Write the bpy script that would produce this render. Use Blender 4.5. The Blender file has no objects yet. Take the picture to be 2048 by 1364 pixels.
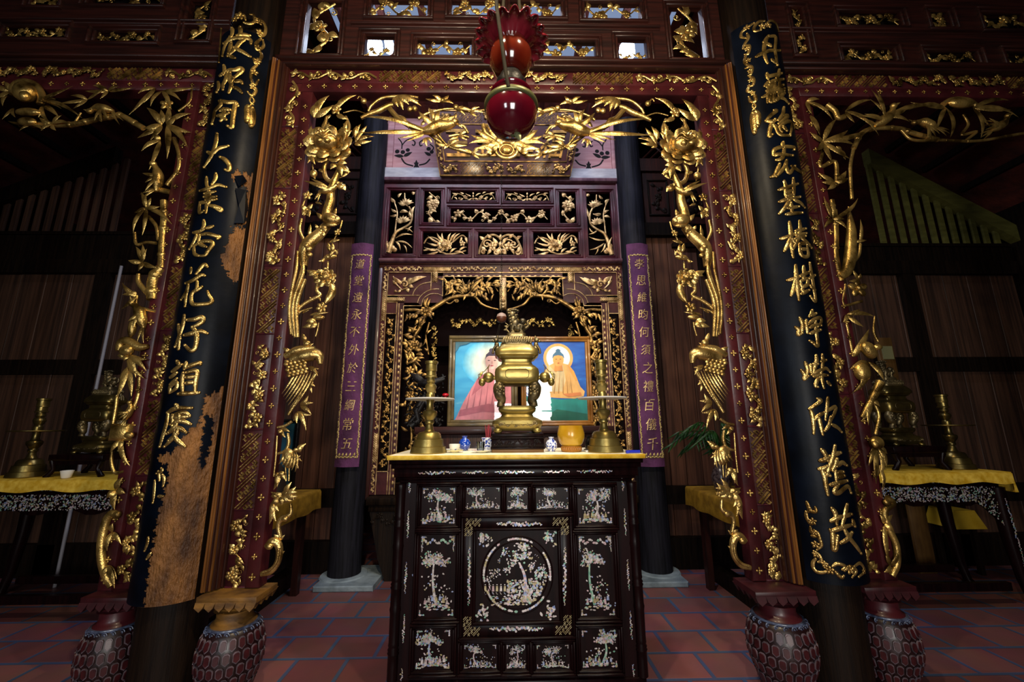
import bpy, bmesh, math, random
from mathutils import Vector, Matrix
V = Vector
sc = bpy.context.scene
COL = sc.collection
R = math.radians
# ---------------------------------------------------------------- camera
FPX = 805.0
CH = 1.45
PITCH, YAW, ROLL = R(11.6), R(1.1), R(-0.34)
def _axes():
    cy, sy, cp, sp = math.cos(YAW), math.sin(YAW), math.cos(PITCH), math.sin(PITCH)
    f = V((sy*cp, cy*cp, sp)); x = V((cy, -sy, 0)); u = x.cross(f)
    cr, sr = math.cos(ROLL), math.sin(ROLL)
    return cr*x+sr*u, -sr*x+cr*u, f
CX, CU, CF = _axes()
EYE = V((0, 0, CH))
cam_d = bpy.data.cameras.new('camera')
cam_d.sensor_width = 36; cam_d.lens = FPX/2048*36; cam_d.clip_start = 0.05
cam = bpy.data.objects.new('camera', cam_d); COL.objects.link(cam)
cam.matrix_world = Matrix(((CX.x, CU.x, -CF.x, 0), (CX.y, CU.y, -CF.y, 0), (CX.z, CU.z, -CF.z, CH), (0, 0, 0, 1)))
sc.camera = cam
# ---------------------------------------------------------------- colour management, world, lights
sc.view_settings.view_transform = 'Standard'; sc.view_settings.look = 'None'
sc.view_settings.exposure = 0.1; sc.view_settings.gamma = 1.0
sc.view_settings.use_curve_mapping = False
w = bpy.data.worlds.new('world'); sc.world = w; w.use_nodes = True
w.node_tree.nodes['Background'].inputs[0].default_value = (.55, .65, .9, 1)
w.node_tree.nodes['Background'].inputs[1].default_value = .015
def area(name, loc, target, sx, sy, power, colr, spread=180):
    d = bpy.data.lights.new(name, 'AREA'); d.shape = 'RECTANGLE'; d.size = sx; d.size_y = sy
    d.energy = power; d.color = colr; d.spread = R(spread)
    o = bpy.data.objects.new(name, d); COL.objects.link(o); o.location = loc
    z = (V(loc)-V(target)).normalized(); x = (V((1, 0, 0))-z*z.x).normalized(); y = z.cross(x)
    o.rotation_euler = Matrix((x, y, z)).transposed().to_euler()
    return o
LDOOR = area('daylight_doorway', (.55, -4.2, 1.75), (0.1, 2.6, 1.9), 1.7, 2.3, 80, (1, .96, .9), 110)
LDOOR2 = area('daylight_doorway', (-2.6, -4.2, 2.2), (-.4, 2.6, 2.3), .9, 1.8, 26, (.85, .93, 1), 100)
LSKY = area('daylight_roof_slot', (0, 2.86, 5.3), (0, 4.1, 3.0), 2.9, .16, 70, (.8, .82, 1), 170)
LWARM = area('ceiling_bulb', (-.55, .75, 4.1), (-.2, 2.6, 2.6), .12, .12, 44, (1, .80, .52), 170)
LWARM2 = area('ceiling_bulb', (.75, .8, 4.1), (0.2, 2.6, 2.6), .12, .12, 38, (1, .80, .52), 170)
LALT = area('altar_bulb', (.35, 1.9, 3.3), (.05, 3.6, 1.7), .08, .08, 13, (1, .9, .74), 120)
# ---------------------------------------------------------------- pixel helpers (real planes, real depth)
def ray(px, py): return CX*((px-1024)/FPX) - CU*((py-682)/FPX) + CF
def at(px, py, Y):
    d = ray(px, py); return EYE + d*(Y/d.y)
def atz(px, py, Z):
    d = ray(px, py); return EYE + d*((Z-CH)/d.z)
def pix(p):
    q = p-EYE; c = q.dot(CF); return FPX*q.dot(CX)/c+1024, 682-FPX*q.dot(CU)/c
def mpp(p): return (p-EYE).dot(CF)/FPX            # metres per pixel at a point
def oncyl(px, py, cx, cy, r):
    d = ray(px, py); a = d.x**2+d.y**2; b = -2*(d.x*cx+d.y*cy); c = cx*cx+cy*cy-r*r
    q = max(0, b*b-4*a*c); return EYE + d*((-b-math.sqrt(q))/2/a)
# ---------------------------------------------------------------- materials
def lin(h):
    h = h.lstrip('#'); o = []
    for i in (0, 2, 4):
        c = int(h[i:i+2], 16)/255; o.append(c/12.92 if c <= .04045 else ((c+.055)/1.055)**2.4)
    return (*o, 1)
def mat(name, base, rough=.5, metal=0, base2=None, nscale=8, stretch=(1, 1, 1), bump=0, bscale=40, coat=0, spec=.5, detail=5, lo=.35, hi=.65, trans=0, ior=1.45, alpha=1):
    m = bpy.data.materials.new(name); m.use_nodes = True
    nt = m.node_tree; p = nt.nodes['Principled BSDF']; L = nt.links
    p.inputs['Base Color'].default_value = lin(base); p.inputs['Roughness'].default_value = rough
    p.inputs['Metallic'].default_value = metal; p.inputs['Coat Weight'].default_value = coat
    p.inputs['Coat Roughness'].default_value = .12
    p.inputs['Specular IOR Level'].default_value = spec
    p.inputs['Transmission Weight'].default_value = trans; p.inputs['IOR'].default_value = ior
    p.inputs['Alpha'].default_value = alpha
    tc = nt.nodes.new('ShaderNodeTexCoord')
    mp = nt.nodes.new('ShaderNodeMapping'); mp.inputs['Scale'].default_value = stretch
    L.new(tc.outputs['Object'], mp.inputs['Vector'])
    if base2:
        n = nt.nodes.new('ShaderNodeTexNoise'); n.inputs['Scale'].default_value = nscale; n.inputs['Detail'].default_value = detail
        L.new(mp.outputs[0], n.inputs['Vector'])
        r = nt.nodes.new('ShaderNodeValToRGB'); r.color_ramp.elements[0].position = lo; r.color_ramp.elements[1].position = hi
        r.color_ramp.elements[0].color = lin(base); r.color_ramp.elements[1].color = lin(base2)
        L.new(n.outputs['Fac'], r.inputs['Fac']); L.new(r.outputs['Color'], p.inputs['Base Color'])
    if bump:
        n2 = nt.nodes.new('ShaderNodeTexNoise'); n2.inputs['Scale'].default_value = bscale; n2.inputs['Detail'].default_value = 3
        L.new(mp.outputs[0], n2.inputs['Vector'])
        b = nt.nodes.new('ShaderNodeBump'); b.inputs['Strength'].default_value = bump; b.inputs['Distance'].default_value = .02
        L.new(n2.outputs['Fac'], b.inputs['Height']); L.new(b.outputs[0], p.inputs['Normal'])
    return m
GOLD = mat('gilding', '#76592a', .26, .84, '#dcb870', 13, bump=.17, bscale=105, lo=.34, hi=.64)
GOLDW = mat('worn_gilding', '#5d4720', .3, .82, '#d8b264', 11, bump=.17, bscale=105, lo=.36, hi=.62)
GOLDB = mat('bronzed_gilding', '#3f2c14', .34, .75, '#b98f4e', 14, bump=.15, bscale=60, lo=.34, hi=.64)
GOLDP = mat('pale_gilding', '#7a5a34', .4, .5, '#d2b27c', 18, bump=.15, bscale=60)
BRASS = mat('brass', '#7a6a38', .34, .82, '#a08c50', 5, bump=.05, bscale=30)
BRASSD = mat('tarnished_brass', '#3f382a', .4, .78, '#7d6c48', 9, bump=.05, bscale=60)
BRASSB = mat('dim_brass', '#4c4226', .3, .9, '#86733f', 6, bump=.03, bscale=40)
LACQ = mat('red_lacquer', '#2b0b0f', .42, 0, '#46171b', 5, coat=.12, bump=.08, bscale=25, spec=.4)
PLUM = mat('plum_lacquer', '#2e0914', .42, 0, '#4a1422', 6, coat=.15)
BLACK = mat('black_lacquer', '#02040a', .38, 0, '#070d19', 4, bump=.08, bscale=9, spec=.11)
WOOD = mat('orange_brown_wood', '#452609', .48, 0, '#7d4f20', 6, (6, 6, .35), bump=.12, bscale=18, coat=.15)  # warm light on the outer post's edges is put into this orange tone
WOODR = mat('reddish_brown_wood', '#1f0b08', .45, 0, '#37150d', 6, (6, 6, .4), bump=.1, bscale=18, coat=.15)
WOODRX = mat('reddish_brown_rail', '#1b0a08', .45, 0, '#33140f', 6, (.4, 6, 6), bump=.1, bscale=18, coat=.15)
WOODD = mat('dark_column_wood', '#0b0604', .55, 0, '#1b110a', 5, (8, 8, .4), bump=.15, bscale=20, spec=.15)
BARE = mat('bare_weathered_wood', '#3a200c', .62, 0, '#8f5f2c', 2.4, (4, 4, 1.3), bump=1.0, bscale=20, lo=.32, hi=.66, detail=9)
WALLW = mat('wall_boards', '#2d1c13', .6, 0, '#503526', 4, (9, 9, .3), bump=.15, bscale=14)  # side bays' dim light is put into the colour; the centre's copy is lighter
PINKW = mat('faded_pink_boards', '#94686e', .7, 0, '#a98286', 5, (.6, 5, 5), bump=.15, bscale=20)
GREYB = mat('pale_grey_beam', '#8b8a92', .7, 0, '#a9a8ad', 6, (1, 3, 3), bump=.15, bscale=20)
EBONY = mat('dark_rosewood', '#0a0304', .32, 0, '#160708', 5, (6, 6, .5), spec=.16)
NACRE = [mat('mother_of_pearl_'+n, a, .16, .25, b, 55, coat=.8, detail=2) for n, a, b in
         (('white', '#9a928e', '#d8d0d2'), ('pink', '#a88a8e', '#d0b8c0'), ('green', '#5f9a84', '#a9c6b4'), ('blue', '#6a7db0', '#a7b2cf'), ('straw', '#8f8058', '#b8ac88'))]
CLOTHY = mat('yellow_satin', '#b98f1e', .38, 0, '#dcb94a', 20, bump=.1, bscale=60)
CLOTHW = mat('ivory_satin', '#e9dcae', .45, 0, '#f6efdb', 9, bump=.08, bscale=60)
PURPLE = mat('purple_velvet', '#3a1636', .85, 0, '#5c2c58', 7, (1, 1, .6), bump=.25, bscale=60)
CERW = mat('white_porcelain', '#e4e2da', .18, coat=.5)
CERB = mat('blue_white_porcelain', '#e6e8ee', .16, 0, '#1b3a9a', 95, coat=.6, lo=.5, hi=.54)
CERD = mat('deep_blue_porcelain', '#123a9e', .16, 0, '#b7c8ee', 90, coat=.6, lo=.58, hi=.64)
STONE = mat('blue_grey_stone', '#5d6a72', .7, 0, '#7d8b94', 9, bump=.3, bscale=22)
ROOFM = mat('terracotta_roof', '#3b150e', .8, 0, '#5a2216', 6, bump=.3, bscale=30)
OLIVE = mat('olive_painted_timber', '#4d4a1c', .6, 0, '#63602a', 5, (1, 1, 4), bump=.1, bscale=30)
IRON = mat('dark_metal', '#2a2622', .4, .6, bump=.1, bscale=50)
DARKC = mat('black_carved_wood', '#070606', .45, 0, '#120e0f', 9, bump=.2, bscale=40, spec=.25)
YELW = mat('raw_yellow_wood', '#472d0b', .65, 0, '#7a541b', 9, (1, 1, 3), bump=.15, bscale=25)
LEAFG = mat('dark_green_leaf', '#122a10', .4, 0, '#24481a', 12)
REDG = mat('ruby_glass', '#5c0a1a', .07, 0, '#440714', 3, coat=1, trans=.05)
REDA = mat('amber_red_glass', '#4f1208', .1, 0, '#6e2a18', 4, coat=1, trans=.1)
PINKG = mat('ruffled_red_glass', '#5a0c18', .14, 0, '#8a2430', 9, coat=.8, trans=.1)
GLASS = mat('clear_glass', '#ffffff', .02, trans=1, ior=1.46)
def thin_glass(name, tint='#ffffff', fac=1.0):        # window glass: clear sheet with Fresnel reflection
    m = bpy.data.materials.new(name); m.use_nodes = True; nt = m.node_tree; nt.nodes.remove(nt.nodes['Principled BSDF'])
    t = nt.nodes.new('ShaderNodeBsdfTransparent'); g = nt.nodes.new('ShaderNodeBsdfGlossy'); f = nt.nodes.new('ShaderNodeFresnel'); x = nt.nodes.new('ShaderNodeMixShader')
    t.inputs[0].default_value = lin(tint); g.inputs['Roughness'].default_value = .02; f.inputs['IOR'].default_value = 1.5
    nt.links.new(f.outputs[0], x.inputs[0]); nt.links.new(t.outputs[0], x.inputs[1]); nt.links.new(g.outputs[0], x.inputs[2]); nt.links.new(x.outputs[0], nt.nodes['Material Output'].inputs['Surface']); return m
def sky_mat(name, c, st):                               # bright overcast sky seen through a gap
    m = bpy.data.materials.new(name); m.use_nodes = True; p = m.node_tree.nodes['Principled BSDF']; p.inputs['Base Color'].default_value = (0, 0, 0, 1); p.inputs['Specular IOR Level'].default_value = 0; p.inputs['Emission Color'].default_value = lin(c); p.inputs['Emission Strength'].default_value = st; return m
PANE = thin_glass('picture_glass'); GLASS = thin_glass('drinking_glass', '#dfe6ea')
SIDECLOTH = mat('shaded_yellow_satin', '#6a4c10', .5, 0, '#8d6a1c', 14, bump=.1, bscale=60)  # darker copy of the yellow satin, shade put into its colour
# ---------------------------------------------------------------- mesh builder
class MB:
    def __init__(s): s.v = []; s.f = []; s.m = []
    def add(s, vs, fs, m=0):
        b = len(s.v); s.v.extend(V(p) for p in vs)
        for f in fs: s.f.append([i+b for i in f]); s.m.append(m)
    def box(s, x0, x1, y0, y1, z0, z1, m=0, bev=0):
        if bev:
            e = min(bev, abs(x1-x0)/2.01, abs(z1-z0)/2.01)
            vs = [(x0, y1, z0), (x1, y1, z0), (x1, y1, z1), (x0, y1, z1), (x0, y0+e, z0), (x1, y0+e, z0), (x1, y0+e, z1), (x0, y0+e, z1),
                  (x0+e, y0, z0+e), (x1-e, y0, z0+e), (x1-e, y0, z1-e), (x0+e, y0, z1-e)]
            s.add(vs, [(3, 2, 1, 0)]+[(i, (i+1) % 4, (i+1) % 4+4, i+4) for i in range(4)]+[(i+4, (i+1) % 4+4, (i+1) % 4+8, i+8) for i in range(4)]+[(8, 9, 10, 11)], m); return
        vs = [(x, y, z) for x in (x0, x1) for y in (y0, y1) for z in (z0, z1)]
        s.add(vs, [(0, 1, 3, 2), (4, 6, 7, 5), (0, 4, 5, 1), (2, 3, 7, 6), (0, 2, 6, 4), (1, 5, 7, 3)], m)
    def quadbox(s, q, d, m=0):                       # quad of 4 points extruded by vector d
        q = [V(p) for p in q]; d = V(d)
        vs = q+[p+d for p in q]
        s.add(vs, [(0, 1, 2, 3), (7, 6, 5, 4)]+[(i, i+4, (i+1) % 4+4, (i+1) % 4) for i in range(4)], m)
    def poly(s, pts, d, m=0):                        # polygon prism
        n = len(pts); q = [V(p) for p in pts]; d = V(d)
        s.add(q+[p+d for p in q], [tuple(range(n)), tuple(range(2*n-1, n-1, -1))]+[(i, i+n, (i+1) % n+n, (i+1) % n) for i in range(n)], m)
    def tube(s, P, rad, n=8, N=None, flat=1.0, m=0):
        P = [V(p) for p in P]; k = len(P)
        if not callable(rad):
            if isinstance(rad, (int, float)): rr = lambda t: rad
            elif len(rad) == 2: rr = lambda t: rad[0]+(rad[1]-rad[0])*t
            else:
                def rr(t, L=list(rad)):
                    x = t*(len(L)-1); i = min(int(x), len(L)-2); return L[i]+(L[i+1]-L[i])*(x-i)
        else: rr = rad
        vs = []; fs = []; prev = None
        for i, p in enumerate(P):
            T = (P[min(i+1, k-1)]-P[max(i-1, 0)])
            T = T.normalized() if T.length > 1e-9 else V((0, 0, 1))
            if N is not None:
                nn = N[i] if isinstance(N, list) else N
                S = nn.cross(T); S = S.normalized() if S.length > 1e-6 else V((1, 0, 0)); U = nn
            else:
                if prev is None:
                    a = V((0, 0, 1)) if abs(T.z) < .9 else V((1, 0, 0)); S = T.cross(a).normalized()
                else:
                    S = prev-T*prev.dot(T); S = S.normalized() if S.length > 1e-6 else T.orthogonal().normalized()
                prev = S; U = S.cross(T)
            r = rr(i/max(1, k-1))
            for j in range(n):
                a = 2*math.pi*j/n; vs.append(p+S*(math.cos(a)*r)+U*(math.sin(a)*r*flat))
        for i in range(k-1):
            for j in range(n):
                fs.append((i*n+j, i*n+(j+1) % n, (i+1)*n+(j+1) % n, (i+1)*n+j))
        fs.append(tuple(range(n-1, -1, -1))); fs.append(tuple(range((k-1)*n, k*n)))
        s.add(vs, fs, m)
    def lathe(s, prof, c, n=32, sq=None, sx=1, sy=1, m=0, a0=0):   # prof: (r, z) bottom to top; sq = superellipse exponent
        c = V(c); vs = []; fs = []
        for r, z in prof:
            for j in range(n):
                a = 2*math.pi*j/n+a0; x, y = math.cos(a), math.sin(a)
                if sq:
                    k = (abs(x)**sq+abs(y)**sq)**(-1/sq); x *= k; y *= k
                vs.append(c+V((x*r*sx, y*r*sy, z)))
        k = len(prof)
        for i in range(k-1):
            for j in range(n): fs.append((i*n+j, i*n+(j+1) % n, (i+1)*n+(j+1) % n, (i+1)*n+j))
        fs.append(tuple(range(n-1, -1, -1))); fs.append(tuple(range((k-1)*n, k*n)))
        s.add(vs, fs, m)
    def ell(s, c, rx, ry, rz, rot=None, nu=12, nv=8, m=0):
        c = V(c); M = rot or Matrix.Identity(3); vs = [c+M@V((0, 0, -rz))]
        for i in range(1, nv):
            t = math.pi*i/nv-math.pi/2
            for j in range(nu):
                a = 2*math.pi*j/nu
                vs.append(c+M@V((rx*math.cos(t)*math.cos(a), ry*math.cos(t)*math.sin(a), rz*math.sin(t))))
        vs.append(c+M@V((0, 0, rz))); fs = []
        for j in range(nu): fs.append((0, 1+(j+1) % nu, 1+j))
        for i in range(nv-2):
            for j in range(nu):
                a = 1+i*nu; fs.append((a+j, a+(j+1) % nu, a+nu+(j+1) % nu, a+nu+j))
        a = 1+(nv-2)*nu; e = len(vs)-1
        for j in range(nu): fs.append((a+j, a+(j+1) % nu, e))
        s.add(vs, fs, m)
    # --- carved motifs, in a plane with normal N (towards the viewer)
    def leaf(s, a, b, W, N=V((0, -1, 0)), bend=0, lift=.15, ridge=.35, k=7, blunt=1.0, m=0):
        a = V(a); b = V(b); D = b-a; L = D.length
        if L < 1e-6: return
        D = D/L; S = N.cross(D).normalized(); vs = []
        for i in range(k):
            t = i/(k-1); w = W*(math.sin(math.pi*min(1, t**.75*.97+.03))**blunt)*.5+W*.015
            c = a+D*(L*t)+S*(bend*L*4*t*(1-t))+N*(lift*L*math.sin(math.pi*t)*.5)
            vs += [c-S*w, c+N*(ridge*1.5*w), c+S*w, c-N*(w*.35)]
        fs = []
        for i in range(k-1):
            for j in range(4): fs.append((i*4+j, i*4+(j+1) % 4, i*4+4+(j+1) % 4, i*4+4+j))
        fs += [(3, 2, 1, 0), (4*k-4, 4*k-3, 4*k-2, 4*k-1)]
        s.add(vs, fs, m)
    def flower(s, c, r, N=V((0, -1, 0)), n=5, m=0, rot=0.3, core=.3):
        c = V(c); ex = V((1, 0, 0)) if abs(N.x) < .8 else V((0, 1, 0)); ex = (ex-N*ex.dot(N)).normalized(); ez = ex.cross(N); ez = -ez if ez.z < 0 else ez
        for i in range(n):
            a = 2*math.pi*i/n+rot; d = ex*math.cos(a)+ez*math.sin(a)
            rt = d.cross(N); M = Matrix((d, rt, N)).transposed()
            s.ell(c+d*(r*.58)+N*(r*.08), r*.45, r*.36, r*.16, M, 8, 5, m)
        M = Matrix((ex, ez, N)).transposed(); s.ell(c+N*(r*.15), r*core, r*core, r*.25, M, 8, 6, m)
    def peony(s, c, r, N=V((0, -1, 0)), m=0):
        c = V(c); ex = V((1, 0, 0)); ez = V((0, 0, 1))
        for rad, n, ln, wd, off, a0 in ((.74, 9, .44, .3, -.05, .2), (.6, 8, .4, .3, .1, .55)):
            for i in range(n):
                a = 2*math.pi*i/n+a0; d = ex*math.cos(a)+ez*(math.sin(a)*.78)
                tilt = (d+N*(.25 if math.sin(a) < 0 else .5)).normalized(); rt = d.cross(N).normalized(); nn = rt.cross(tilt)
                M = Matrix((tilt, rt, nn)).transposed(); s.ell(c+d*(r*rad)+N*(r*off), r*ln, r*wd, r*.07, M, 10, 6, m)
                s.ell(c+d*(r*(rad-.1))+N*(r*(off+.06)), r*ln*.6, r*wd*.6, r*.06, M, 8, 5, m)
        s.ell(c+N*(r*.25), r*.58, r*.34, r*.44, None, 16, 10, m)
        for w_, h_, dz in ((.5, .1, .02), (.4, .16, .16), (.28, .1, .3)):
            P = [c+N*(r*(.6-.55*(u*w_)**2-.5*(dz-.05)**2))+ex*(r*w_*u)+ez*(r*(dz-h_*math.cos(u*math.pi*1.5))) for u in [i/6-1 for i in range(13)]]
            s.tube(P, r*.035, 6, None, 1, m)
        for sx in (-1, 1): s.ell(c+N*(r*.5)+ex*(sx*r*.17)-ez*(r*.16), r*.17, r*.13, r*.13, None, 8, 6, m)
    def scroll(s, c, r, a0, turns, r0, N=V((0, -1, 0)), end=.15, m=0, flat=.8, ang0=None):
        pts = []; k = int(14*abs(turns))+4; c = V(c)
        for i in range(k):
            t = i/(k-1); a = a0+turns*2*math.pi*t; q = r*(1-(1-end)*t)
            pts.append(c+V((math.cos(a)*q, 0, math.sin(a)*q)))
        s.tube(pts, (r0*.6, r0, r0*.8, r0*.9), 6, N, flat, m)
        s.ell(pts[-1], r0*1.3, r0*1.2, r0*1.3, None, 8, 6, m)
    def build(s, name, mats, parent=None, smooth=True, sharp=58):
        me = bpy.data.meshes.new(name)
        if not isinstance(mats, (list, tuple)): mats = [mats]
        org = worg(parent) if parent else None
        if org is None:
            xs = [p.x for p in s.v]; ys = [p.y for p in s.v]; zs = [p.z for p in s.v]
            org = V(((min(xs)+max(xs))/2, (min(ys)+max(ys))/2, min(zs)))
        me.from_pydata([tuple(p-org) for p in s.v], [], s.f)
        for mm in mats: me.materials.append(mm)
        me.polygons.foreach_set('material_index', s.m)
        bm = bmesh.new(); bm.from_mesh(me); bmesh.ops.recalc_face_normals(bm, faces=bm.faces); bm.to_mesh(me); bm.free()
        if smooth:
            me.polygons.foreach_set('use_smooth', [True]*len(me.polygons)); me.set_sharp_from_angle(angle=R(sharp))
        o = bpy.data.objects.new(name, me); COL.objects.link(o)
        if parent: o.parent = parent
        else: o.location = org
        return o
def worg(o):
    p = V((0, 0, 0))
    while o: p = p+o.location; o = o.parent
    return p
def tag(o, label, cat, group=None):
    o['label'] = label; o['category'] = cat
    if group: o['group'] = group
    return o
def thing(name, label, cat, loc, group=None):
    o = bpy.data.objects.new(name, None); COL.objects.link(o); o.location = loc; o.empty_display_size = .1
    return tag(o, label, cat, group)
def struct(name, mb, m, label=None, smooth=False):
    o = mb.build(name, m, None, smooth); o['kind'] = 'structure'
    if label: o['label'] = label
    return o
def spline(P, n=6):
    P = [V(p) for p in P]
    if len(P) < 3:
        return [P[0].lerp(P[-1], i/n) for i in range(n+1)]
    Q = [P[0]*2-P[1]]+P+[P[-1]*2-P[-2]]; o = []
    for i in range(1, len(Q)-2):
        a, b, c, d = Q[i-1:i+3]
        for j in range(n):
            t = j/n
            o.append(.5*((2*b)+(c-a)*t+(2*a-5*b+4*c-d)*t*t+(3*b-a-3*c+d)*t**3))
    o.append(P[-1]); return o
def copy_tree(o, parent=None):
    c = o.copy(); COL.objects.link(c)
    if parent: c.parent = parent
    for ch in list(o.children): copy_tree(ch, c)
    return c
def grid_panel(mb, x0, x1, z0, z1, holes, yf, yb, m=0):  # board with rectangular holes
    xs = sorted({x0, x1, *[h[0] for h in holes], *[h[1] for h in holes]}); zs = sorted({z0, z1, *[h[2] for h in holes], *[h[3] for h in holes]})
    for i in range(len(xs)-1):
        run = None
        for j in range(len(zs)-1):
            cx, cz = (xs[i]+xs[i+1])/2, (zs[j]+zs[j+1])/2
            hit = any(h[0] < cx < h[1] and h[2] < cz < h[3] for h in holes)
            if not hit:
                if run is None: run = zs[j]
            if (hit or j == len(zs)-2) and run is not None:
                mb.box(xs[i], xs[i+1], yf, yb, run, zs[j] if hit else zs[j+1], m); run = None
def frame_ring(mb, x0, x1, z0, z1, wdt, yf, yb, m=0, bev=.006):
    mb.box(x0, x1, yf, yb, z1-wdt, z1, m, bev); mb.box(x0, x1, yf, yb, z0, z0+wdt, m, bev)
    mb.box(x0, x0+wdt, yf, yb, z0+wdt, z1-wdt, m, bev); mb.box(x1-wdt, x1, yf, yb, z0+wdt, z1-wdt, m, bev)
def clipseg(p, q, x0, x1, z0, z1):
    dx, dz = q[0]-p[0], q[1]-p[1]; t0, t1 = 0, 1
    for d, a, b in ((dx, x0-p[0], x1-p[0]), (dz, z0-p[1], z1-p[1])):
        if abs(d) < 1e-9:
            if a > 0 or b < 0: return None
            continue
        u, v = a/d, b/d
        if u > v: u, v = v, u
        t0 = max(t0, u); t1 = min(t1, v)
    if t0 >= t1-1e-6: return None
    return (p[0]+dx*t0, p[1]+dz*t0), (p[0]+dx*t1, p[1]+dz*t1)
def fret(mb, x0, x1, z0, z1, Y, cell=.0165, bw=.0046, h=.011, m=0):   # key-fret lattice of raised diagonal bars
    c45 = math.sqrt(.5); cx, cz = (x0+x1)/2, (z0+z1)/2
    n = int(max(x1-x0, z1-z0)/cell/1.4)+6
    segs = []
    for j in range(-n//5-1, n//5+2):
        v = 5*j
        for i in range(-n//3, n//3+1):
            u = 3*i+1.5*(j % 2)
            segs += [((u-1, v), (u+1, v)), ((u+1, v), (u+1, v+1)), ((u-1, v), (u-1, v-1)), ((u, v+.1), (u, v+1)), ((u, v-.1), (u, v-1))]
        for i in range(-n//8-1, n//8+2):
            u = 9*i+4*(j % 2); segs += [((u, v+2), (u+8.2, v+2)), ((u+4, v+3), (u+12.2, v+3))]
    for p, q in segs:
        P = (cx+(p[0]-p[1])*c45*cell, cz+(p[0]+p[1])*c45*cell); Q = (cx+(q[0]-q[1])*c45*cell, cz+(q[0]+q[1])*c45*cell)
        s = clipseg(P, Q, x0+bw, x1-bw, z0+bw, z1-bw)
        if not s: continue
        (ax, az), (bx, bz) = s; d = math.hypot(bx-ax, bz-az)
        if d < bw: continue
        tx, tz = (bx-ax)/d, (bz-az)/d; nx, nz = -tz*bw, tx*bw
        ax -= tx*bw*.8; az -= tz*bw*.8; bx += tx*bw*.8; bz += tz*bw*.8
        mb.add([(ax-nx, Y, az-nz), (ax+nx, Y, az+nz), (bx+nx, Y, bz+nz), (bx-nx, Y, bz-nz), (ax-nx*.4, Y-h, az-nz*.4), (ax+nx*.4, Y-h, az+nz*.4), (bx+nx*.4, Y-h, bz+nz*.4), (bx-nx*.4, Y-h, bz-nz*.4)],
               [(4, 5, 6, 7), (0, 1, 5, 4), (1, 2, 6, 5), (2, 3, 7, 6), (3, 0, 4, 7)], m)
def stud(mb, x, Y, z, r, m=0):                       # four-petal gilt stud
    for i in range(4):
        a = math.pi/2*i; mb.ell((x+math.cos(a)*r*.6, Y-.002, z+math.sin(a)*r*.6), r*.42 if i % 2 == 0 else r*.3, .005, r*.3 if i % 2 == 0 else r*.42, None, 8, 5, m)
    mb.ell((x, Y-.005, z), r*.3, .006, r*.3, None, 8, 5, m)
def vine(mb, x0, x1, z0, z1, Y, seed, dens=1.0, m=0, fl=None):   # carved vine with leaves and flowers filling a rectangle
    rnd = random.Random(seed); W, H = x1-x0, z1-z0; hor = W > H
    L = max(W, H); T = min(W, H); n = max(3, int(L/T*1.6)); sgn = rnd.choice((-1, 1)); pts = []
    U = lambda a, b: V((x0+a*L, Y-.006-rnd.random()*.006, z0+T/2+b*T)) if hor else V((x0+T/2+b*T, Y-.006-rnd.random()*.006, z0+a*L))
    for i in range(n+1): pts.append(U(min(.97, max(.03, i/n)), sgn*(-1)**i*.25*(.7+.6*rnd.random())))
    sp = spline(pts, 6); mb.tube(sp, (T*.05, T*.035), 6, V((0, -1, 0)), .8, m)
    k = int(len(sp)*.55*dens)+3
    for i in range(k):
        p = sp[int(i/k*(len(sp)-1))]; a = rnd.uniform(0, 2*math.pi); l = T*rnd.uniform(.26, .46)
        e = p+V((math.cos(a)*l, -.004, math.sin(a)*l))
        e.x = min(x1-.002, max(x0+.002, e.x)); e.z = min(z1-.002, max(z0+.002, e.z))
        mb.leaf(p, e, T*rnd.uniform(.17, .29), bend=rnd.uniform(-.15, .15), m=m)
    nf = fl if fl is not None else max(1, int(n*.6))
    for i in range(nf):
        p = sp[int((i+.5)/nf*(len(sp)-1))]
        mb.flower(p+V((0, -.008, 0)), T*rnd.uniform(.2, .3), n=rnd.choice((5, 6)), m=m)
    for i in range(max(2, n//2)):
        p = sp[int((i+.3)/max(2, n//2)*(len(sp)-1))]
        mb.scroll(U(min(.9, max(.1, (i+.6)/max(2, n//2))), rnd.choice((-.26, .26))), T*.13, rnd.uniform(0, 6), rnd.choice((-1, 1))*1.1, T*.022, m=m)
def arabesque(mb, x0, x1, z0, z1, Y, seed, m=0):     # running scrollwork along a strip
    rnd = random.Random(seed); hor = (x1-x0) > (z1-z0); L = max(x1-x0, z1-z0); T = min(x1-x0, z1-z0); n = max(2, round(L/T/1.15))
    U = lambda a, b: V((x0+a*L, Y-.004, z0+T/2+b*T)) if hor else V((x0+T/2+b*T, Y-.004, z0+a*L))
    pts = [U(i/(2*n), .27*math.sin(i*math.pi/2+.6)) for i in range(2*n+1)]
    mb.tube(spline(pts, 4), T*.085, 6, V((0, -1, 0)), .8, m)
    for i in range(n):
        s = 1 if i % 2 else -1
        mb.scroll(U((i+.5)/n, s*.14), T*.24, rnd.uniform(0, 6.28), s*1.3, T*.07, m=m)
        q = U((i+.15)/n, -s*.12)
        if i % 2: mb.flower(q, T*.26, n=5, m=m)
        for j in range(4):
            a = rnd.uniform(0, 6.28); mb.leaf(q, q+V((math.cos(a), -.1, math.sin(a)))*T*.42, T*.26, m=m)
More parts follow.
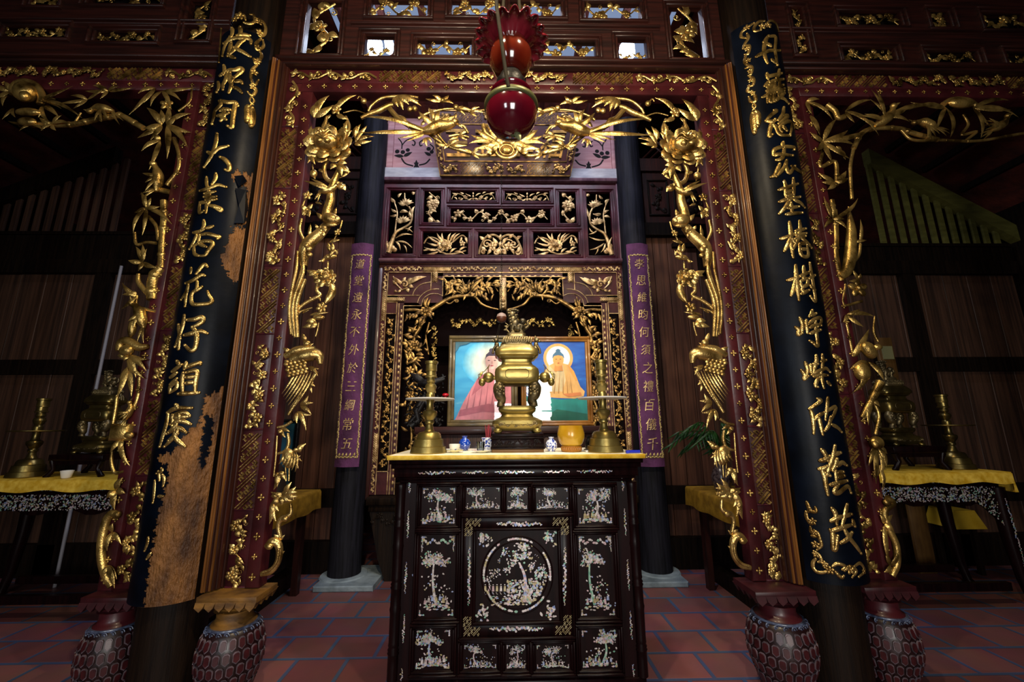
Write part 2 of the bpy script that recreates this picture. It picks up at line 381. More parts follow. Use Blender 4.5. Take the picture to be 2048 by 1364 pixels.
# ================================================================ the setting
def floor_mat():
    m = mat('terracotta_floor_tiles', '#6e2c1e', .42, bump=0); nt = m.node_tree; L = nt.links; p = nt.nodes['Principled BSDF']
    tc = nt.nodes['Texture Coordinate']; mp = nt.nodes['Mapping']; mp.inputs['Location'].default_value = (1.306, -2.92+.0, 0)
    b = nt.nodes.new('ShaderNodeTexBrick'); b.offset = .5; b.inputs['Scale'].default_value = 1
    b.inputs['Brick Width'].default_value = .315; b.inputs['Row Height'].default_value = .275; b.inputs['Mortar Size'].default_value = .014
    b.inputs['Mortar Smooth'].default_value = .25
    b.inputs['Color1'].default_value = lin('#64393a'); b.inputs['Color2'].default_value = lin('#7e4c48'); b.inputs['Mortar'].default_value = lin('#3f4c68')  # the mortar's blue is sky light put into its colour
    L.new(mp.outputs[0], b.inputs['Vector'])
    n = nt.nodes.new('ShaderNodeTexNoise'); n.inputs['Scale'].default_value = 3.5; n.inputs['Detail'].default_value = 6; L.new(mp.outputs[0], n.inputs['Vector'])
    mx = nt.nodes.new('ShaderNodeMixRGB'); mx.blend_type = 'OVERLAY'; mx.inputs['Fac'].default_value = .45
    L.new(b.outputs['Color'], mx.inputs['Color1']); L.new(n.outputs['Color'], mx.inputs['Color2']); 
    h = nt.nodes.new('ShaderNodeHueSaturation'); h.inputs['Saturation'].default_value = .95; L.new(mx.outputs[0], h.inputs['Color']); L.new(h.outputs[0], p.inputs['Base Color'])
    bp = nt.nodes.new('ShaderNodeBump'); bp.inputs['Strength'].default_value = .5; bp.inputs['Distance'].default_value = .006; bp.invert = True
    L.new(b.outputs['Fac'], bp.inputs['Height']); L.new(bp.outputs[0], p.inputs['Normal'])
    return m
b = MB(); b.box(-6.2, 6.2, -4.5, 6.5, -.1, 0); fl = b.build('floor', floor_mat(), None, False); fl['kind'] = 'structure'
fl.data.transform(Matrix.Translation(fl.location)); fl.location = (0, 0, 0)
YW_ = 4.46                                            # plane of the board wall behind the rear columns
b = MB(); b.box(-6.2, 6.2, 6.4, 6.5, 0, 7); struct('wall_back', b, WOODD)
b = MB(); b.box(-6.3, -6.2, -4.5, 6.5, 0, 7); struct('wall_left', b, WOODD)
b = MB(); b.box(6.2, 6.3, -4.5, 6.5, 0, 7); struct('wall_right', b, WOODD)
# roof over the side bays and centre, with the light well left open
b = MB()
for s in (-1, 1):
    a0 = at(1725, 292, YW_) if s > 0 else at(245, 288, YW_); a1 = at(2048, 462, YW_) if s > 0 else at(-60, 400, YW_)
    sl = (a1.z-a0.z)/(a1.x-a0.x); X0, X1 = s*1.6, s*6.2; z = lambda X: a0.z+sl*(X-a0.x)+.16
    b.quadbox([(X0, 2.75, z(X0)), (X1, 2.75, z(X1)), (X1, 6.4, z(X1)), (X0, 6.4, z(X0))], (0, 0, .05))
struct('ceiling', b, ROOFM)
b = MB(); b.quadbox([(-1.75, 3.95, 5.4), (1.75, 3.95, 5.4), (1.75, 6.4, 4.75), (-1.75, 6.4, 4.75)], (0, 0, .05)); b.box(-1.75, 1.75, 3.0, 4.0, 5.5, 5.55)
for i in range(12): b.box(-1.68+i*.3, -1.62+i*.3, 3.9, 4.3, 5.14, 5.27)
b.box(-6.2, 6.2, -4.5, 2.75, 5.9, 6.0); struct('ceiling', b, ROOFM)
for i in range(9): X = -1.6+i*.4; b = MB(); b.box(X-.03, X+.03, 3.0, 4.0, 5.36, 5.42); struct('trim_4', b, ROOFM)
b = MB(); b.box(-1.72, 1.72, 3.03, 3.97, 5.46, 5.48); struct('window_1', b, sky_mat('overcast_sky', '#9fb4dc', .55))
rnd = random.Random(2)
for i, (px, py, w2, h2) in enumerate(((748, 92, 15, 21), (778, 89, 9, 20), (1255, 99, 15, 22))):
    b = MB(); q = []
    for t in range(16): a = 2*math.pi*t/16; f = rnd.uniform(.82, 1.12); q.append(at(px+math.cos(a)*w2*f, py+math.sin(a)*h2*f, 3.29))
    b.poly(q, (0, .02, 0)); struct('window_%d' % (i+2), b, sky_mat('bright_sky', '#d8e6ff', 22))
# battens under the right roof slope
for s in (-1, 1):
    b = MB()
    a0 = at(1725, 302, YW_) if s > 0 else at(245, 298, YW_); a1 = at(2048, 470, YW_) if s > 0 else at(-60, 410, YW_)
    sl = (a1.z-a0.z)/(a1.x-a0.x); zz = lambda X: a0.z+sl*(X-a0.x)
    for k in range(9):
        X = s*(2.3+k*.42); b.box(X-.025, X+.025, 2.8, 4.4, zz(X)+.08, zz(X)+.15)
    struct('trim_1' if s < 0 else 'trim_2', b, WOODD)
    # sloping raking beam and slatted vent above the wall
    X0, X1 = a0.x, s*6.2
    b = MB(); b.quadbox([(X0, YW_-.08, zz(X0)-.02), (X1, YW_-.08, zz(X1)-.02), (X1, YW_-.08, zz(X1)-.22), (X0, YW_-.08, zz(X0)-.22)], (0, .1, 0))
    tag(b.build('raking_beam', OLIVE if s > 0 else WOODD, None, False), 'olive sloping timber beam over the right slatted vent' if s > 0 else 'dark sloping timber beam over the left slatted vent', 'beam')
    zr = at(1850, 490, YW_).z if s > 0 else at(100, 466, YW_).z
    root = thing('slatted_vent', ('tall triangular slatted vent under the olive sloping beam' if s > 0 else 'dim triangular slatted vent behind the left bamboo carving'), 'vent', (s*3.6, YW_, zr))
    bb = MB(); bb.box(min(s*2.0, s*6.1), max(s*2.0, s*6.1), YW_-.05, YW_+.03, zr-.05, zr); bb.build('rail', WOODD, root, False)
    k = 0
    for i in range(34):
        X = s*(abs(at(1757, 400, YW_).x)-.06+i*.128)
        t = zz(X)-.2
        if t < zr+.05 or abs(X) > 6.1: continue
        bb = MB(); bb.box(X-.027, X+.027, YW_-.03, YW_, zr, t); bb.build('slat', OLIVE if s > 0 else WALLW, root, False)
# board wall: left bay, centre flanks, right bay
zt = at(1325, 475, YW_).z; zb = at(1325, 1005, YW_).z
WALLC = mat('warm_wall_boards', '#3b2116', .55, 0, '#5e3a2a', 4, (9, 9, .3), bump=.15, bscale=14)
def planks(name, x0, x1, z0, z1, n, Y=YW_, m=WALLW, seed=1):
    b = MB(); rnd = random.Random(seed); dx = (x1-x0)/n
    for i in range(n):
        e = rnd.uniform(-.004, .004); b.box(x0+i*dx+.003, x0+(i+1)*dx-.003, Y+e, Y+.03, z0, z1, 0, .004)
    return struct(name, b, m)
zs_ = at(1900, 548, YW_).z
planks('wall_rear_left', -6.1, -2.3, .3, zs_, 13, seed=2); planks('wall_rear_right', 2.3, 6.1, .3, zs_, 13, seed=3)
planks('wall_centre_left', -2.3, -1.62, .3, zt, 4, seed=5, m=WALLC); planks('wall_centre_right', 1.6, 2.3, .3, zt, 4, seed=6, m=WALLC)
b = MB()
for x in (-4.55, -3.35, -2.55, 2.72, 3.75, 4.75): b.box(x-.085, x+.085, YW_-.06, YW_+.05, 0, zs_)
for s in (-1, 1):
    zq = at(1850, 490, YW_).z if s > 0 else at(100, 466, YW_).z; b.box(min(s*2.3, s*6.1), max(s*2.3, s*6.1), YW_-.07, YW_+.05, zs_-.02, zs_+.14); b.box(min(s*2.3, s*6.1), max(s*2.3, s*6.1), YW_-.05, YW_+.05, zs_+.14, zq-.04)
    b.box(min(s*1.62, s*6.1), max(s*1.62, s*6.1), YW_-.06, YW_+.05, .62, .80); b.box(min(s*1.62, s*6.1), max(s*1.62, s*6.1), YW_-.06, YW_+.05, 0, .3)
    b.box(min(s*1.6, s*2.25), max(s*1.6, s*2.25), YW_-.07, YW_+.05, zt, zt+.16)
    b.box(min(s*4.2, s*6.1), max(s*4.2, s*6.1), YW_-.055, YW_+.05, 2.0, 2.16)
struct('trim_3', b, WOODD)
# fretwork boards above the flanking planks
for s, nm in ((-1, 'left'), (1, 'right')):
    root = thing('fretwork_panel', f'dark pierced fretwork board above the planks beside the {nm} rear column', 'panel', (s*2.0, YW_-.04, zt+.16))
    b = MB(); b.box(min(s*1.7, s*2.6), max(s*1.7, s*2.6), YW_-.04, YW_+.02, zt+.16, zt+.85); b.build('board', WOODR, root, False)
    b = MB(); xa, xb = sorted((s*1.75, s*2.0)); frame_ring(b, xa, xb, zt+.26, zt+.74, .02, YW_-.06, YW_-.03); vine(b, xa+.03, xb-.03, zt+.29, zt+.71, YW_-.035, 7, .8)
    xa, xb = sorted((s*2.06, s*2.5)); frame_ring(b, xa, xb, zt+.26, zt+.74, .02, YW_-.06, YW_-.03)
    vine(b, xa+.03, xb-.03, zt+.29, zt+.71, YW_-.035, 8, .8); b.build('carving', WOODD, root)
    b = MB(); b.box(min(s*1.65, s*2.6), max(s*1.65, s*2.6), YW_-.07, YW_+.03, zt+.85, zt+1.02); b.build('rail', WOODR, root, False)
    b = MB(); xa, xb = sorted((s*1.7, s*2.6))
    for i in range(9):
        for d in (-1, 1):
            p, q = (xa+i*.1, zt+1.02+(0 if d > 0 else .4)), (xa+i*.1+.4, zt+1.42-(0 if d > 0 else .4))
            if q[0] > xb: continue
            b.tube([(p[0], YW_-.02, p[1]), (q[0], YW_-.02, q[1])], .011, 4)
    b.build('lattice', WOODR, root)
# sill beams running back from the front columns
for s, X, n in ((-1, -2.0, 'baseboard_left'), (1, 2.02, 'baseboard_right')):
    b = MB(); b.box(X-.07, X+.05, 2.85, 4.2, 0, .13, 0); struct(n, b, WOODD)
# ================================================================ columns
FC = ((-1.86, 2.56), (1.87, 2.56))
RC = ((-1.535, 4.24, .145), (1.47, 4.24, .145))
for (x, y), nm in zip(FC, ('left', 'right')):
    b = MB(); b.lathe([(.165, 0), (.165, 3.0), (.16, 5.9)], (x, y, 0), 40)
    o = b.build('wooden_column', [WOODD], None); tag(o, f'thick round front wooden column carrying the black gilt couplet board on the {nm}', 'column')
for (x, y, r), nm in zip(RC, ('left', 'right')):
    b = MB(); b.lathe([(r*1.05, .06), (r, 1), (r*.95, 5.0)], (x, y, 0), 32)
    o = b.build('rear_column', mat('sky_tinted_column_wood', '#0d0d11', .6, 0, '#1d1d25', 6, (7, 7, .4), bump=.15, bscale=20, spec=.12), None); tag(o, f'slimmer round rear column behind the {nm} purple scroll', 'column')  # bluish daylight is put into the dark wood's colour
    b = MB(); x0, x1 = (-1.70, -1.17) if nm == 'left' else (1.14, 1.65); y0 = 3.95
    vs = [(x0, y0, 0), (x1, y0, 0), (x1, y0+.55, 0), (x0, y0+.55, 0), (x0+.01, y0+.01, .045), (x1-.01, y0+.01, .045), (x1-.01, y0+.54, .045), (x0+.01, y0+.54, .045)]
    b.box(x0, x1, y0, y0+.55, 0, .048, 0, .008); b.lathe([(.22, .045), (.21, .058), (.17, .062)], (x, y, 0), 24)
    tag(b.build('stone_plinth', STONE, None, False), f'flat bluish stone slab under the {nm} rear column', 'plinth')
# ================================================================ couplet boards with brushed characters
RB = .212
def inpoly(x, y, P):
    c = False; j = len(P)-1
    for i in range(len(P)):
        if (P[i][1] > y) != (P[j][1] > y) and x < (P[j][0]-P[i][0])*(y-P[i][1])/(P[j][1]-P[i][1])+P[i][0]: c = not c
        j = i
    return c
PEEL = [(438, 780), (412, 792), (398, 845), (372, 868), (345, 905), (318, 908), (316, 925), (336, 930), (334, 962), (324, 1000), (312, 1045), (306, 1090), (298, 1130), (284, 1240), (470, 1240), (470, 760)]
ISL = [(412, 828), (426, 832), (424, 880), (408, 935), (398, 930), (404, 880)]
PEEL2 = [(452, 452), (480, 455), (540, 470), (540, 330), (505, 350), (470, 340), (462, 356), (492, 372), (494, 445), (470, 450), (440, 520), (462, 560), (540, 590), (540, 450)]
def lacquer_shell(c, z0, z1, peeled):
    b = MB(); rnd = random.Random(4); nt_, nz = 80, 640; A = R(58); vs = []; fs = []
    for i in range(nz+1):
        for j in range(nt_+1):
            a = -A+2*A*(j+(rnd.uniform(-.42, .42) if 0 < j < nt_ else 0))/nt_; vs.append(V((c[0]+math.sin(a)*RB, c[1]-math.cos(a)*RB, z0+(z1-z0)*(i+(rnd.uniform(-.42, .42) if 0 < i < nz else 0))/nz)))
    for i in range(nz):
        for j in range(nt_):
            q = (i*(nt_+1)+j, i*(nt_+1)+j+1, (i+1)*(nt_+1)+j+1, (i+1)*(nt_+1)+j)
            if peeled:
                p = pix((vs[q[0]]+vs[q[2]])/2); x, y = p[0]+2.5*math.sin(p[1]*.31)+1.8*math.sin(p[1]*.83+1)+rnd.uniform(-.8, .8), p[1]+3*math.sin(p[0]*.4)+2*math.sin(p[0]*1.1)+rnd.uniform(-1, 1)
                if (inpoly(x, y, PEEL) and not inpoly(x, y, ISL)) or inpoly(x, y, PEEL2): continue
            fs.append(q)
    b.add(vs, fs); return b
def brush(mb, pts, wpx, c):
    P = []; N = []
    for q in spline([V((x, y, 0)) for x, y in pts], 5):
        p = oncyl(q.x, q.y, c[0], c[1], RB+.004); n = V((p.x-c[0], p.y-c[1], 0)).normalized(); P.append(p); N.append(n)
    s = mpp(P[0])*wpx*1.42
    mb.tube(P, (s*.75, s*1.08, s, s*.95, s*.6), 8, N, .42)
    for e in (0, -1): mb.ell(P[e], s*.72, s*.5, s*.72, None, 8, 6)
def S(t): return [[tuple(float(v) for v in p.split(',')) for p in st.split()] for st in t.split(';') if st.strip()]
def chars(board, c, rgn, wz, defs, m):
    x0, y0, k = rgn
    for d in defs:
        b = MB()
        for st in S(d): brush(b, [(x0+x/k, y0+y/k) for x, y in st], wz/k, c)
        b.build('character', m, board)
def couplet(side, c, z0, z1, label, peeled):
    root = thing('couplet_board', label, 'board', (c[0], c[1]-RB, z0), None)
    b = MB(); vs = []; n = 24; A = R(58)
    for z in (z0, z1):
        for r in (RB-.004, .168):
            for j in range(n+1): a = -A+2*A*j/n; vs.append(V((c[0]+math.sin(a)*r, c[1]-math.cos(a)*r, z)))
    k = n+1; fs = []
    for j in range(n): fs += [(j, j+1, 2*k+j+1, 2*k+j), (k+j, k+j+1, j+1, j), (2*k+j, 2*k+j+1, 3*k+j+1, 3*k+j), (3*k+j, 3*k+j+1, k+j+1, k+j)]
    fs += [(0, 2*k, 3*k, k), (n, k+n, 3*k+n, 2*k+n)]
    b.add(vs, fs); b.build('backing_board', BARE if peeled else BLACK, root)
    lac = lacquer_shell(c, z0+.002, z1-.002, peeled); lac.build('lacquer_face', BLACK, root)
    return root
zl0, zl1 = oncyl(360, 1206, *FC[0], RB).z, oncyl(490, 60, *FC[0], RB).z
BL = couplet('left', FC[0], zl0, zl1, 'curved black couplet board with gold brushed characters, lacquer peeled to bare wood at its foot', True)
zr0, zr1 = oncyl(1680, 1172, *FC[1], RB).z, oncyl(1530, 40, *FC[1], RB).z
BRD = couplet('right', FC[1], zr0, zr1, 'curved black couplet board with gold brushed characters, whole lacquer and gilt vine border', False)
chars(BL, FC[0], (380, 20, 4.011), 12, [
 '335,145 340,175 330,215;402,135 405,170 400,200;375,205 420,195 480,205;270,270 300,250 360,225 450,225 485,240 488,270;440,235 400,260 370,300 340,330 300,370;320,215 300,250 275,300 258,370;350,300 390,320 430,340 485,375;320,370 360,385;330,260 320,300 305,350',
 '270,445 275,480 265,520;240,530 260,510;225,580 230,620 212,660;290,490 320,480 360,480 400,465 420,475 410,495 380,520 350,545;300,500 285,560 265,600 262,640;320,500 315,550 330,600 310,665;345,540 330,580;355,575 400,570 418,590;345,620 380,630 415,665;300,550 340,540',
 '235,730 245,760 200,810 190,860 175,915;245,725 300,740 360,740 385,770;365,745 355,800 345,860 335,940 300,930;240,810 280,795 320,800;215,850 260,840 310,825;270,790 270,850 245,890;240,850 290,880',
 '215,990 210,1040 200,1090 170,1170 140,1220 112,1262;140,1140 180,1150 230,1110 305,1090;240,1180 280,1200 315,1245 310,1285 280,1280'], GOLDW)
chars(BL, FC[0], (360, 340, 4.544), 12, [
 '240,65 240,120 255,190;325,30 320,80 290,130;180,190 230,175 300,150 350,135 420,155;220,215 320,195;215,245 330,240;230,275 330,265;265,190 265,280 240,320 235,390;180,295 175,385 215,370;180,295 240,295;255,320 310,330 370,350 365,370 310,340',
 '215,455 215,510 190,550;240,530 300,510;120,570 170,560 230,530;150,590 125,650 85,720;175,590 165,660;180,590 250,580 330,600 360,605 340,625;125,690 130,760 170,780;125,690 200,650 280,650 295,680 250,740 225,775 160,780;170,670 240,700',
 '100,890 95,940;145,945 215,860 250,880;50,1030 120,1000 190,955 225,960;75,1040 60,1100 10,1180;70,1080 55,1140 45,1240;155,1010 150,1080 110,1120 100,1180 120,1220 200,1220 270,1210 290,1180 260,1130 250,1100;120,1110 200,1060'], GOLDW)
chars(BL, FC[0], (290, 600, 4.261), 13, [
 '335,130 320,220 290,310 255,400;285,210 290,270 300,330;290,300 285,420;355,170 420,165 485,145 490,180 440,215 400,230;330,300 400,285 470,265 530,285;400,230 430,270 440,330 425,410 385,430 340,385',
 '270,520 290,550;230,610 310,550;215,660 270,620;215,720 270,670;210,790 215,740 265,700 265,750 210,790;350,530 335,590;345,580 400,555 465,535 470,550;325,620 315,700 320,790;345,620 440,605 430,700 425,790;340,660 425,650;340,710 420,700;280,800 370,795 460,790',
 '260,890 280,920;190,960 260,925 400,920;195,970 180,1060 150,1160 125,1250;240,980 330,960 380,985;225,1010 380,990;215,1060 300,1030 390,1060;230,980 230,1070;290,970 290,1030;270,1060 200,1130;180,1140 280,1090 350,1130;280,1100 250,1160 165,1250;250,1110 260,1180 340,1250;200,1200 280,1140'], GOLD)
chars(BL, FC[0], (280, 900, 4.261), 10, ['180,155 185,180 140,200;125,260 120,350 108,450;190,210 205,250 195,310;155,180 165,260;155,395 195,395', '70,745 60,800 38,860;90,880 55,930'], GOLD)
chars(BRD, FC[1], (1480, 20, 4.264), 12, [
 '245,220 220,260 205,330 215,400 235,455;245,225 300,225 305,270 300,340 310,410 320,470;135,400 190,370 260,345 340,345;245,290 265,310;270,420 310,455;200,275 260,300',
 '230,540 240,590;335,510 330,550 310,580;230,570 290,555 355,540;250,610 210,650;255,620 300,600 370,590;230,660 300,630;225,690 300,670 370,640;190,745 250,715 300,690 380,670;250,640 235,790;300,610 290,780;340,600 330,730;265,720 260,780 310,770;320,700 380,690;330,740 380,760 415,800;380,710 330,750 300,780',
 '290,855 310,860 260,900 220,945;220,945 280,950 300,930;290,940 260,1000 250,1075 280,1060;285,980 310,1000 340,1060 430,1070;375,830 365,890 325,940;370,900 410,905 330,970;350,985 400,950 440,960 440,1010 430,1060;340,990 360,1040;370,990 400,1030',
 '370,1125 360,1160;285,1240 295,1190 370,1165 460,1170 465,1190;380,1170 370,1240 350,1270 310,1280;290,1240 340,1230 450,1240;400,1280 380,1340 310,1420;340,1310 300,1400 262,1425;390,1320 420,1390 470,1330;440,1330 530,1390'], GOLDW)
chars(BRD, FC[1], (1530, 330, 4.4), 12, [
 '170,140 185,200 185,260 200,300;250,115 255,200 255,280;120,220 200,195 290,165;185,240 250,220;190,270 255,260;125,325 200,300 310,280;220,310 180,370 125,430;260,310 310,330 350,375;230,330 240,420;200,380 300,365;185,435 250,425 330,420',
 '215,500 225,570 230,640 235,720 250,815;135,650 190,635 270,600;225,640 200,700 170,760;240,650 270,690;305,490 310,560 290,660 245,745;270,580 360,560;275,620 365,600;265,650 360,625;320,640 370,680 410,730;305,690 320,790 380,800 370,700;310,690 365,690;320,740 370,740',
 '270,880 275,980 285,1080 300,1190;195,1015 260,1000 310,975;270,1010 250,1090 230,1150;340,890 345,950 340,1000;310,980 390,940;315,1020 370,1000 375,1050 330,1070 315,1030;325,1090 340,1120;320,1135 390,1100;395,860 410,960 430,1080 445,1200 400,1155;390,1000 440,970;400,1060 440,1100'], GOLD)
chars(BRD, FC[1], (1570, 620, 4.547), 12, [
 '135,70 160,130 155,200;95,155 125,180 120,225 160,210;195,90 205,210;250,0 240,40 220,60;215,130 260,90 320,70 330,110 300,150;240,50 285,30;230,160 280,135 330,140;230,215 290,190 325,180;280,100 285,200 300,325 260,300 225,280',
 '185,475 205,540 195,600;150,545 180,590 175,630 215,600;235,495 240,570;285,410 285,480 255,580;340,405 345,470 335,560;260,490 300,490;330,470 375,455;245,590 300,560 370,530 410,565;260,605 330,590 390,595;330,560 340,640 355,710;320,610 290,650 280,690 300,700;385,650 415,685',
 '295,805 325,825 270,870 220,900;230,900 250,960 260,1040 262,1125;270,1000 310,960 360,930;310,980 325,1050 345,1135;390,795 385,870 370,1000;380,920 460,880 450,940 420,1000;420,970 400,1050 365,1100;425,1040 480,1070 515,1110'], GOLD)
chars(BRD, FC[1], (1590, 880, 4.547), 14, [
 '240,85 270,120 300,190;225,190 270,180 320,145;365,50 350,150 320,230 290,320;360,130 415,115;215,265 260,260 300,235;240,265 270,330 280,400 300,500;280,300 320,325;385,170 375,220 345,280;380,240 430,205 470,230;375,280 380,380;390,300 440,290;395,340 450,325;320,410 400,390 475,370;400,400 360,470 400,480 480,420 510,480',
 '335,620 365,660 375,710 380,770;325,740 400,705 450,695;475,585 460,660 430,780;450,690 515,675;320,815 345,860 350,990 375,980 390,870;330,830 420,800 520,770;525,730 545,785;440,790 490,880 560,970 600,1030;520,840 480,900 415,940'], GOLD)
def vinecurls(board, c, rgn, wz, t, blobs, name='vine_border', m=GOLD):
    x0, y0, k = rgn; b = MB()
    for st in S(t): brush(b, [(x0+x/k, y0+y/k) for x, y in st], wz/k, c)
    for x, y, r in blobs:
        p = oncyl(x0+x/k, y0+y/k, c[0], c[1], RB+.004); n = V((p.x-c[0], p.y-c[1], 0)).normalized(); b.flower(p, r/k*mpp(p), n, 5)
    return b.build(name, m, board)
vinecurls(BRD, FC[1], (1480, 20, 4.264), 9, '330,180 310,120 270,90 235,105;210,95 160,100 120,150 130,180 180,170;120,110 60,150 15,190 10,230 50,240;60,200 70,240 40,290 25,330;40,300 80,310 70,370 40,380;50,380 40,440 70,480 45,500;60,470 100,490 95,540 70,560;75,560 115,590 110,640 70,650;80,640 65,690 100,700;100,690 130,740 130,780 90,780 75,740', [(240, 130, 34), (190, 140, 34), (60, 150, 30), (60, 330, 26), (70, 430, 26), (85, 520, 24), (90, 600, 24), (110, 710, 24)])
vinecurls(BRD, FC[1], (1480, 20, 4.264), 5, '118,785 105,820 130,850;115,790 135,820 105,855', [], 'tassel_ring')
vinecurls(BRD, FC[1], (1480, 20, 4.264), 20, '112,880 120,960 126,1045;140,870 148,930 150,990', [], 'tassel')
vinecurls(BRD, FC[1], (1590, 880, 4.547), 10, '105,560 120,600 130,640 105,660;185,610 190,650 150,650 140,620;100,650 105,700 140,760 175,750;140,790 150,840 200,840 225,900 240,960 200,1000;150,870 190,880;170,1010 220,1050 240,1100 210,1110;190,1080 165,1110 165,1160 200,1200 260,1205 330,1180;250,1120 290,1130 270,1160;340,1150 390,1125 460,1150 430,1180;360,1190 420,1250 445,1235;450,1190 500,1150 560,1190 520,1250;540,1150 590,1120 625,1160 630,1200 580,1245', [(160, 740, 34), (175, 840, 30), (185, 950, 34), (190, 1040, 30), (270, 1130, 30), (318, 1185, 38), (505, 1180, 44), (625, 1190, 30)])
vinecurls(BL, FC[0], (380, 20, 4.011), 8, '250,150 245,230 238,320 230,420;340,90 380,50 430,40 445,80;430,100 480,110 520,90 510,40 480,35;520,60 570,80 605,130 600,190 560,210 545,170;570,230 530,270 540,320 590,290 585,240;555,320 575,370 530,430 510,390;540,440 500,480 490,550 520,600 550,560;495,590 530,640 500,685 460,655', [(400, 50, 40), (360, 75, 30), (555, 95, 30), (560, 180, 30), (545, 300, 30), (540, 410, 30), (515, 500, 30), (505, 620, 28)], m=GOLDW)
vinecurls(BL, FC[0], (380, 20, 4.011), 5, '490,690 480,730 510,760;495,690 515,730 480,765', [], 'tassel_ring', GOLDW)
vinecurls(BL, FC[0], (380, 20, 4.011), 20, '465,775 470,850 455,890;495,785 495,870 488,930', [], 'tassel', GOLDW)
# curled flakes of lacquer standing off the left board
for t in ('468,352 486,350 494,362 478,372', '470,376 492,380 496,415 488,446 468,446 478,410'):
    b = MB(); q = [tuple(float(v) for v in p.split(',')) for p in t.split()]
    b.poly([oncyl(x, y, FC[0][0], FC[0][1], RB+.012+.018*(i % 2)) for i, (x, y) in enumerate(q)], (0, .003, 0)); b.build('lacquer_flake', BLACK, BL, False)
# ================================================================ carved portals
PY = 2.60; PC = .022
class Carve:                                          # carved motifs given in picture measurements, set on the portal's own plane
    def __init__(s, rgn, Y, root, m=GOLD): s.x0, s.y0, s.k = rgn; s.Y = Y; s.root = root; s.m = m; s.b = MB(); s.parts = []
    def p(s, x, y, d=0): return at(s.x0+x/s.k, s.y0+y/s.k, s.Y-d)
    def sc(s, x, y): return mpp(s.p(x, y))/s.k
    def leaf(s, x, y, x2, y2, w, bend=0, d=0, lift=.12):
        q = s.p(x, y, d); w = w*(.72 if s.m is GOLDW else .85)
        if s.m is GOLDW: x2, y2 = x+(x2-x)*1.12, y+(y2-y)*1.12
        q = s.p(x, y, d); s.b.leaf(q, s.p(x2, y2, d+.012), w*mpp(q)/s.k, bend=bend, lift=lift)
    def fan(s, x, y, tips, w, d=.01):
        for i, (a, c) in enumerate(tips): s.leaf(x, y, a, c, w, bend=.08*(-1)**i, d=d+.006*(i % 3))
    def tube(s, pts, w, d=0, flat=.8):
        q = spline([s.p(x, y, d) for x, y in pts], 5); k = s.sc(*pts[0])
        s.b.tube(q, tuple(v*k for v in w) if isinstance(w, tuple) else w*k, 8, V((0, -1, 0)), flat)
    def fl(s, x, y, r, n=5, d=.015): s.b.flower(s.p(x, y, d), r*s.sc(x, y), n=n)
    def rose(s, x, y, r, d=.02): s.b.peony(s.p(x, y, d), r*s.sc(x, y))
    def ell(s, x, y, rx, rz, d=.01, t=.7, rot=0):
        k = s.sc(x, y); s.b.ell(s.p(x, y, d), rx*k, min(rx, rz)*k*t, rz*k, Matrix.Rotation(R(rot), 3, 'Y'), 12, 8)
    def curl(s, x, y, r, a0, t, w, d=.005): k = s.sc(x, y); s.b.scroll(s.p(x, y, d), r*k, R(a0), t, w*k)
    def bamboo(s, pts, w, d=0):
        s.tube(pts, w, d); q = spline([V((x, y, 0)) for x, y in pts], 5)
        for i in range(3, len(q)-1, 5): s.ell(q[i].x, q[i].y, w*1.25, w*1.1, d, .9); 
    def bird(s, x, y, a, sz, wing=None, tail=None, d=.02):     # a: heading in degrees, sz: body length
        c, n = math.cos(R(a)), math.sin(R(a)); f = lambda u, v: (x+u*c*sz-v*n*sz, y-u*n*sz-v*c*sz)
        s.tube([f(-.5, 0), f(-.2, .02), f(.15, .05), f(.38, .16), f(.5, .28)], (sz*.06, sz*.2, sz*.2, sz*.11, sz*.1), d, .9)
        hx, hy = f(.54, .31); s.ell(hx, hy, sz*.13, sz*.12, d+.005, .9); bx, by = f(.82, .3); s.leaf(hx, hy, bx, by, sz*.12, d=d+.006)
        for i, (u, v) in enumerate(wing or ((-.45, .5), (-.6, .35), (-.65, .15), (-.3, .55))):
            tx, ty = f(u, v); wx, wy = f(.12-.06*i, .06); s.leaf(wx, wy, tx, ty, sz*.2, d=d+.012+.004*i)
        for u, v in (tail or ((-1.0, .08), (-1.05, -.08), (-.95, -.2))):
            tx, ty = f(u, v); wx, wy = f(-.4, 0); s.leaf(wx, wy, tx, ty, sz*.14, d=d)
    def done(s, name, m=None):
        o = s.b.build(name, m or s.m, s.root); s.b = MB(); s.parts.append(o); return o
def mirror_part(o, root, c):
    me = o.data.copy(); off = worg(o)
    for v in me.vertices:
        g = v.co+off; g.x = 2*c-g.x; v.co = g-worg(root)
    me.flip_normals(); n = bpy.data.objects.new(o.name.split('.')[0], me); COL.objects.link(n); n.parent = root
    n.location = (0, 0, 0); return n
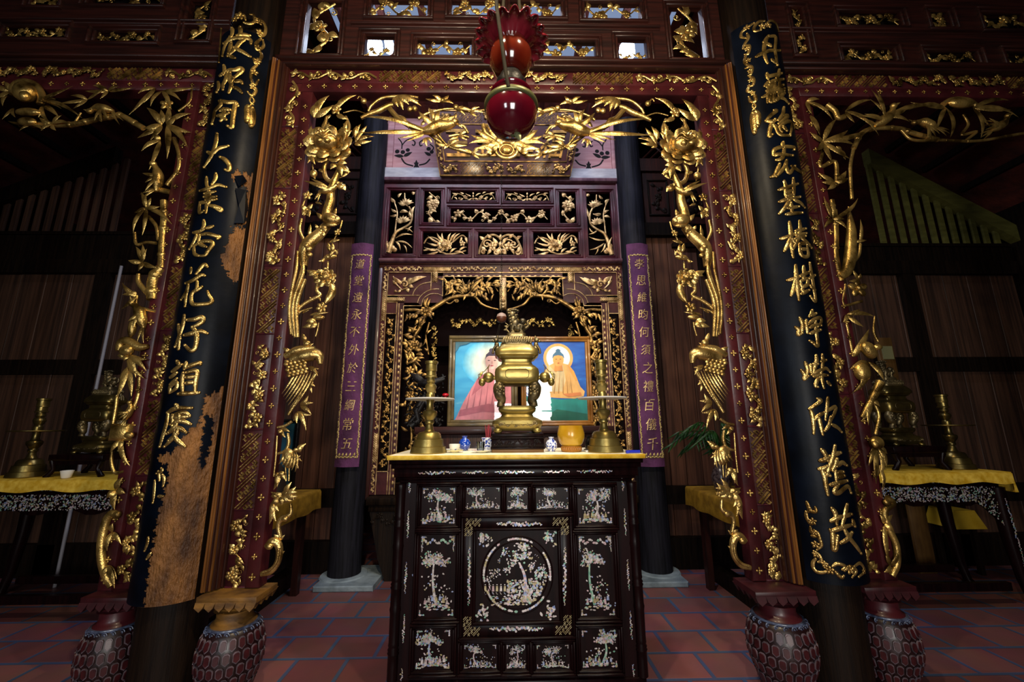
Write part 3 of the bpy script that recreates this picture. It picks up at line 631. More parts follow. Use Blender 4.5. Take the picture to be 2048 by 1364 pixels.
def jamb(root, side, c, half, zb, zt, segs, seed, gold):   # side -1/+1; red lacquer jamb: studded inner strip, carved outer strip
    X = lambda a: c+side*(half+a)
    def bx(b, a0, a1, y0, y1, z0, z1, m=0, bev=.006): x0, x1 = sorted((X(a0), X(a1))); b.box(x0, x1, y0, y1, z0, z1, m, bev)
    b = MB(); bx(b, -.045, .035, PY-.035, PY+.05, zb, LB0-.105); bx(b, .036, .165, PY-.012, PY+.05, zb, LB0-.012); b.build('jamb', LACQ, root)
    z = zb+.06
    while z < LB0-.16: b = MB(); stud(b, X(-.005), PY-.037, z, .022 if round(z*9) % 2 else .018); b.build('stud', gold, root); z += .108
    for i, (kind, z0, z1) in enumerate(segs):
        b = MB(); x0, x1 = sorted((X(.05), X(.155)))
        if kind == 'f': fret(b, x0, x1, z0, z1, PY-.014); nm = 'fret_panel'
        elif kind == 's': arabesque(b, x0, x1, z0, z1, PY-.016, seed+i); nm = 'scroll_carving'
        else: vine(b, x0, x1, z0, z1, PY-.016, seed+i, 2.2); nm = 'floral_carving'
        b.build(nm, gold, root)
        b = MB(); bx(b, .04, .163, PY-.018, PY-.005, z0-.008, z0+.004); b.build('divider', PLUM, root)
ZS = lambda y, x: at(x, y, PY).z
SEG = [('s', ZS(255, 565), 3.96), ('f', ZS(378, 560), ZS(262, 560)), ('v', ZS(532, 548), ZS(384, 548)), ('f', ZS(668, 535), ZS(540, 535)), ('v', ZS(858, 520), ZS(690, 520)), ('f', ZS(1018, 505), ZS(866, 505)), ('v', ZS(1172, 490), ZS(1026, 490))]
LB0, LB1 = 3.965, 4.075
def lintel(root, x0, x1, segs, seed, gold, xs0, xs1):
    b = MB(); b.box(x0, x1, PY-.012, PY+.05, LB0-.01, LB1, 0, .006); b.box(xs0, xs1, PY-.035, PY+.05, LB0-.105, LB0-.022, 0, .006); b.box(x0, x1, PY-.004, PY+.05, LB0-.025, LB0, 0); b.build('lintel', LACQ, root)
    n = round((xs1-xs0)/.113)
    for i in range(n): b = MB(); stud(b, xs0+(i+.5)*(xs1-xs0)/n, PY-.037, LB0-.062, .021 if i % 2 else .017); b.build('stud', gold, root)
    for i, (kind, a0, a1) in enumerate(segs):
        b = MB()
        if kind == 'f': fret(b, a0, a1, LB0, LB1-.01, PY-.014); nm = 'fret_panel'
        elif kind == 's': arabesque(b, a0, a1, LB0, LB1-.01, PY-.016, seed+i); nm = 'scroll_carving'
        else: vine(b, a0, a1, LB0, LB1-.01, PY-.016, seed+i, 2.2); nm = 'floral_carving'
        b.build(nm, gold, root)
CP = thing('carved_portal', 'great red and gilt carved portal with phoenixes and peonies in the middle bay', 'portal', (PC, PY, .52), None)
HALF = 1.478
jamb(CP, -1, PC, HALF, .535, LB1, SEG, 10, GOLD); jamb(CP, 1, PC, HALF, .535, LB1, SEG, 30, GOLD)
lintel(CP, PC-1.64, PC+1.64, [('s', PC-1.6, PC-.98), ('f', PC-.96, PC-.5), ('v', PC-.47, PC-.1), ('v', PC+.1, PC+.47), ('f', PC+.5, PC+.96), ('s', PC+.98, PC+1.6)], 50, GOLD, PC-1.52, PC+1.52)
for s in (-1, 1):
    b = MB()
    for a0, a1, y0, mi in ((1.64, 1.653, PY-.03, 0), (1.651, 1.665, PY-.06, 0), (1.664, 1.674, PY-.078, 0), (1.673, 1.683, PY-.09, 1), (1.682, 1.691, PY-.098, 0), (1.69, 1.70, PY-.105, 1), (1.699, 1.712, PY-.112, 1)):
        e = .034 if s > 0 else 0; x0, x1 = sorted((PC+s*(a0-e), PC+s*(a1-e))); b.box(x0, x1, y0, PY+.06, 0.54, 4.084, mi, .006)
    b.build('outer_post', [WOODR, WOOD], CP)
# --- left half of the open carving, then its mirror image on the right
C = Carve((560, 120, 4.263), PY-.03, CP)
C.tube([(750, 440), (780, 390), (860, 330), (960, 312), (1100, 310), (1180, 322)], (10, 14, 12), .0)
C.fan(980, 312, [(1050, 425), (1180, 345), (1205, 392), (1010, 400), (1100, 380)], 62)
C.tube([(690, 495), (760, 462), (850, 430), (920, 392), (965, 380)], (16, 24, 20)); C.tube([(930, 410), (990, 480), (1050, 525), (1130, 570), (1225, 605)], (22, 26, 30))
C.leaf(975, 470, 1100, 600, 45, .15); C.ell(715, 350, 26, 26); C.ell(1108, 420, 24, 26); C.ell(1148, 414, 24, 26); C.tube([(715, 350), (680, 310), (660, 330)], 6)
C.tube([(1225, 605), (1330, 560), (1420, 520), (1480, 500)], (26, 20, 16)); C.leaf(1200, 560, 1260, 500, 36); C.leaf(1330, 560, 1290, 480, 40); C.leaf(1400, 530, 1500, 470, 40)
C.tube([(1180, 500), (1260, 455), (1400, 420), (1520, 415)], (14, 12, 8)); C.ell(1500, 400, 24, 24); C.ell(1390, 345, 26, 24); C.fan(1380, 350, [(1240, 330), (1300, 300), (1480, 372), (1440, 300)], 40)
C.fan(1500, 420, [(1580, 470), (1560, 390), (1640, 430)], 36); C.fan(1620, 440, [(1700, 400), (1680, 480), (1740, 450)], 34); C.tube([(1500, 420), (1600, 440), (1720, 430), (1800, 400)], (10, 7)); C.done('fruiting_branch')
C.fan(285, 490, [(420, 302), (455, 384), (330, 360)], 78); C.leaf(300, 495, 385, 470, 40, .3); C.leaf(470, 430, 655, 298, 58, .1); C.leaf(440, 440, 520, 360, 46); C.fl(480, 430, 46); C.leaf(480, 455, 585, 505, 52, -.1); C.leaf(430, 465, 410, 500, 30)
C.tube([(540, 450), (640, 430), (730, 458)], 6); C.tube([(400, 480), (385, 560), (390, 620)], (14, 20)); C.tube([(560, 480), (590, 560), (575, 640)], (10, 16)); C.done('leaf_spray')
C.rose(415, 725, 185, .03)
for x, t in ((275, ((268, 560), (240, 590), (320, 575))), (390, ((385, 505), (345, 585), (438, 565), (415, 530))), (560, ((582, 500), (520, 572), (612, 598), (540, 540))), (640, ((690, 545), (740, 560), (655, 560)))): C.fan(x, 665, t, 44, .0)
C.fan(640, 700, [(802, 652), (780, 690), (720, 610), (690, 730)], 44, .0); C.fan(270, 790, [(235, 880), (300, 890), (250, 740)], 50); C.leaf(300, 800, 360, 850, 50); C.leaf(480, 800, 400, 855, 60); C.leaf(600, 780, 540, 860, 50); C.done('peony')
C.tube([(400, 860), (375, 930), (395, 1010), (450, 1045)], (18, 20, 22)); C.tube([(530, 860), (500, 950), (460, 1040), (435, 1120), (430, 1200), (400, 1300), (392, 1370)], (20, 26, 34, 40, 42))
C.fan(490, 880, [(605, 800), (600, 955), (525, 990), (430, 930), (570, 880)], 62); C.leaf(560, 900, 500, 1010, 46, .3); C.ell(287, 968, 32, 36); C.tube([(275, 890), (285, 960)], 7); C.leaf(285, 985, 300, 1015, 26); C.leaf(330, 930, 370, 960, 30)
C.leaf(520, 1060, 560, 1110, 60); C.ell(520, 1080, 32, 28); C.fl(235, 1155, 42); C.fan(230, 1275, [(180, 1240), (280, 1225), (250, 1340), (190, 1320)], 44); C.fl(225, 1300, 40); C.tube([(190, 1250), (215, 1190), (240, 1160)], 9); C.leaf(300, 1210, 360, 1230, 26); C.done('trunk')
C.bird(410, 1115, 8, 165, wing=((-.8, .75), (-1.2, .7), (-.95, .55)), tail=((-.75, -.35), (-.6, -.45))); C.done('bird')
C = Carve((560, 420, 4.26), PY-.03, CP)
C.ell(435, 80, 80, 55, .03, .9, 15); C.leaf(380, 90, 310, 22, 46); C.leaf(460, 50, 480, -20, 40); C.ell(480, 80, 34, 30, .045); C.ell(435, 125, 48, 18, .045); C.fl(355, 182, 50); C.fan(330, 160, [(300, 120), (350, 130), (400, 170)], 32); C.done('carved_beast_head')
C.tube([(400, 130), (330, 210), (260, 270), (215, 330), (205, 400), (205, 480)], (40, 52, 58, 46, 30))
for p, w in (([(150, 350), (140, 500), (110, 640), (85, 780), (80, 900), (95, 1060)], 13), ([(185, 380), (198, 520), (160, 640), (120, 760), (108, 900), (130, 1085)], 15), ([(215, 590), (165, 720), (138, 850), (150, 1085)], 17), ([(205, 420), (175, 560), (130, 700), (97, 850), (110, 1070)], 12)): C.tube(p, (w, w*1.2, w), .01)
C.leaf(250, 240, 262, 115, 34); C.tube([(185, 75), (168, 170), (205, 260)], 14); C.ell(245, 330, 30, 26, .04); C.ell(250, 380, 28, 22, .04); C.ell(225, 300, 26, 22, .04); C.tube([(150, 885), (190, 860), (275, 832)], (14, 6)); C.leaf(190, 880, 250, 850, 20); C.leaf(165, 830, 140, 780, 26); C.done('trunk')
C.tube([(530, 90), (510, 160), (470, 235), (460, 270)], (8, 6)); C.fl(490, 190, 30); C.leaf(420, 275, 512, 252, 34); C.fan(440, 360, [(410, 275), (445, 280), (485, 350), (420, 300)], 44)
C.tube([(410, 440), (405, 500)], 10); R0 = C.b; C.b = MB(); C.rose(385, 575, 88, .02); C.done('rose_blossom'); C.b = R0; C.fan(330, 540, [(225, 512), (240, 560), (280, 590)], 52); C.tube([(430, 610), (447, 680), (425, 745), (385, 790)], (26, 34, 14)); C.leaf(440, 690, 385, 795, 44)
C.tube([(320, 610), (315, 690), (340, 728), (240, 780), (170, 832), (145, 872)], (15, 17, 14)); C.leaf(325, 660, 360, 640, 18); C.leaf(270, 765, 250, 740, 18); C.leaf(330, 740, 345, 775, 20)
C.fl(355, 832, 48, 6); C.leaf(255, 895, 412, 872, 30); C.ell(330, 915, 52, 22, .015); C.fan(310, 955, [(188, 1000), (220, 950), (250, 1010)], 56); C.tube([(330, 960), (320, 1020), (302, 1078)], 8); C.done('rose_branch')
C.bird(425, 395, 182, 120, wing=((-.45, -.5), (-.2, -.4)), tail=((-.6, -.5), (-.6, -.3))); C.done('bird')
C = Carve((460, 700, 4.546), PY-.03, CP)
C.tube([(500, 60), (600, 10), (680, -10), (770, -20)], (30, 44, 34, 16), .02); C.ell(700, -60, 34, 30, .03); C.leaf(690, -70, 660, -150, 50); C.leaf(560, 30, 480, -20, 50); C.leaf(640, 0, 760, -60, 46)
C.tube([(560, 90), (660, 60), (760, 40), (810, 60), (820, 130)], (50, 62, 60, 44, 20), .03)
for i in range(6):
    for j in range(5): C.ell(515+j*38+i*6-(i % 2)*12, 105+i*26-j*10, 22, 15, .05, .6, 20)
for i in range(7): C.leaf(620+i*24, 150+i*10, 470+i*14, 400+i*26, 24, .06, .01+.004*i)
C.fan(720, 150, [(740, 190), (810, 170), (800, 240)], 36); C.done('phoenix')
C.tube([(795, 195), (740, 280), (650, 400), (530, 590)], (13, 16, 15)); C.fan(700, 308, [(745, 392), (680, 395), (772, 330), (760, 290), (650, 320)], 42); C.fan(640, 512, [(755, 480), (712, 412), (740, 585), (680, 450)], 46); C.fan(615, 560, [(575, 645), (608, 668), (692, 735), (735, 590), (660, 640)], 44)
C.tube([(430, 705), (500, 690), (560, 650)], (12, 14)); C.fan(460, 720, [(545, 745), (505, 795), (440, 760)], 44); C.tube([(430, 780), (415, 1000), (398, 1150)], 9); C.done('bamboo_spray')
C.tube([(525, 755), (535, 840), (505, 915), (430, 945)], (12, 18, 16, 10), .02); C.ell(535, 985, 62, 90, .02, .6, -15)
for i in range(6): C.leaf(500+i*20, 930, 440+i*30, 1040+i*14, 34, .1, .03)
C.tube([(505, 1060), (510, 1190)], 8); C.tube([(540, 1070), (535, 1190)], 8); C.fan(610, 930, [(690, 850), (640, 870), (590, 890)], 60); C.fan(570, 985, [(655, 1012), (640, 960), (620, 1080)], 40); C.done('crane')
C.fan(450, 1115, [(395, 1275), (430, 1250), (500, 1180), (410, 1160)], 50); C.ell(470, 1125, 30, 24, .03); C.fan(500, 1320, [(370, 1290), (600, 1240), (610, 1290), (420, 1360), (560, 1200), (610, 1330)], 56); C.rose(560, 1330, 40); C.done('leaf_spray')
C = Carve((380, 960, 3.377), PY-.03, CP)
C.fan(610, 110, [(700, 80), (690, 140), (620, 170), (545, 110), (540, 170)], 50); C.fan(560, 150, [(535, 300), (600, 210), (540, 240), (580, 280)], 44)
C.tube([(680, 160), (682, 220), (655, 250), (612, 270), (598, 320), (610, 385)], (10, 14, 20, 16, 14)); C.ell(640, 262, 24, 18, .02); C.leaf(610, 400, 566, 368, 34); C.leaf(600, 410, 640, 370, 26)
C.tube([(520, 455), (555, 418), (592, 430), (606, 485), (590, 560), (545, 618), (480, 636)], (24, 30, 26, 22, 20, 16), .01); C.tube([(600, 460), (585, 550), (540, 605), (490, 625)], (8, 10), .03); C.ell(535, 448, 26, 22, .025); C.leaf(600, 510, 640, 480, 26); C.done('scroll_bracket')
# centre: phoenix with long tail, medallion and acanthus
C2 = Carve((560, 120, 4.263), PY-.03, CP)
for x, y, w, bd in ((700, 484, 46, -.03), (685, 622, 52, .04), (1085, 690, 40, .06), (1000, 668, 34, .06)): C2.leaf(1250, 612, x, y, w, bd, .025)
C2.done('phoenix_tail')
C2 = Carve((500, 0, 2.966), PY-.03, CP)
C2.tube([(1030, 778), (1080, 768), (1130, 748), (1180, 742), (1215, 728)], (20, 36, 38, 26, 18), .035, .9); C2.ell(1215, 722, 24, 20, .04, .9); C2.leaf(1222, 730, 1262, 758, 20, 0, .04); C2.tube([(1235, 742), (1270, 752), (1295, 790)], (8, 10, 6), .03)
C2.fan(1100, 745, [(1000, 660), (1060, 640), (1130, 650), (1180, 680)], 40, .03); C2.tube([(1100, 780), (1140, 830), (1175, 870)], (8, 6), .02); C2.leaf(1215, 710, 1225, 670, 18); C2.done('phoenix')
C2.tube([(1040, 780), (1110, 830), (1180, 868), (1260, 893), (1310, 908), (1400, 922), (1480, 880)], (8, 12, 13, 12, 10)); C2.fan(1045, 815, [(1020, 850), (1050, 868), (1078, 845)], 26); C2.fan(1180, 860, [(1100, 850), (1150, 885), (1240, 830), (1290, 860)], 26); C2.fan(1320, 905, [(1380, 880), (1360, 940), (1270, 880)], 26)
C2.tube([(1180, 810), (1240, 800), (1300, 815)], 9); C2.fan(1240, 800, [(1300, 780), (1290, 830), (1180, 830)], 24); C2.done('vine_branch')
C2.fan(1470, 850, [(1310, 800), (1300, 850), (1340, 765), (1385, 730), (1330, 880), (1400, 880)], 44, .02); C2.fan(1440, 900, [(1400, 900), (1380, 870), (1470, 860)], 34, .03); C2.tube([(1385, 740), (1400, 790), (1450, 825), (1520, 835)], (16, 20, 14), .02); C2.done('acanthus')
HALFPARTS = [o for o in CP.children if o.name.split('.')[0] in ('fruiting_branch', 'leaf_spray', 'peony', 'trunk', 'bird', 'carved_beast_head', 'rose_branch', 'rose_blossom', 'phoenix', 'bamboo_spray', 'crane', 'scroll_bracket', 'phoenix_tail', 'vine_branch', 'acanthus')]
for o in HALFPARTS: mirror_part(o, CP, PC)
b = MB(); c0 = at(1013, 300, PY-.06); k = mpp(c0)
for rr, t in ((19, 3.5), (12, 2)):
    b.tube([c0+V((math.cos(a*math.pi/10)*rr*k*1.15, 0, math.sin(a*math.pi/10)*rr*k)) for a in range(21)], t*k, 8, V((0, -1, 0)))
b.ell(c0, 11*k, 5*k, 9*k); 
for s in (-1, 1): b.leaf(c0+V((s*10*k, 0, 6*k)), c0+V((s*40*k, 0, 22*k)), 16*k); b.leaf(c0+V((s*8*k, 0, 10*k)), c0+V((s*22*k, 0, 34*k)), 14*k)
b.build('medallion', GOLD, CP)
# ---------------------------------------------------------------- side portals with bamboo carving
def side_portal(s, label):
    root = thing('carved_portal', label, 'portal', (s*3.4, PY, .52)); c = s*3.42; half = abs(c)-2.275
    zz = [3.96, 3.55, 2.9, 2.5, 2.05, 1.62, 1.15, .56]
    segs = [(k, zz[i+1]+.01, zz[i]-.01) for i, k in enumerate('vfvfvfv')]
    jamb(root, -s, c, half, .53, LB1+.02, segs, 70 if s < 0 else 90, GOLDW); jamb(root, s, c, half, .53, LB1+.02, [], 0, GOLDW)
    e = c-s*(half+.16); f = c+s*(half+.16); x0, x1 = min(e, f), max(e, f)
    xs = [x0+(x1-x0)*t for t in (.02, .16, .32, .5, .68, .84, .98)]
    lintel(root, x0, x1, [(k, xs[i]+.01, xs[i+1]-.01) for i, k in enumerate('sfvvfs')], 110 if s < 0 else 130, GOLDW, c-half-.04, c+half+.04)
    for q in (-1, 1):
        b = MB(); a0, a1 = sorted((c+q*(half+.165), c+q*(half+.21))); b.box(a0, a1, PY-.04, PY+.08, .54, 4.084, 0, .006); b.build('outer_post', WOODR, root)
    return root
SL = side_portal(-1, 'dim red and gilt carved portal with gold bamboo in the left bay')
SR = side_portal(1, 'dim red and gilt carved portal with bird and bamboo in the right bay')
C = Carve((0, 0, 2.966), PY-.03, SL, GOLDW)
C.bamboo([(120, 740), (365, 740), (440, 738), (560, 712), (690, 688), (730, 690), (850, 760)], 17); C.fan(310, 735, [(240, 700), (250, 770), (360, 690), (330, 770), (400, 730)], 34); C.leaf(570, 690, 600, 720, 24); C.tube([(440, 735), (480, 670)], 7); C.done('bamboo_branch')
C.ell(150, 545, 62, 62, .04); C.ell(150, 570, 26, 30, .09, .9); C.tube([(75, 560), (90, 510), (150, 490), (215, 515), (250, 575), (240, 620)], (20, 26, 20), .02); C.ell(165, 665, 72, 26, .04); C.ell(160, 722, 55, 28, .03); C.done('fruit_ornament')
C.fan(230, 600, [(320, 590), (350, 540), (460, 690), (410, 520), (350, 640)], 34); C.fan(250, 630, [(340, 690), (285, 710), (230, 690)], 40); C.fan(60, 540, [(-30, 500), (30, 490), (-20, 580), (20, 620)], 44); C.fan(80, 640, [(20, 700), (90, 690)], 30); C.fan(190, 740, [(60, 720), (120, 775), (250, 770)], 24); C.done('leaf_spray')
C.bird(610, 640, 165, 130, wing=((-.1, .55), (.2, .6), (-.3, .35)), tail=((-.9, .5), (-1.0, .3))); C.done('bird')
C.fan(520, 590, [(370, 610), (430, 570), (440, 640), (620, 520)], 30); C.fan(640, 540, [(520, 540), (560, 510), (700, 515), (780, 520), (600, 580)], 32); C.fan(920, 520, [(780, 665), (830, 550), (860, 600)], 38); C.fan(960, 540, [(1060, 590), (1140, 520), (1010, 640), (900, 620)], 36); C.tube([(1140, 520), (1130, 600), (1060, 660)], 8); C.fl(990, 620, 40); C.done('leaf_spray')
C.fan(960, 740, [(830, 810), (880, 650), (860, 760), (955, 660), (900, 820)], 52); C.fan(990, 740, [(1120, 680), (1120, 780), (1100, 860), (1000, 640), (990, 920), (1040, 700)], 50); C.fan(950, 830, [(890, 990), (850, 890), (920, 800)], 44); C.tube([(1030, 820), (1060, 900), (1060, 1000), (990, 1100)], 13); C.done('bamboo_leaf_star')
C.bird(940, 1060, 80, 150, wing=((-.2, .45), (.1, .6), (-.5, .4)), tail=((-.8, .4), (-.7, .55))); C.tube([(880, 1130), (940, 1125), (1010, 1140)], 16); C.done('bird')
C = Carve((0, 160, 2.526), PY-.03, SL, GOLDW)
C.bamboo([(828, 610), (830, 700), (822, 790), (815, 950)], 17); C.bamboo([(815, 950), (775, 1010), (770, 1110)], 26); C.tube([(750, 690), (790, 740), (800, 810)], 9); C.tube([(680, 770), (690, 830), (740, 820), (790, 825)], 8); C.tube([(770, 1100), (730, 1060), (700, 1020), (700, 980)], (16, 10)); C.done('bamboo_stem')
C.fan(738, 645, [(685, 668), (715, 575), (740, 580), (680, 760), (720, 770), (800, 640), (855, 720), (760, 600)], 32); C.done('bamboo_leaf_star')
C.fan(720, 920, [(655, 912), (690, 850), (740, 860), (790, 945), (700, 960), (720, 840)], 34); C.fan(690, 1090, [(625, 1030), (625, 1085), (622, 1150), (660, 1070)], 30); C.done('leaf_spray')
C.bird(715, 1190, 100, 130, wing=((-.4, .4), (-.1, .5)), tail=((-.9, .3), (-1, .1))); C.tube([(690, 1090), (690, 1140), (740, 1160), (790, 1170)], 9); C.done('bird')
C = Carve((0, 640, 4.262), PY-.03, SL, GOLDW)
C.ell(1130, 60, 34, 90, .02); C.tube([(1020, 260), (1030, 200), (1080, 175), (1180, 230), (1260, 225)], (30, 34, 40, 20), .02); C.ell(1080, 260, 60, 50, .03); C.fan(1090, 300, [(1010, 300), (1240, 330), (1230, 420), (1220, 480), (1150, 470), (1060, 340)], 70); C.done('lotus')
C.fan(1085, 400, [(1115, 625), (1060, 560), (1000, 640)], 70); C.tube([(1190, 490), (1180, 640), (1140, 760)], 18); C.tube([(1000, 640), (985, 760), (960, 900)], 14); C.bird(1105, 790, 60, 140); C.done('leaf_spray')
C.b.box(*sorted((C.p(975, 880).x, C.p(1150, 880).x)), PY-.07, PY-.02, C.p(1000, 1030).z, C.p(1000, 885).z, 0, .02); C.fan(1040, 1020, [(980, 1000), (1100, 1220), (1010, 1100), (950, 1120)], 60); C.ell(1100, 980, 40, 30, .05); C.tube([(960, 1090), (950, 1200), (980, 1300), (1060, 1290)], 14); C.done('rock')
C = Carve((0, 800, 2.418), PY-.03, SL, GOLDW)
C.fan(560, 440, [(590, 380), (520, 470), (600, 450), (555, 520)], 44); C.tube([(575, 560), (540, 550), (510, 600), (490, 720), (505, 830), (540, 900)], (16, 20, 20, 16), .01); C.fan(540, 640, [(580, 690), (520, 720), (545, 600)], 34); C.ell(565, 555, 20, 18, .02); C.fan(520, 800, [(560, 860), (500, 850), (550, 900)], 36); C.done('scroll_bracket')
C = Carve((1488, 0, 2.966), PY-.03, SR, GOLDW)
C.bamboo([(650, 880), (700, 790), (790, 760), (930, 765), (1000, 790), (1150, 830)], 15); C.bamboo([(1150, 830), (1240, 835), (1400, 835), (1660, 790)], 9); C.tube([(930, 770), (1000, 830), (1150, 832)], 9); C.done('bamboo_branch')
C.bird(840, 710, 30, 150, wing=((-.1, .9), (.1, 1.2), (.25, 1.1), (-.55, .55), (-.75, .6)), tail=((-.8, .5), (-.7, .3))); C.done('bird')
C.fan(850, 690, [(1130, 640), (960, 640), (970, 720)], 38); C.ell(1290, 610, 80, 34, .02); C.tube([(1180, 620), (1240, 590), (1340, 600), (1400, 660)], 16); C.fan(1200, 640, [(1010, 610), (1000, 650), (1220, 800), (1150, 760)], 38); C.fan(1360, 640, [(1550, 600), (1560, 650), (1400, 800), (1450, 740), (1600, 690)], 38); C.tube([(1300, 680), (1330, 740), (1290, 800), (1380, 780), (1320, 830)], 8); C.done('orchid_spray')
C.bird(1090, 730, 150, 130); C.bird(1520, 750, 25, 120); C.done('bird')
C.fan(370, 600, [(440, 590), (400, 670), (510, 700), (500, 650)], 34); C.tube([(490, 620), (540, 660), (560, 700), (600, 690)], 16); C.fan(600, 660, [(740, 600), (700, 680), (780, 790), (650, 720)], 34); C.leaf(390, 680, 445, 790, 46); C.fan(470, 840, [(400, 790), (720, 775), (430, 890), (600, 780), (640, 860), (610, 930), (540, 720), (520, 950)], 44); C.done('bamboo_leaf_star')
C.bamboo([(470, 880), (450, 990), (540, 960), (550, 1100)], 12); C.tube([(650, 880), (630, 1000), (640, 1180)], 10); C.fan(580, 890, [(550, 870), (600, 940)], 40); C.fan(540, 1080, [(470, 1080), (610, 1060), (500, 1120), (600, 1020), (450, 1030)], 44); C.fan(530, 1300, [(480, 1180), (660, 1190), (590, 1300), (480, 1350), (600, 1350), (510, 1200)], 34); C.done('leaf_spray')
C = Carve((1488, 400, 2.966), PY-.03, SR, GOLDW)
C.bamboo([(535, 60), (545, 200), (545, 340), (575, 480)], 16); C.bamboo([(520, 0), (530, 60)], 14); C.tube([(620, 40), (635, 180), (630, 330), (610, 420), (570, 460)], (4, 26, 34, 30, 20), .01); C.leaf(690, 260, 690, 130, 30); C.tube([(690, 260), (680, 330), (640, 380)], 9); C.leaf(650, 250, 720, 240, 26); C.done('bamboo_shoot')
C.fl(672, 525, 58, 5); C.fan(680, 470, [(650, 420), (690, 440), (630, 480)], 30); C.tube([(600, 500), (590, 620), (700, 600)], 8); C.fan(610, 680, [(755, 690), (700, 745), (590, 720), (680, 650)], 36); C.tube([(600, 700), (640, 900)], 10); C.done('blossom')
C.tube([(775, 690), (770, 780), (795, 840)], (4, 8, 8)); C.ell(740, 890, 40, 56, .03, .7, -30); C.ell(795, 872, 26, 18, .04); C.leaf(640, 940, 730, 785, 56); C.ell(700, 1020, 46, 60, .02); C.fan(740, 960, [(650, 1130), (700, 1110), (820, 1060), (640, 1000)], 44); C.tube([(810, 1080), (760, 1180), (700, 1290)], (26, 20, 12), .02); C.done('pheasant')
C.fan(750, 1180, [(700, 1300), (740, 1320), (800, 1220)], 36); C.tube([(770, 1200), (800, 1280), (780, 1390)], 10); C.done('leaf_spray')
C = Carve((1700, 640, 3.79), PY-.03, SR, GOLDW)
C.ell(200, 930, 54, 48, .03); C.ell(190, 940, 22, 24, .08); C.fan(210, 960, [(275, 1010), (150, 1090), (270, 1100), (160, 1000), (230, 1160), (200, 1210)], 52); C.fan(220, 1100, [(180, 1190), (270, 1130), (240, 1280)], 40); C.done('fruit_ornament')
C = Carve((1488, 800, 2.418), PY-.03, SR, GOLDW)
C.tube([(690, 470), (720, 500), (680, 540), (700, 620), (735, 700), (740, 790), (715, 850)], (14, 16, 14), .01); C.fan(680, 600, [(715, 560), (660, 560), (720, 630), (700, 770)], 34); C.ell(690, 495, 18, 16, .02); C.fan(710, 800, [(690, 740), (740, 740), (680, 830)], 32); C.done('scroll_bracket')
# ---------------------------------------------------------------- transoms above the portals
def transom(s, label, holes, x0, x1, lit, gold):
    root = thing('carved_transom', label, 'transom', ((x0+x1)/2, PY, 4.1))
    b = MB(); grid_panel(b, x0, x1, 4.17, 5.25, holes, PY-.02, PY+.03)
    for h in holes:
        frame_ring(b, h[0]-.05, h[1]+.05, h[2]-.04, h[3]+.04, .02, PY-.045, PY); frame_ring(b, h[0]-.022, h[1]+.022, h[2]-.018, h[3]+.018, .02, PY-.032, PY)
    b.build('panelled_board', WOODRX, root)
    b = MB()
    for z0, z1, y in ((4.085, 4.11, PY-.055), (4.115, 4.145, PY-.075), (4.15, 4.172, PY-.05), (4.455, 4.475, PY-.03), (4.48, 4.50, PY-.04)): b.box(*((PC-1.2, PC+1.2) if s == 0 and z0 > 4.4 else (x0, x1)), y, PY+.03, z0, z1, 0, .006)
    b.build('rail', WOODRX, root)
    for i, h in enumerate(holes):
        if h in lit and lit[h] == 0: continue
        b = MB(); hot = s == 0 and i in (1, 6); vine(b, h[0], h[1], h[2], h[3]-(.12 if hot else 0), PY-.0, 200+i*7+(0 if s == 0 else 50*s+60), .6 if hot else .9 if s == 0 else 1.2); b.build('openwork_carving', gold, root)
    if s:
        b = MB(); b.box(x0, x1, PY+.035, PY+.05, 4.17, 5.25); b.build('backing_board', DARKC, root, False)
    return root
LH = [(-1.55, -1.29, 4.205, 4.705), (-1.085, -.865, 4.19, 4.395), (-.685, -.27, 4.205, 4.36), (-1.06, -.62, 4.565, 4.735), (-.43, -.02, 4.58, 4.74)]
H = [(PC+a, PC+b_, c, d) for a, b_, c, d in LH]+[(PC-b_, PC-a, c, d) for a, b_, c, d in LH]
TC = transom(0, 'central red transom whose carved openings glow with daylight', H, PC-1.72, PC+1.72, {}, GOLD)
def phole(a): p, q = at(a[0], a[1], PY), at(a[2], a[3], PY); return (min(p.x, q.x), max(p.x, q.x), min(p.z, q.z), max(p.z, q.z))
HL = [phole(a) for a in ((18, 57, 135, 81), (199, 66, 312, 89), (385, 4, 415, 86), (79, -22, 120, 17), (189, -22, 324, 15))]
HR = [phole(a) for a in ((1577, 20, 1616, 113), (1672, 27, 1800, 57), (1680, 100, 1788, 127), (1845, 106, 1953, 132), (1853, 27, 1898, 60), (1957, 30, 2048, 64), (2004, 108, 2100, 138))]
transom(-1, 'dark left transom with small gilt carvings on black ground', HL, -4.9, -2.1, {}, GOLDW)
transom(1, 'dark right transom with small gilt carvings on black ground', HR, 2.1, 4.9, {}, GOLDW)
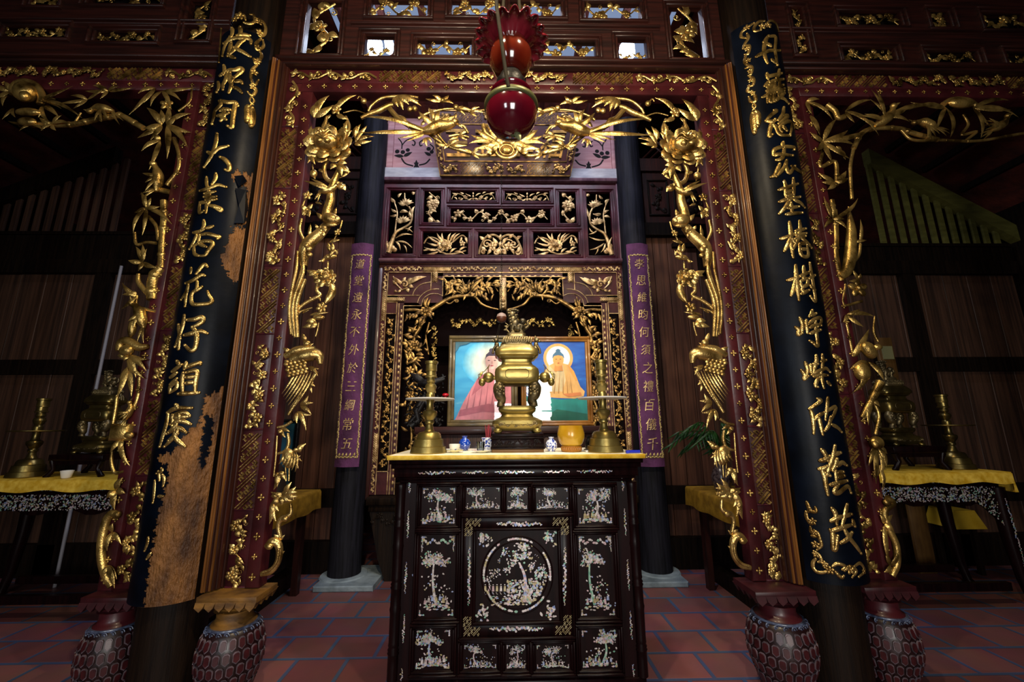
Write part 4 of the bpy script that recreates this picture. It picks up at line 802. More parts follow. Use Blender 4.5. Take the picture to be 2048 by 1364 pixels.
# vase shaped pedestals under the jambs
def pedestal(x, y, r, label, broken):
    root = thing('vase_pedestal', label, 'pedestal', (x, y, 0))
    vm = mat('vase_lacquer', '#160809', .4, 0, '#240c0e', 8, coat=.1)
    prof = [(r*.62, 0), (r*.7, .02), (r*.72, .05), (r*.8, .09), (r*.97, .17), (r, .22), (r*.97, .28), (r*.85, .345), (r*.72, .375)]
    b = MB(); b.lathe(prof, (x, y, 0), 36); b.build('vase_body', vm, root)
    b = MB(); b.lathe([(r*.74, .365), (r*.7, .385), (r*.62, .39), (r*.56, .41), (r*.56, .445), (r*.66, .45)], (x, y, 0), 32); b.build('neck', mat('neck_lacquer', '#40141a', .4, coat=.1) if not broken else YELW, root)
    b = MB(); rows = 5
    def rad(z):
        for k in range(len(prof)-1):
            if prof[k][1] <= z <= prof[k+1][1]: t = (z-prof[k][1])/(prof[k+1][1]-prof[k][1]+1e-9); return prof[k][0]+(prof[k+1][0]-prof[k][0])*t
        return prof[-1][0]
    for i in range(rows):
        z0 = .045+i*.06; n = 22
        for j in range(n):
            a = 2*math.pi*(j+.5*(i % 2))/n; d = V((math.sin(a), -math.cos(a), 0))
            for sc_, mi, dp in ((.92, 0, .006), (.72, 1, .0095)):
                wv = .82*math.pi/n*sc_; P = []; h = .029*sc_; zc = z0+.031
                for da, z in ((-wv, zc-h*.6), (0, zc-h*1.1), (wv, zc-h*.6), (wv, zc+h*.7), (wv*.5, zc+h), (-wv*.5, zc+h), (-wv, zc+h*.7)):
                    q = rad(z)+.002; P.append(V((x+math.sin(a+da)*q, y-math.cos(a+da)*q, z)))
                b.poly(P, d*dp, mi)
    b.build('scale_petals', [mat('petal_edge', '#3a3238', .45, 0, '#6b5a62', 30), mat('petal_lacquer', '#2c0c10', .42, 0, '#401418', 20, coat=.1)], root)
    b = MB(); 
    for j in range(20):
        a = 2*math.pi*j/20; q = r*.8; b.scroll((x+math.sin(a)*q, y-math.cos(a)*q, .355), .016, 0, 1.2, .004)
    b.lathe([(r*.78, .366), (r*.8, .372), (r*.78, .378)], (x, y, 0), 32); b.build('collar', mat('blue_grey_collar', '#2a3044', .35, 0, '#55607c', 30, coat=.4), root)
    b = MB(); w_ = r*1.04
    b.box(x-w_, x+w_, y-r*.62, y+r*.7, .5, .532, 0, .004)
    n = 6
    for j in range(n):
        a0 = x-w_+2*w_*j/n; a1 = a0+2*w_/n
        b.poly([V((a0, y-r*.62, .508)), V((a1, y-r*.62, .508)), V((a1-.004, y-r*.7, .485)), V(((a0+a1)/2, y-r*.66, .462)), V((a0+.004, y-r*.7, .485))], (0, .02, 0))
    for s in (-1, 1):
        for j in range(4):
            c0 = y-r*.6+j*r*.35; b.poly([V((x+s*w_, c0, .508)), V((x+s*w_, c0+r*.35, .508)), V((x+s*w_*.9, c0+r*.17, .465))], (-s*.015, 0, 0))
    b.lathe([(r*.58, .44), (r*.68, .47), (r*.85, .505)], (x, y, 0), 24, 4, 1, .62); b.build('lotus_capital', YELW if broken else mat('capital_lacquer', '#240a0e', .45, 0, '#3a1218', 12), root)
pedestal(-1.515, 2.55, .157, 'vase pedestal with broken raw yellow wood capital under the middle portal', True)
pedestal(1.55, 2.53, .165, 'red scale patterned vase pedestal right of the altar cabinet', False)
pedestal(-2.17, 2.56, .14, 'shadowed vase pedestal under the left portal jamb', False)
pedestal(2.18, 2.56, .145, 'shadowed vase pedestal under the right portal jamb', False)
# ================================================================ front altar cabinet with mother-of-pearl inlay
AY = 2.45; AXL, AXR = -.635, .775; ATOP = 1.262
def flake(mb, rnd, x, z, r, Y, el=1.0, rot=None, mi=None):
    yq = Y-.0012-rnd.random()*.0022; n = rnd.choice((4, 5, 6)); a0 = rnd.uniform(0, 6.28) if rot is None else rot; P = []; r *= .8
    for i in range(n):
        a = 2*math.pi*i/n; u, v = math.cos(a)*r*rnd.uniform(.7, 1.1)*el, math.sin(a)*r*rnd.uniform(.7, 1.1)
        P.append((x+u*math.cos(a0)-v*math.sin(a0), yq, z+u*math.sin(a0)+v*math.cos(a0)))
    mb.add(P, [tuple(range(n))], mi if mi is not None else rnd.choice((0, 0, 1, 2, 3, 0, 4)))
def leafspray(mb, rnd, x, z, r, Y, n, k=.5, mi=None):
    for i in range(int(n*1.7)): flake(mb, rnd, x+rnd.gauss(0, r*k), z+rnd.gauss(0, r*k), r*rnd.uniform(.15, .3), Y, rnd.uniform(1, 1.8), mi=mi)
def inlay_strip(mb, rnd, x0, z0, x1, z1, wd, Y, dens=1):
    L = math.hypot(x1-x0, z1-z0); n = int(L/wd*3.4*dens)
    for i in range(n):
        t = (i+.5)/n; f = .55+.45*math.sin(math.pi*t); px, pz = -(z1-z0)/L, (x1-x0)/L; o = rnd.uniform(-.32, .32)*wd*f
        flake(mb, rnd, x0+(x1-x0)*t+px*o, z0+(z1-z0)*t+pz*o, wd*.3*f, Y, rnd.uniform(1, 1.7))
def inlay_scene(mb, rnd, x0, x1, z0, z1, Y, kind):
    w_, h = x1-x0, z1-z0; cx = (x0+x1)/2; u = min(w_, h)
    # ground, figures, tree
    for i in range(int(10+w_/.01)): flake(mb, rnd, rnd.uniform(x0+.12*w_, x1-.12*w_), z0+h*rnd.uniform(.08, .16), u*.03, Y, 1.9, rnd.uniform(-.3, .3))
    tx = cx+rnd.uniform(-.1, .12)*w_; bend = rnd.choice((-1, 1))*.12*w_; top = z0+h*.72; tr = []
    for i in range(9):
        t = i/8; tr.append((tx+bend*math.sin(t*2.2), z0+h*(.14+.5*t)))
    tm = rnd.choice((1, 2, 3, 0)); tw = u*.035
    for i in range(8):
        (a, b_), (c, d) = tr[i], tr[i+1]; q = tw*(1.15-.6*i/8); mb.add([(a-q, Y-.0012, b_), (a+q, Y-.0012, b_), (c+q*.93, Y-.0012, d), (c-q*.93, Y-.0012, d)], [(0, 1, 2, 3)], tm)
    for i in range(7 if u < .12 else 11):
        a = rnd.uniform(.1, math.pi-.1); q = rnd.uniform(.12, .3)*u
        leafspray(mb, rnd, tr[-1][0]+math.cos(a)*q*1.15, min(z1-.12*h, tr[-1][1]+math.sin(a)*q*.9), u*.12, Y, 10)
        if i % 2: flake(mb, rnd, tr[-1][0]+math.cos(a)*q*.6, tr[-1][1]+math.sin(a)*q*.4, u*.05, Y, 2.4, a)
    nf = 4 if u < .1 else 7
    for i in range(nf):                               # small robed figures
        fx = x0+w_*(.16+.68*(i+.5)/nf)+rnd.uniform(-.02, .02)*w_; fz = z0+h*rnd.uniform(.13, .2); fh = u*rnd.uniform(.1, .16); mi = rnd.choice((0, 1, 0, 3, 4))
        mb.add([(fx-fh*.3, Y-.0014, fz), (fx+fh*.3, Y-.0014, fz), (fx+fh*.22, Y-.0014, fz+fh*.7), (fx+fh*.05, Y-.0014, fz+fh*.95), (fx-fh*.05, Y-.0014, fz+fh*.95), (fx-fh*.22, Y-.0014, fz+fh*.7)], [(0, 1, 2, 3, 4, 5)], mi)
        flake(mb, rnd, fx, fz+fh*1.12, fh*.17, Y, 1, 0, 0)
    for i in range(70): flake(mb, rnd, cx+rnd.gauss(0, .24)*w_*.8, z0+h*(.12+.4*rnd.random()**1.8), u*.03, Y, rnd.uniform(1, 1.6))
def corners(mb, rnd, x0, x1, z0, z1, Y, r):
    for sx, cx in ((1, x0), (-1, x1)):
        for sz, cz in ((1, z0), (-1, z1)):
            for i in range(5): flake(mb, rnd, cx+sx*r*(.25+.22*i), cz+sz*r*.3, r*.2, Y, 1.5); flake(mb, rnd, cx+sx*r*.3, cz+sz*r*(.25+.22*i), r*.2, Y, 1.5)
A = thing('altar_cabinet', 'black rosewood altar cabinet with mother-of-pearl panels in front of the portal', 'cabinet', ((AXL+AXR)/2, AY, 0))
K = (770, 880, 2.817)
def ap(x, y): return at(K[0]+x/K[2], K[1]+y/K[2], AY)
b = MB(); b.box(AXL+.03, AXR-.03, AY+.012, AY+.56, .12, 1.13); b.box(AXL+.02, AXR-.02, AY-.004, AY+.56, .03, .12, 0, .008)
for x in (AXL+.05, AXR-.13):
    for y in (AY, AY+.46): b.box(x, x+.08, y, y+.08, 0, .05)
b.build('body', EBONY, A)
b = MB()
for z0, z1, o in ((1.115, 1.135, .0), (1.135, 1.15, .016), (1.15, 1.2, .03), (1.2, 1.225, .045), (1.225, ATOP, .055)): b.box(AXL+.03-o, AXR-.03+o, AY-o+.005, AY+.56+o*.3, z0, z1, 0, .006)
b.build('cornice', EBONY, A)
rnd = random.Random(11)
b = MB()
for x0, x1 in ((190, 400), (435, 580), (618, 840), (890, 1040), (1080, 1280)): p, q = at(K[0]+x0/K[2], K[1]+130/K[2], AY-.03), at(K[0]+x1/K[2], K[1]+130/K[2], AY-.03); inlay_strip(b, rnd, p.x, 1.176, q.x, 1.176, .022, AY-.026)
b.build('cornice_inlay', NACRE, A, False)
for s, xc in ((-1, AXL+.035), (1, AXR-.035)):
    b = MB(); prof = [(.03, .12), (.03, .2)]
    for z in (.24, .56, .88):
        for d, r in ((0, .03), (.008, .034), (.016, .029), (.024, .033), (.034, .027), (.044, .031), (.06, .029), (.2, .03), (.22, .033), (.235, .03)): prof.append((r, z+d))
    prof += [(.03, 1.1), (.034, 1.116)]; b.lathe(prof, (xc, AY+.02, 0), 16); b.build('corner_colonette', EBONY, A)
PAN = [((205, 265, 400, 480), 'c'), ((455, 265, 650, 395), 'r'), ((685, 265, 805, 395), 'r'), ((850, 268, 1035, 395), 'r'), ((1085, 268, 1282, 478), 'c'), ((190, 535, 395, 1000), 't'), ((1092, 535, 1292, 998), 't'),
       ((168, 1065, 372, 1300), 'c'), ((440, 1150, 632, 1295), 'r'), ((680, 1150, 796, 1295), 'r'), ((850, 1150, 1042, 1295), 'r'), ((1105, 1065, 1312, 1292), 'c')]
holes = []
for i, ((x0, y0, x1, y1), kd) in enumerate(PAN):
    tl, br = ap(x0, y0), ap(x1, y1); tr, bl = ap(x1, y0), ap(x0, y1); X0, X1, Z0, Z1 = (tl.x+bl.x)/2, (tr.x+br.x)/2, (bl.z+br.z)/2, (tl.z+tr.z)/2
    b = MB(); frame_ring(b, X0-.03, X1+.03, Z0-.028, Z1+.028, .014, AY-.016, AY+.02); frame_ring(b, X0-.018, X1+.018, Z0-.016, Z1+.016, .014, AY-.008, AY+.02); frame_ring(b, X0-.006, X1+.006, Z0-.006, Z1+.006, .006, AY, AY+.02)
    b.box(X0-.01, X1+.01, AY+.006, AY+.02, Z0-.01, Z1+.01); pn = b.build('panel', EBONY, A)
    b = MB(); rnd = random.Random(40+i); Y = AY+.005
    inlay_scene(b, rnd, X0, X1, Z0, Z1, Y, kd); corners(b, rnd, X0+.004, X1-.004, Z0+.004, Z1-.004, Y, .016 if kd == 'r' else .026)
    if kd == 't':
        for t in range(14): u = t/13; flake(b, rnd, X0+.02+(X1-X0-.04)*u, Z1-.025-.02*math.sin(u*math.pi*3)**2, .01, Y, 1.4)
        for s in (0, 1): inlay_strip(b, rnd, (X0+.012, X1-.012)[s], Z1-.09, (X0+.012, X1-.012)[s], Z1-.03, .014, Y)
    b.build('inlay', NACRE, pn, False)
# central square panel with roundel
tl, br = ap(520, 515), ap(968, 1012); tr, bl = ap(968, 515), ap(520, 1012); X0, X1, Z0, Z1 = (tl.x+bl.x)/2, (tr.x+br.x)/2, (bl.z+br.z)/2, (tl.z+tr.z)/2
b = MB(); O = .094; frame_ring(b, X0-O, X1+O, Z0-O, Z1+O, .016, AY-.018, AY+.02); frame_ring(b, X0-O+.014, X1+O-.014, Z0-O+.014, Z1+O-.014, .06, AY-.006, AY+.02); frame_ring(b, X0-.024, X1+.024, Z0-.022, Z1+.022, .016, AY-.014, AY+.02)
b.box(X0-.02, X1+.02, AY+.004, AY+.02, Z0-.02, Z1+.02); cx, cz, rr = (X0+X1)/2, (Z0+Z1)/2, (X1-X0)*.45
for q in (rr, rr*.86): b.tube([(cx+math.cos(a*math.pi/24)*q, AY+.004, cz+math.sin(a*math.pi/24)*q) for a in range(49)], .004, 6)
pn = b.build('central_panel', EBONY, A)
b = MB(); rnd = random.Random(77); Y = AY+.003
for i in range(90):
    if (i // 9) % 2 == 0 or rnd.random() < .35: a = 2*math.pi*i/90; flake(b, rnd, cx+math.cos(a)*rr*.93, cz+math.sin(a)*rr*.93, .009, Y, 1.6, a+1.57)
for sx in (-1, 1):
    for sz in (-1, 1): leafspray(b, rnd, cx+sx*(X1-X0)*.42, cz+sz*(Z1-Z0)*.42, .034, Y, 22, .55)
cpx = lambda x, y: ap(x, y)
def ctree(pts, w0, mi):
    P = [cpx(x, y) for x, y in pts]; P = spline(P, 6)
    for i in range(len(P)-1):
        q = w0*(1-.5*i/len(P)); b.add([(P[i].x-q, Y-.0013, P[i].z), (P[i].x+q, Y-.0013, P[i].z), (P[i+1].x+q*.97, Y-.0013, P[i+1].z), (P[i+1].x-q*.97, Y-.0013, P[i+1].z)], [(0, 1, 2, 3)], (1, 0, 1, 3)[i % 4])
ctree([(785, 915), (792, 840), (785, 760), (755, 690)], .011, 1)
def cl(x, y, r, n, mi=None): p = cpx(x, y); leafspray(b, rnd, p.x, p.z, r, Y, n, .55, mi)
for x, y, r, n in ((770, 600, .03, 22), (745, 660, .03, 20), (790, 640, .03, 20), (810, 600, .018, 8), (720, 690, .024, 14), (825, 715, .022, 14), (675, 635, .024, 14), (640, 680, .012, 5), (610, 750, .022, 12), (640, 745, .018, 8), (690, 735, .022, 12), (580, 790, .02, 10), (855, 655, .01, 4), (885, 725, .02, 12), (860, 760, .03, 20), (900, 770, .022, 14)): cl(x, y, r, n)
for x in range(565, 700, 22): p = cpx(x, 840); h = .03; b.add([(p.x-.007, Y-.0014, p.z-h*.4), (p.x+.007, Y-.0014, p.z-h*.4), (p.x+.005, Y-.0014, p.z+h*.5), (p.x-.005, Y-.0014, p.z+h*.5)], [(0, 1, 2, 3)], rnd.choice((0, 4, 1))); flake(b, rnd, p.x, p.z+h*.72, .005, Y, 1, 0, 0); inlay_strip(b, rnd, p.x-.006, p.z-h*.5, p.x+.004, p.z-h*.95, .008, Y)
for i in range(330): p = cpx(rnd.uniform(690, 915), rnd.uniform(790, 930)); (abs(p.x-cx)**2+(p.z-cz)**2 < (rr*.8)**2) and flake(b, rnd, p.x, p.z, rnd.uniform(.004, .009), Y, rnd.uniform(1, 2), 0 if rnd.random() < .5 else None, rnd.choice((0, 0, 1, 2, 3, 4, 4)))
for i in range(34): p = cpx(rnd.uniform(600, 720), rnd.uniform(875, 935)); flake(b, rnd, p.x, p.z, .005, Y, 2.2, 0)
b.build('inlay', NACRE, pn, False)
b = MB()
for (x0, z0, x1, z1) in ((630, 470, 885, 470), (590, 1062, 890, 1062)): p, q = ap(x0, z0), ap(x1, z1); inlay_strip(b, rnd, p.x, p.z, q.x, q.z, .03, AY-.006, 1.6)
for x in (475, 1012): p, q = ap(x, 600), ap(x-3, 930); inlay_strip(b, rnd, p.x, p.z, q.x, q.z, .024, AY-.006, 1.3)
b.build('border_inlay', NACRE, pn, False)
b = MB()
for sx, xe in ((1, X0-O+.02), (-1, X1+O-.02)):
    for sz, ze in ((1, Z0-O+.02), (-1, Z1+O-.02)):
        xa, xb = sorted((xe, xe+sx*.095)); za, zb_ = sorted((ze, ze+sz*.045)); fret(b, xa, xb, za, zb_, AY-.006, .0075, .0016, .0012)
        xa, xb = sorted((xe, xe+sx*.045)); za, zb_ = sorted((ze+sz*.045, ze+sz*.095)); fret(b, xa, xb, za, zb_, AY-.006, .0075, .0016, .0012)
b.build('corner_fret', NACRE[4], pn, False)
b = MB(); rnd = random.Random(5)
for x0, x1 in ((300, 540), (610, 860), (950, 1180)): p, q = ap(x0, 207), ap(x1, 207); inlay_strip(b, rnd, p.x, p.z, q.x, q.z, .014, AY+.011)
for sx, xs in ((1, AXL+.085), (-1, AXR-.085)):
    inlay_strip(b, rnd, xs, ap(130, 205).z, xs+sx*.09, ap(130, 205).z, .016, AY+.011)
    for y0, y1 in ((215, 300), (400, 555), (690, 870), (985, 1150), (1290, 1364)): inlay_strip(b, rnd, xs, ap(130, y0).z, xs, ap(130, y1).z, .017, AY+.011)
b.build('stile_inlay', NACRE, A, False)
# altar cloth
b = MB(); b.box(AXL-.03, AXR+.03, AY-.06, AY+.6, ATOP, ATOP+.012, 0, .005); b.box(AXL-.035, AXR+.035, AY-.066, AY-.058, ATOP-.012, ATOP+.013, 1, .003)
for s in (-1, 1): x = AXL-.035 if s < 0 else AXR+.03; b.box(x, x+.006, AY-.06, AY+.6, ATOP-.012, ATOP+.013, 1)
tag(b.build('altar_cloth', [CLOTHW, CLOTHY], None), 'ivory satin cloth with yellow edge covering the altar cabinet top', 'cloth')
TZ = ATOP+.0125
# ---------------------------------------------------------------- brass pieces on the altar
def candlestick(x, y, z, k, label, m=BRASS, lean=0):
    root = thing('candlestick', label, 'candlestick', (x, y, z)); P = lambda L: [(r*k, (1340-yy)*k) for r, yy in L]
    b = MB(); b.lathe(P([(238, 1340), (244, 1330), (228, 1258), (204, 1256), (206, 1250), (190, 1160), (166, 1156), (168, 1150), (152, 1092), (132, 1070), (112, 1066)]), (x, y, z), 40); b.build('base', m, root, True, 28)
    b = MB(); b.lathe(P([(118, 1067), (70, 1055), (58, 1030), (52, 1000), (46, 965), (62, 945), (62, 925), (54, 905), (70, 880), (92, 845), (100, 810), (92, 785), (60, 775), (48, 745), (46, 660), (56, 635), (60, 615), (60, 560), (46, 535), (66, 500), (80, 460), (72, 430), (46, 405), (62, 385), (56, 355), (52, 330)]), (x, y, z), 32); b.build('stem', m, root, True, 28)
    b = MB(); b.lathe(P([(58, 636), (250, 640), (326, 634), (332, 626), (330, 616), (250, 614), (58, 612)]), (x, y, z), 48); b.build('drip_plate', mat('pale_drip_plate', '#cfcbc4', .35, 0, coat=.3) if m is BRASS else m, root, True, 28)
    b = MB(); b.lathe(P([(52, 332), (82, 328), (84, 316), (68, 300), (66, 240), (80, 236), (76, 222), (76, 140), (90, 132), (92, 104), (84, 98), (60, 100), (56, 150)]), (x, y, z), 32); b.build('socket', m, root, True, 28)
    return root
kc = mpp(atz(858, 907, TZ))/6.495
for (px, py), nm in (((857, 906), 'brass candlestick with white drip plate on the left of the altar'), ((1217, 906), 'brass candlestick with white drip plate on the right of the altar')):
    p = atz(px, py, TZ); candlestick(p.x, max(AY+.12, p.y), TZ, kc*.985, nm)
p = at(1035, 906, 2.66); SX, SY = p.x, 2.70; k = mpp(at(1035, 800, 2.70))/4.016
def censer(x, y, z, k, label, m, md, ornate=True, sidex=1):
    root = thing('incense_burner', label, 'censer', (x, y, z)); Q = lambda L: [(r*k, (1090-yy)*k) for r, yy in L]; D = .78
    b = MB(); b.lathe(Q([(150, 1072), (182, 1050), (197, 1020), (192, 995), (160, 978), (130, 966), (120, 945), (142, 925), (148, 905), (142, 885), (100, 880)]), (x, y, z), 48, 5, 1, D)
    for sx in (-1, 1):
        for sy in (-1, 1): b.ell((x+sx*150*k, y+sy*150*k*D, z+20*k), 34*k, 30*k, 24*k)
    b.build('base_tray', m, root, True, 30)
    b = MB()
    for i in range(10):
        u = -130+i*29; b.scroll((x+u*k, y-190*k*D, z+(65+8*(i % 2))*k), 17*k, i, 1.1*(-1)**i, 5*k); b.ell((x+(u+14)*k, y-188*k*D, z+70*k), 9*k, 6*k, 12*k)
    b.build('pierced_frieze', md, root)
    for sx in (-1, 1):
        for sy in (-1, 1):
            b = MB(); fx, fy = x+sx*118*k, y+sy*112*k*D
            b.tube(spline([(fx+sx*14*k, fy, z+388*k), (fx+sx*26*k, fy, z+345*k), (fx+sx*18*k, fy, z+295*k), (fx+sx*2*k, fy, z+258*k), (fx+sx*12*k, fy, z+232*k), (fx+sx*12*k, fy, z+206*k)], 6), (34*k, 46*k, 44*k, 32*k, 25*k, 32*k), 14)
            for t in range(9): b.ell((fx+sx*(14+30*math.sin(t*2.1))*k, fy-(30+8*math.cos(t*1.7))*k, z+(372-9*t)*k), 12*k, 9*k, 10*k, None, 8, 6)
            b.ell((fx+sx*16*k, fy-30*k, z+345*k), 30*k, 26*k, 26*k); b.ell((fx+sx*4*k, fy-44*k, z+330*k), 10*k, 9*k, 8*k); b.ell((fx+sx*30*k, fy-44*k, z+330*k), 10*k, 9*k, 8*k); b.ell((fx+sx*16*k, fy-50*k, z+315*k), 16*k, 12*k, 9*k); b.build('leg', md, root)
    b = MB(); b.lathe(Q([(120, 718), (152, 708), (170, 690), (178, 655), (178, 620), (172, 592), (152, 572), (128, 556), (120, 535), (124, 516), (150, 505), (156, 492), (175, 480), (176, 455), (164, 432), (142, 408), (126, 392), (100, 386)]), (x, y, z), 56, 6, 1, D)
    b.build('body', m, root, True, 30)
    b = MB(); b.tube([V((x+u*k, y-178.5*k*D, z+(1090-v)*k)) for u, v in ((-70, 600), (70, 600), (88, 612), (92, 635), (88, 660), (70, 672), (-70, 672), (-88, 660), (-92, 635), (-88, 612), (-70, 600))], 2.4*k, 6); b.build('cartouche', md, root)
    b = MB(); b.lathe(Q([(118, 390), (122, 360), (104, 335), (86, 322), (78, 318), (78, 292), (66, 288)]), (x, y, z), 40, 5, 1, D)
    for i in range(13):
        u = -112+i*18.7; f = 1 if abs(u) < 100 else .8; b.scroll((x+u*k, y-122*k*D*f, z+(722+8*(i % 2))*k), 15*k, i*1.3, 1.0*(-1)**i, 5.5*k); b.scroll((x+u*.85*k, y-110*k*D*f, z+(748+6*(i % 2))*k), 13*k, i*2.3, 1.0*(-1)**i, 5*k); b.leaf((x+u*k, y-124*k*D*f, z+706*k), (x+(u+12)*k, y-118*k*D*f, z+764*k), 15*k)
    b.build('lid', md, root)
    for sx in (-1, 1):
        b = MB(); ex = x+sx*160*k
        b.ell((ex-sx*4*k, y, z+668*k), 26*k, 22*k, 34*k); b.ell((ex+sx*2*k, y, z+708*k), 20*k, 18*k, 26*k); b.ell((ex+sx*8*k, y-4*k, z+746*k), 23*k, 20*k, 20*k); b.ell((ex+sx*30*k, y-6*k, z+738*k), 14*k, 11*k, 10*k)
        for q in (-1, 1): b.leaf((ex+sx*2*k, y+q*10*k, z+756*k), (ex-sx*6*k, y+q*14*k, z+784*k), 14*k); b.tube([(ex+sx*10*k, y+q*12*k, z+700*k), (ex+sx*30*k, y+q*14*k, z+672*k), (ex+sx*34*k, y+q*14*k, z+636*k)], (11*k, 8*k, 10*k), 8)
        b.tube(spline([(ex-sx*22*k, y, z+650*k), (ex-sx*44*k, y, z+676*k), (ex-sx*36*k, y, z+712*k), (ex-sx*52*k, y, z+730*k)], 5), (9*k, 10*k, 4*k), 8); b.build('lid_creature', md, root)
    b = MB(); fz = z+800*k; b.ell((x+26*k, y, fz+52*k), 56*k, 38*k, 44*k); b.ell((x-12*k, y, fz+74*k), 44*k, 38*k, 58*k); b.ell((x-28*k, y, fz+122*k), 36*k, 34*k, 44*k); b.ell((x-36*k, y, fz+164*k), 38*k, 35*k, 36*k)
    b.ell((x-6*k, y-4*k, fz+156*k), 24*k, 20*k, 15*k); b.ell((x-2*k, y-4*k, fz+140*k), 18*k, 16*k, 9*k); b.ell((x-14*k, y-22*k, fz+176*k), 9*k, 8*k, 9*k); b.ell((x+8*k, y-4*k, fz+166*k), 9*k, 10*k, 8*k)
    for i in range(6):
        for q in (-1, 0, 1): b.ell((x-(64-5*i+3*abs(q))*k, y-q*20*k, fz+(196-24*i)*k), 15*k, 15*k, 14*k, None, 8, 6)
    for i in range(5): b.ell((x-(52-16*i)*k, y-6*k, fz+(200+(4 if i in (1, 2, 3) else -4))*k), 15*k, 20*k, 12*k, None, 8, 6)
    for sx, sy in ((-26, -24), (-26, 24), (44, -26), (56, 24)): b.tube(spline([(x+sx*k, y+sy*k, fz+64*k), (x+(sx-8)*k, y+sy*k, fz+32*k), (x+(sx+2)*k, y+sy*k, fz+3*k)], 5), (24*k, 15*k, 17*k), 10); b.ell((x+(sx-10)*k, y+(sy-2)*k, fz+8*k), 17*k, 13*k, 9*k)
    b.ell((x+52*k, y-8*k, fz+104*k), 30*k, 27*k, 30*k); b.ell((x+46*k, y-16*k, fz+108*k), 16*k, 22*k, 16*k)
    b.tube(spline([(x+72*k, y, fz+46*k), (x+100*k, y, fz+70*k), (x+92*k, y, fz+106*k), (x+108*k, y, fz+118*k)], 5), (14*k, 11*k, 5*k), 8); b.tube(spline([(x-60*k, y, fz+14*k), (x-84*k, y, fz+44*k), (x-66*k, y, fz+70*k), (x-92*k, y, fz+96*k)], 5), (9*k, 8*k, 4*k), 8); b.leaf((x-70*k, y, fz+60*k), (x-104*k, y, fz+70*k), 16*k); b.leaf((x-74*k, y, fz+40*k), (x-110*k, y, fz+34*k), 16*k)
    b.build('lion_finial', md, root, True, 70)
    if ornate:
        for sx in (-1, 1):
            b = MB(); hx = x+sx*228*k; b.ell((hx, y, z+440*k), 46*k, 40*k, 44*k); b.ell((hx+sx*52*k, y-6*k, z+402*k), 28*k, 26*k, 34*k); b.tube([(x+sx*170*k, y, z+430*k), (x+sx*190*k, y, z+438*k)], 14*k, 8)
            b.tube([(hx, y, z+480*k), (hx+sx*4*k, y, z+520*k), (hx-sx*6*k, y, z+545*k)], 4*k, 6); b.tube([(hx, y, z+530*k), (hx+sx*34*k, y, z+490*k), (hx+sx*84*k, y, z+462*k), (hx+sx*78*k, y, z+420*k)], 3.5*k, 6); b.leaf((hx+sx*50*k, y, z+490*k), (hx+sx*75*k, y-.01, z+430*k), 22*k); b.build('peach_handle', m, root)
    return root
b = MB(); st = thing('censer_stand', 'carved dark wooden stand with flat plinth under the brass censer', 'stand', (SX, SY, TZ)); h0 = 0
b.box(SX-195*k, SX+195*k, SY-150*k, SY+150*k, TZ, TZ+26*k, 0, .004); b.build('plinth', mat('pale_brown_plinth', '#6a4a24', .5), st)
b = MB(); b.box(SX-198*k, SX+198*k, SY-150*k, SY+150*k, TZ+30*k, TZ+104*k, 0, .005); b.box(SX-206*k, SX+206*k, SY-156*k, SY+156*k, TZ+100*k, TZ+112*k, 0, .003); b.box(SX-196*k, SX+196*k, SY-150*k, SY+150*k, TZ+112*k, TZ+140*k, 0, .004); b.box(SX-204*k, SX+204*k, SY-156*k, SY+156*k, TZ+24*k, TZ+40*k, 0, .003); b.build('stand_body', EBONY, st)
b = MB(); vine(b, SX-180*k, SX+180*k, TZ+44*k, TZ+98*k, SY-152*k, 91, 1.5); b.build('carving', EBONY, st)
censer(SX, SY, TZ+140*k, k, 'large brass incense burner with lion finial at the centre of the altar', BRASS, BRASSD)
def pot(name, label, cat, px, py, prof, m, yy=None, k_=None):
    p = atz(px, py, TZ); y = yy or p.y; q = at(px, py, y); kk = mpp(V((q.x, y, TZ)))/4.016
    b = MB(); b.lathe([(r*kk, h*kk) for r, h in prof], (q.x, y, TZ), 28); o = b.build(name, m); tag(o, label, cat); return o, V((q.x, y, TZ)), kk
VASE = [(24, 0), (26, 4), (40, 22), (48, 46), (46, 66), (34, 86), (20, 94), (18, 104), (24, 114), (20, 114), (15, 104)]
pot('porcelain_jar', 'round deep blue porcelain jar behind the white teacup', 'jar', 929, 901, VASE, CERD)
pot('porcelain_jar', 'blue and white jar between the censer stand and yellow bowl', 'jar', 1103, 903, VASE, CERB)
SAU = [(30, 0), (34, 6), (72, 18), (74, 22), (36, 12), (2, 11)]
pot('saucer', 'pale yellow saucer under the white teacup', 'saucer', 909, 904, SAU, mat('cream_porcelain', '#e3d6a2', .2, coat=.5), 2.62)
o, q, kk = pot('teacup', 'small white blue-rimmed teacup on a saucer', 'cup', 909, 904, [(24, 14), (28, 18), (40, 36), (46, 66), (42, 66), (24, 22)], mat('white_blue_porcelain', '#e8e7e2', .16, 0, '#2d4ca8', 26, coat=.6, lo=.62, hi=.66), 2.62)
pot('saucer', 'blue rimmed saucer under the clear drinking glass', 'saucer', 963, 905, [(36, 0), (40, 6), (84, 16), (86, 20), (40, 11), (2, 10)], mat('blue_rim_porcelain', '#d8dcea', .2, 0, '#e4dcb8', 9, coat=.5), 2.60)
pot('drinking_glass', 'small clear drinking glass standing on a blue rimmed saucer', 'glass', 961, 905, [(26, 14), (29, 20), (34, 84), (31, 84), (25, 22)], GLASS, 2.60)
o, q, kk = pot('incense_pot', 'blue and white cylinder pot holding red incense left of the censer', 'pot', 976, 900, [(46, 0), (48, 6), (48, 92), (56, 104), (54, 108), (44, 106), (42, 40)], CERB, 2.72)
b = MB(); rnd = random.Random(3)
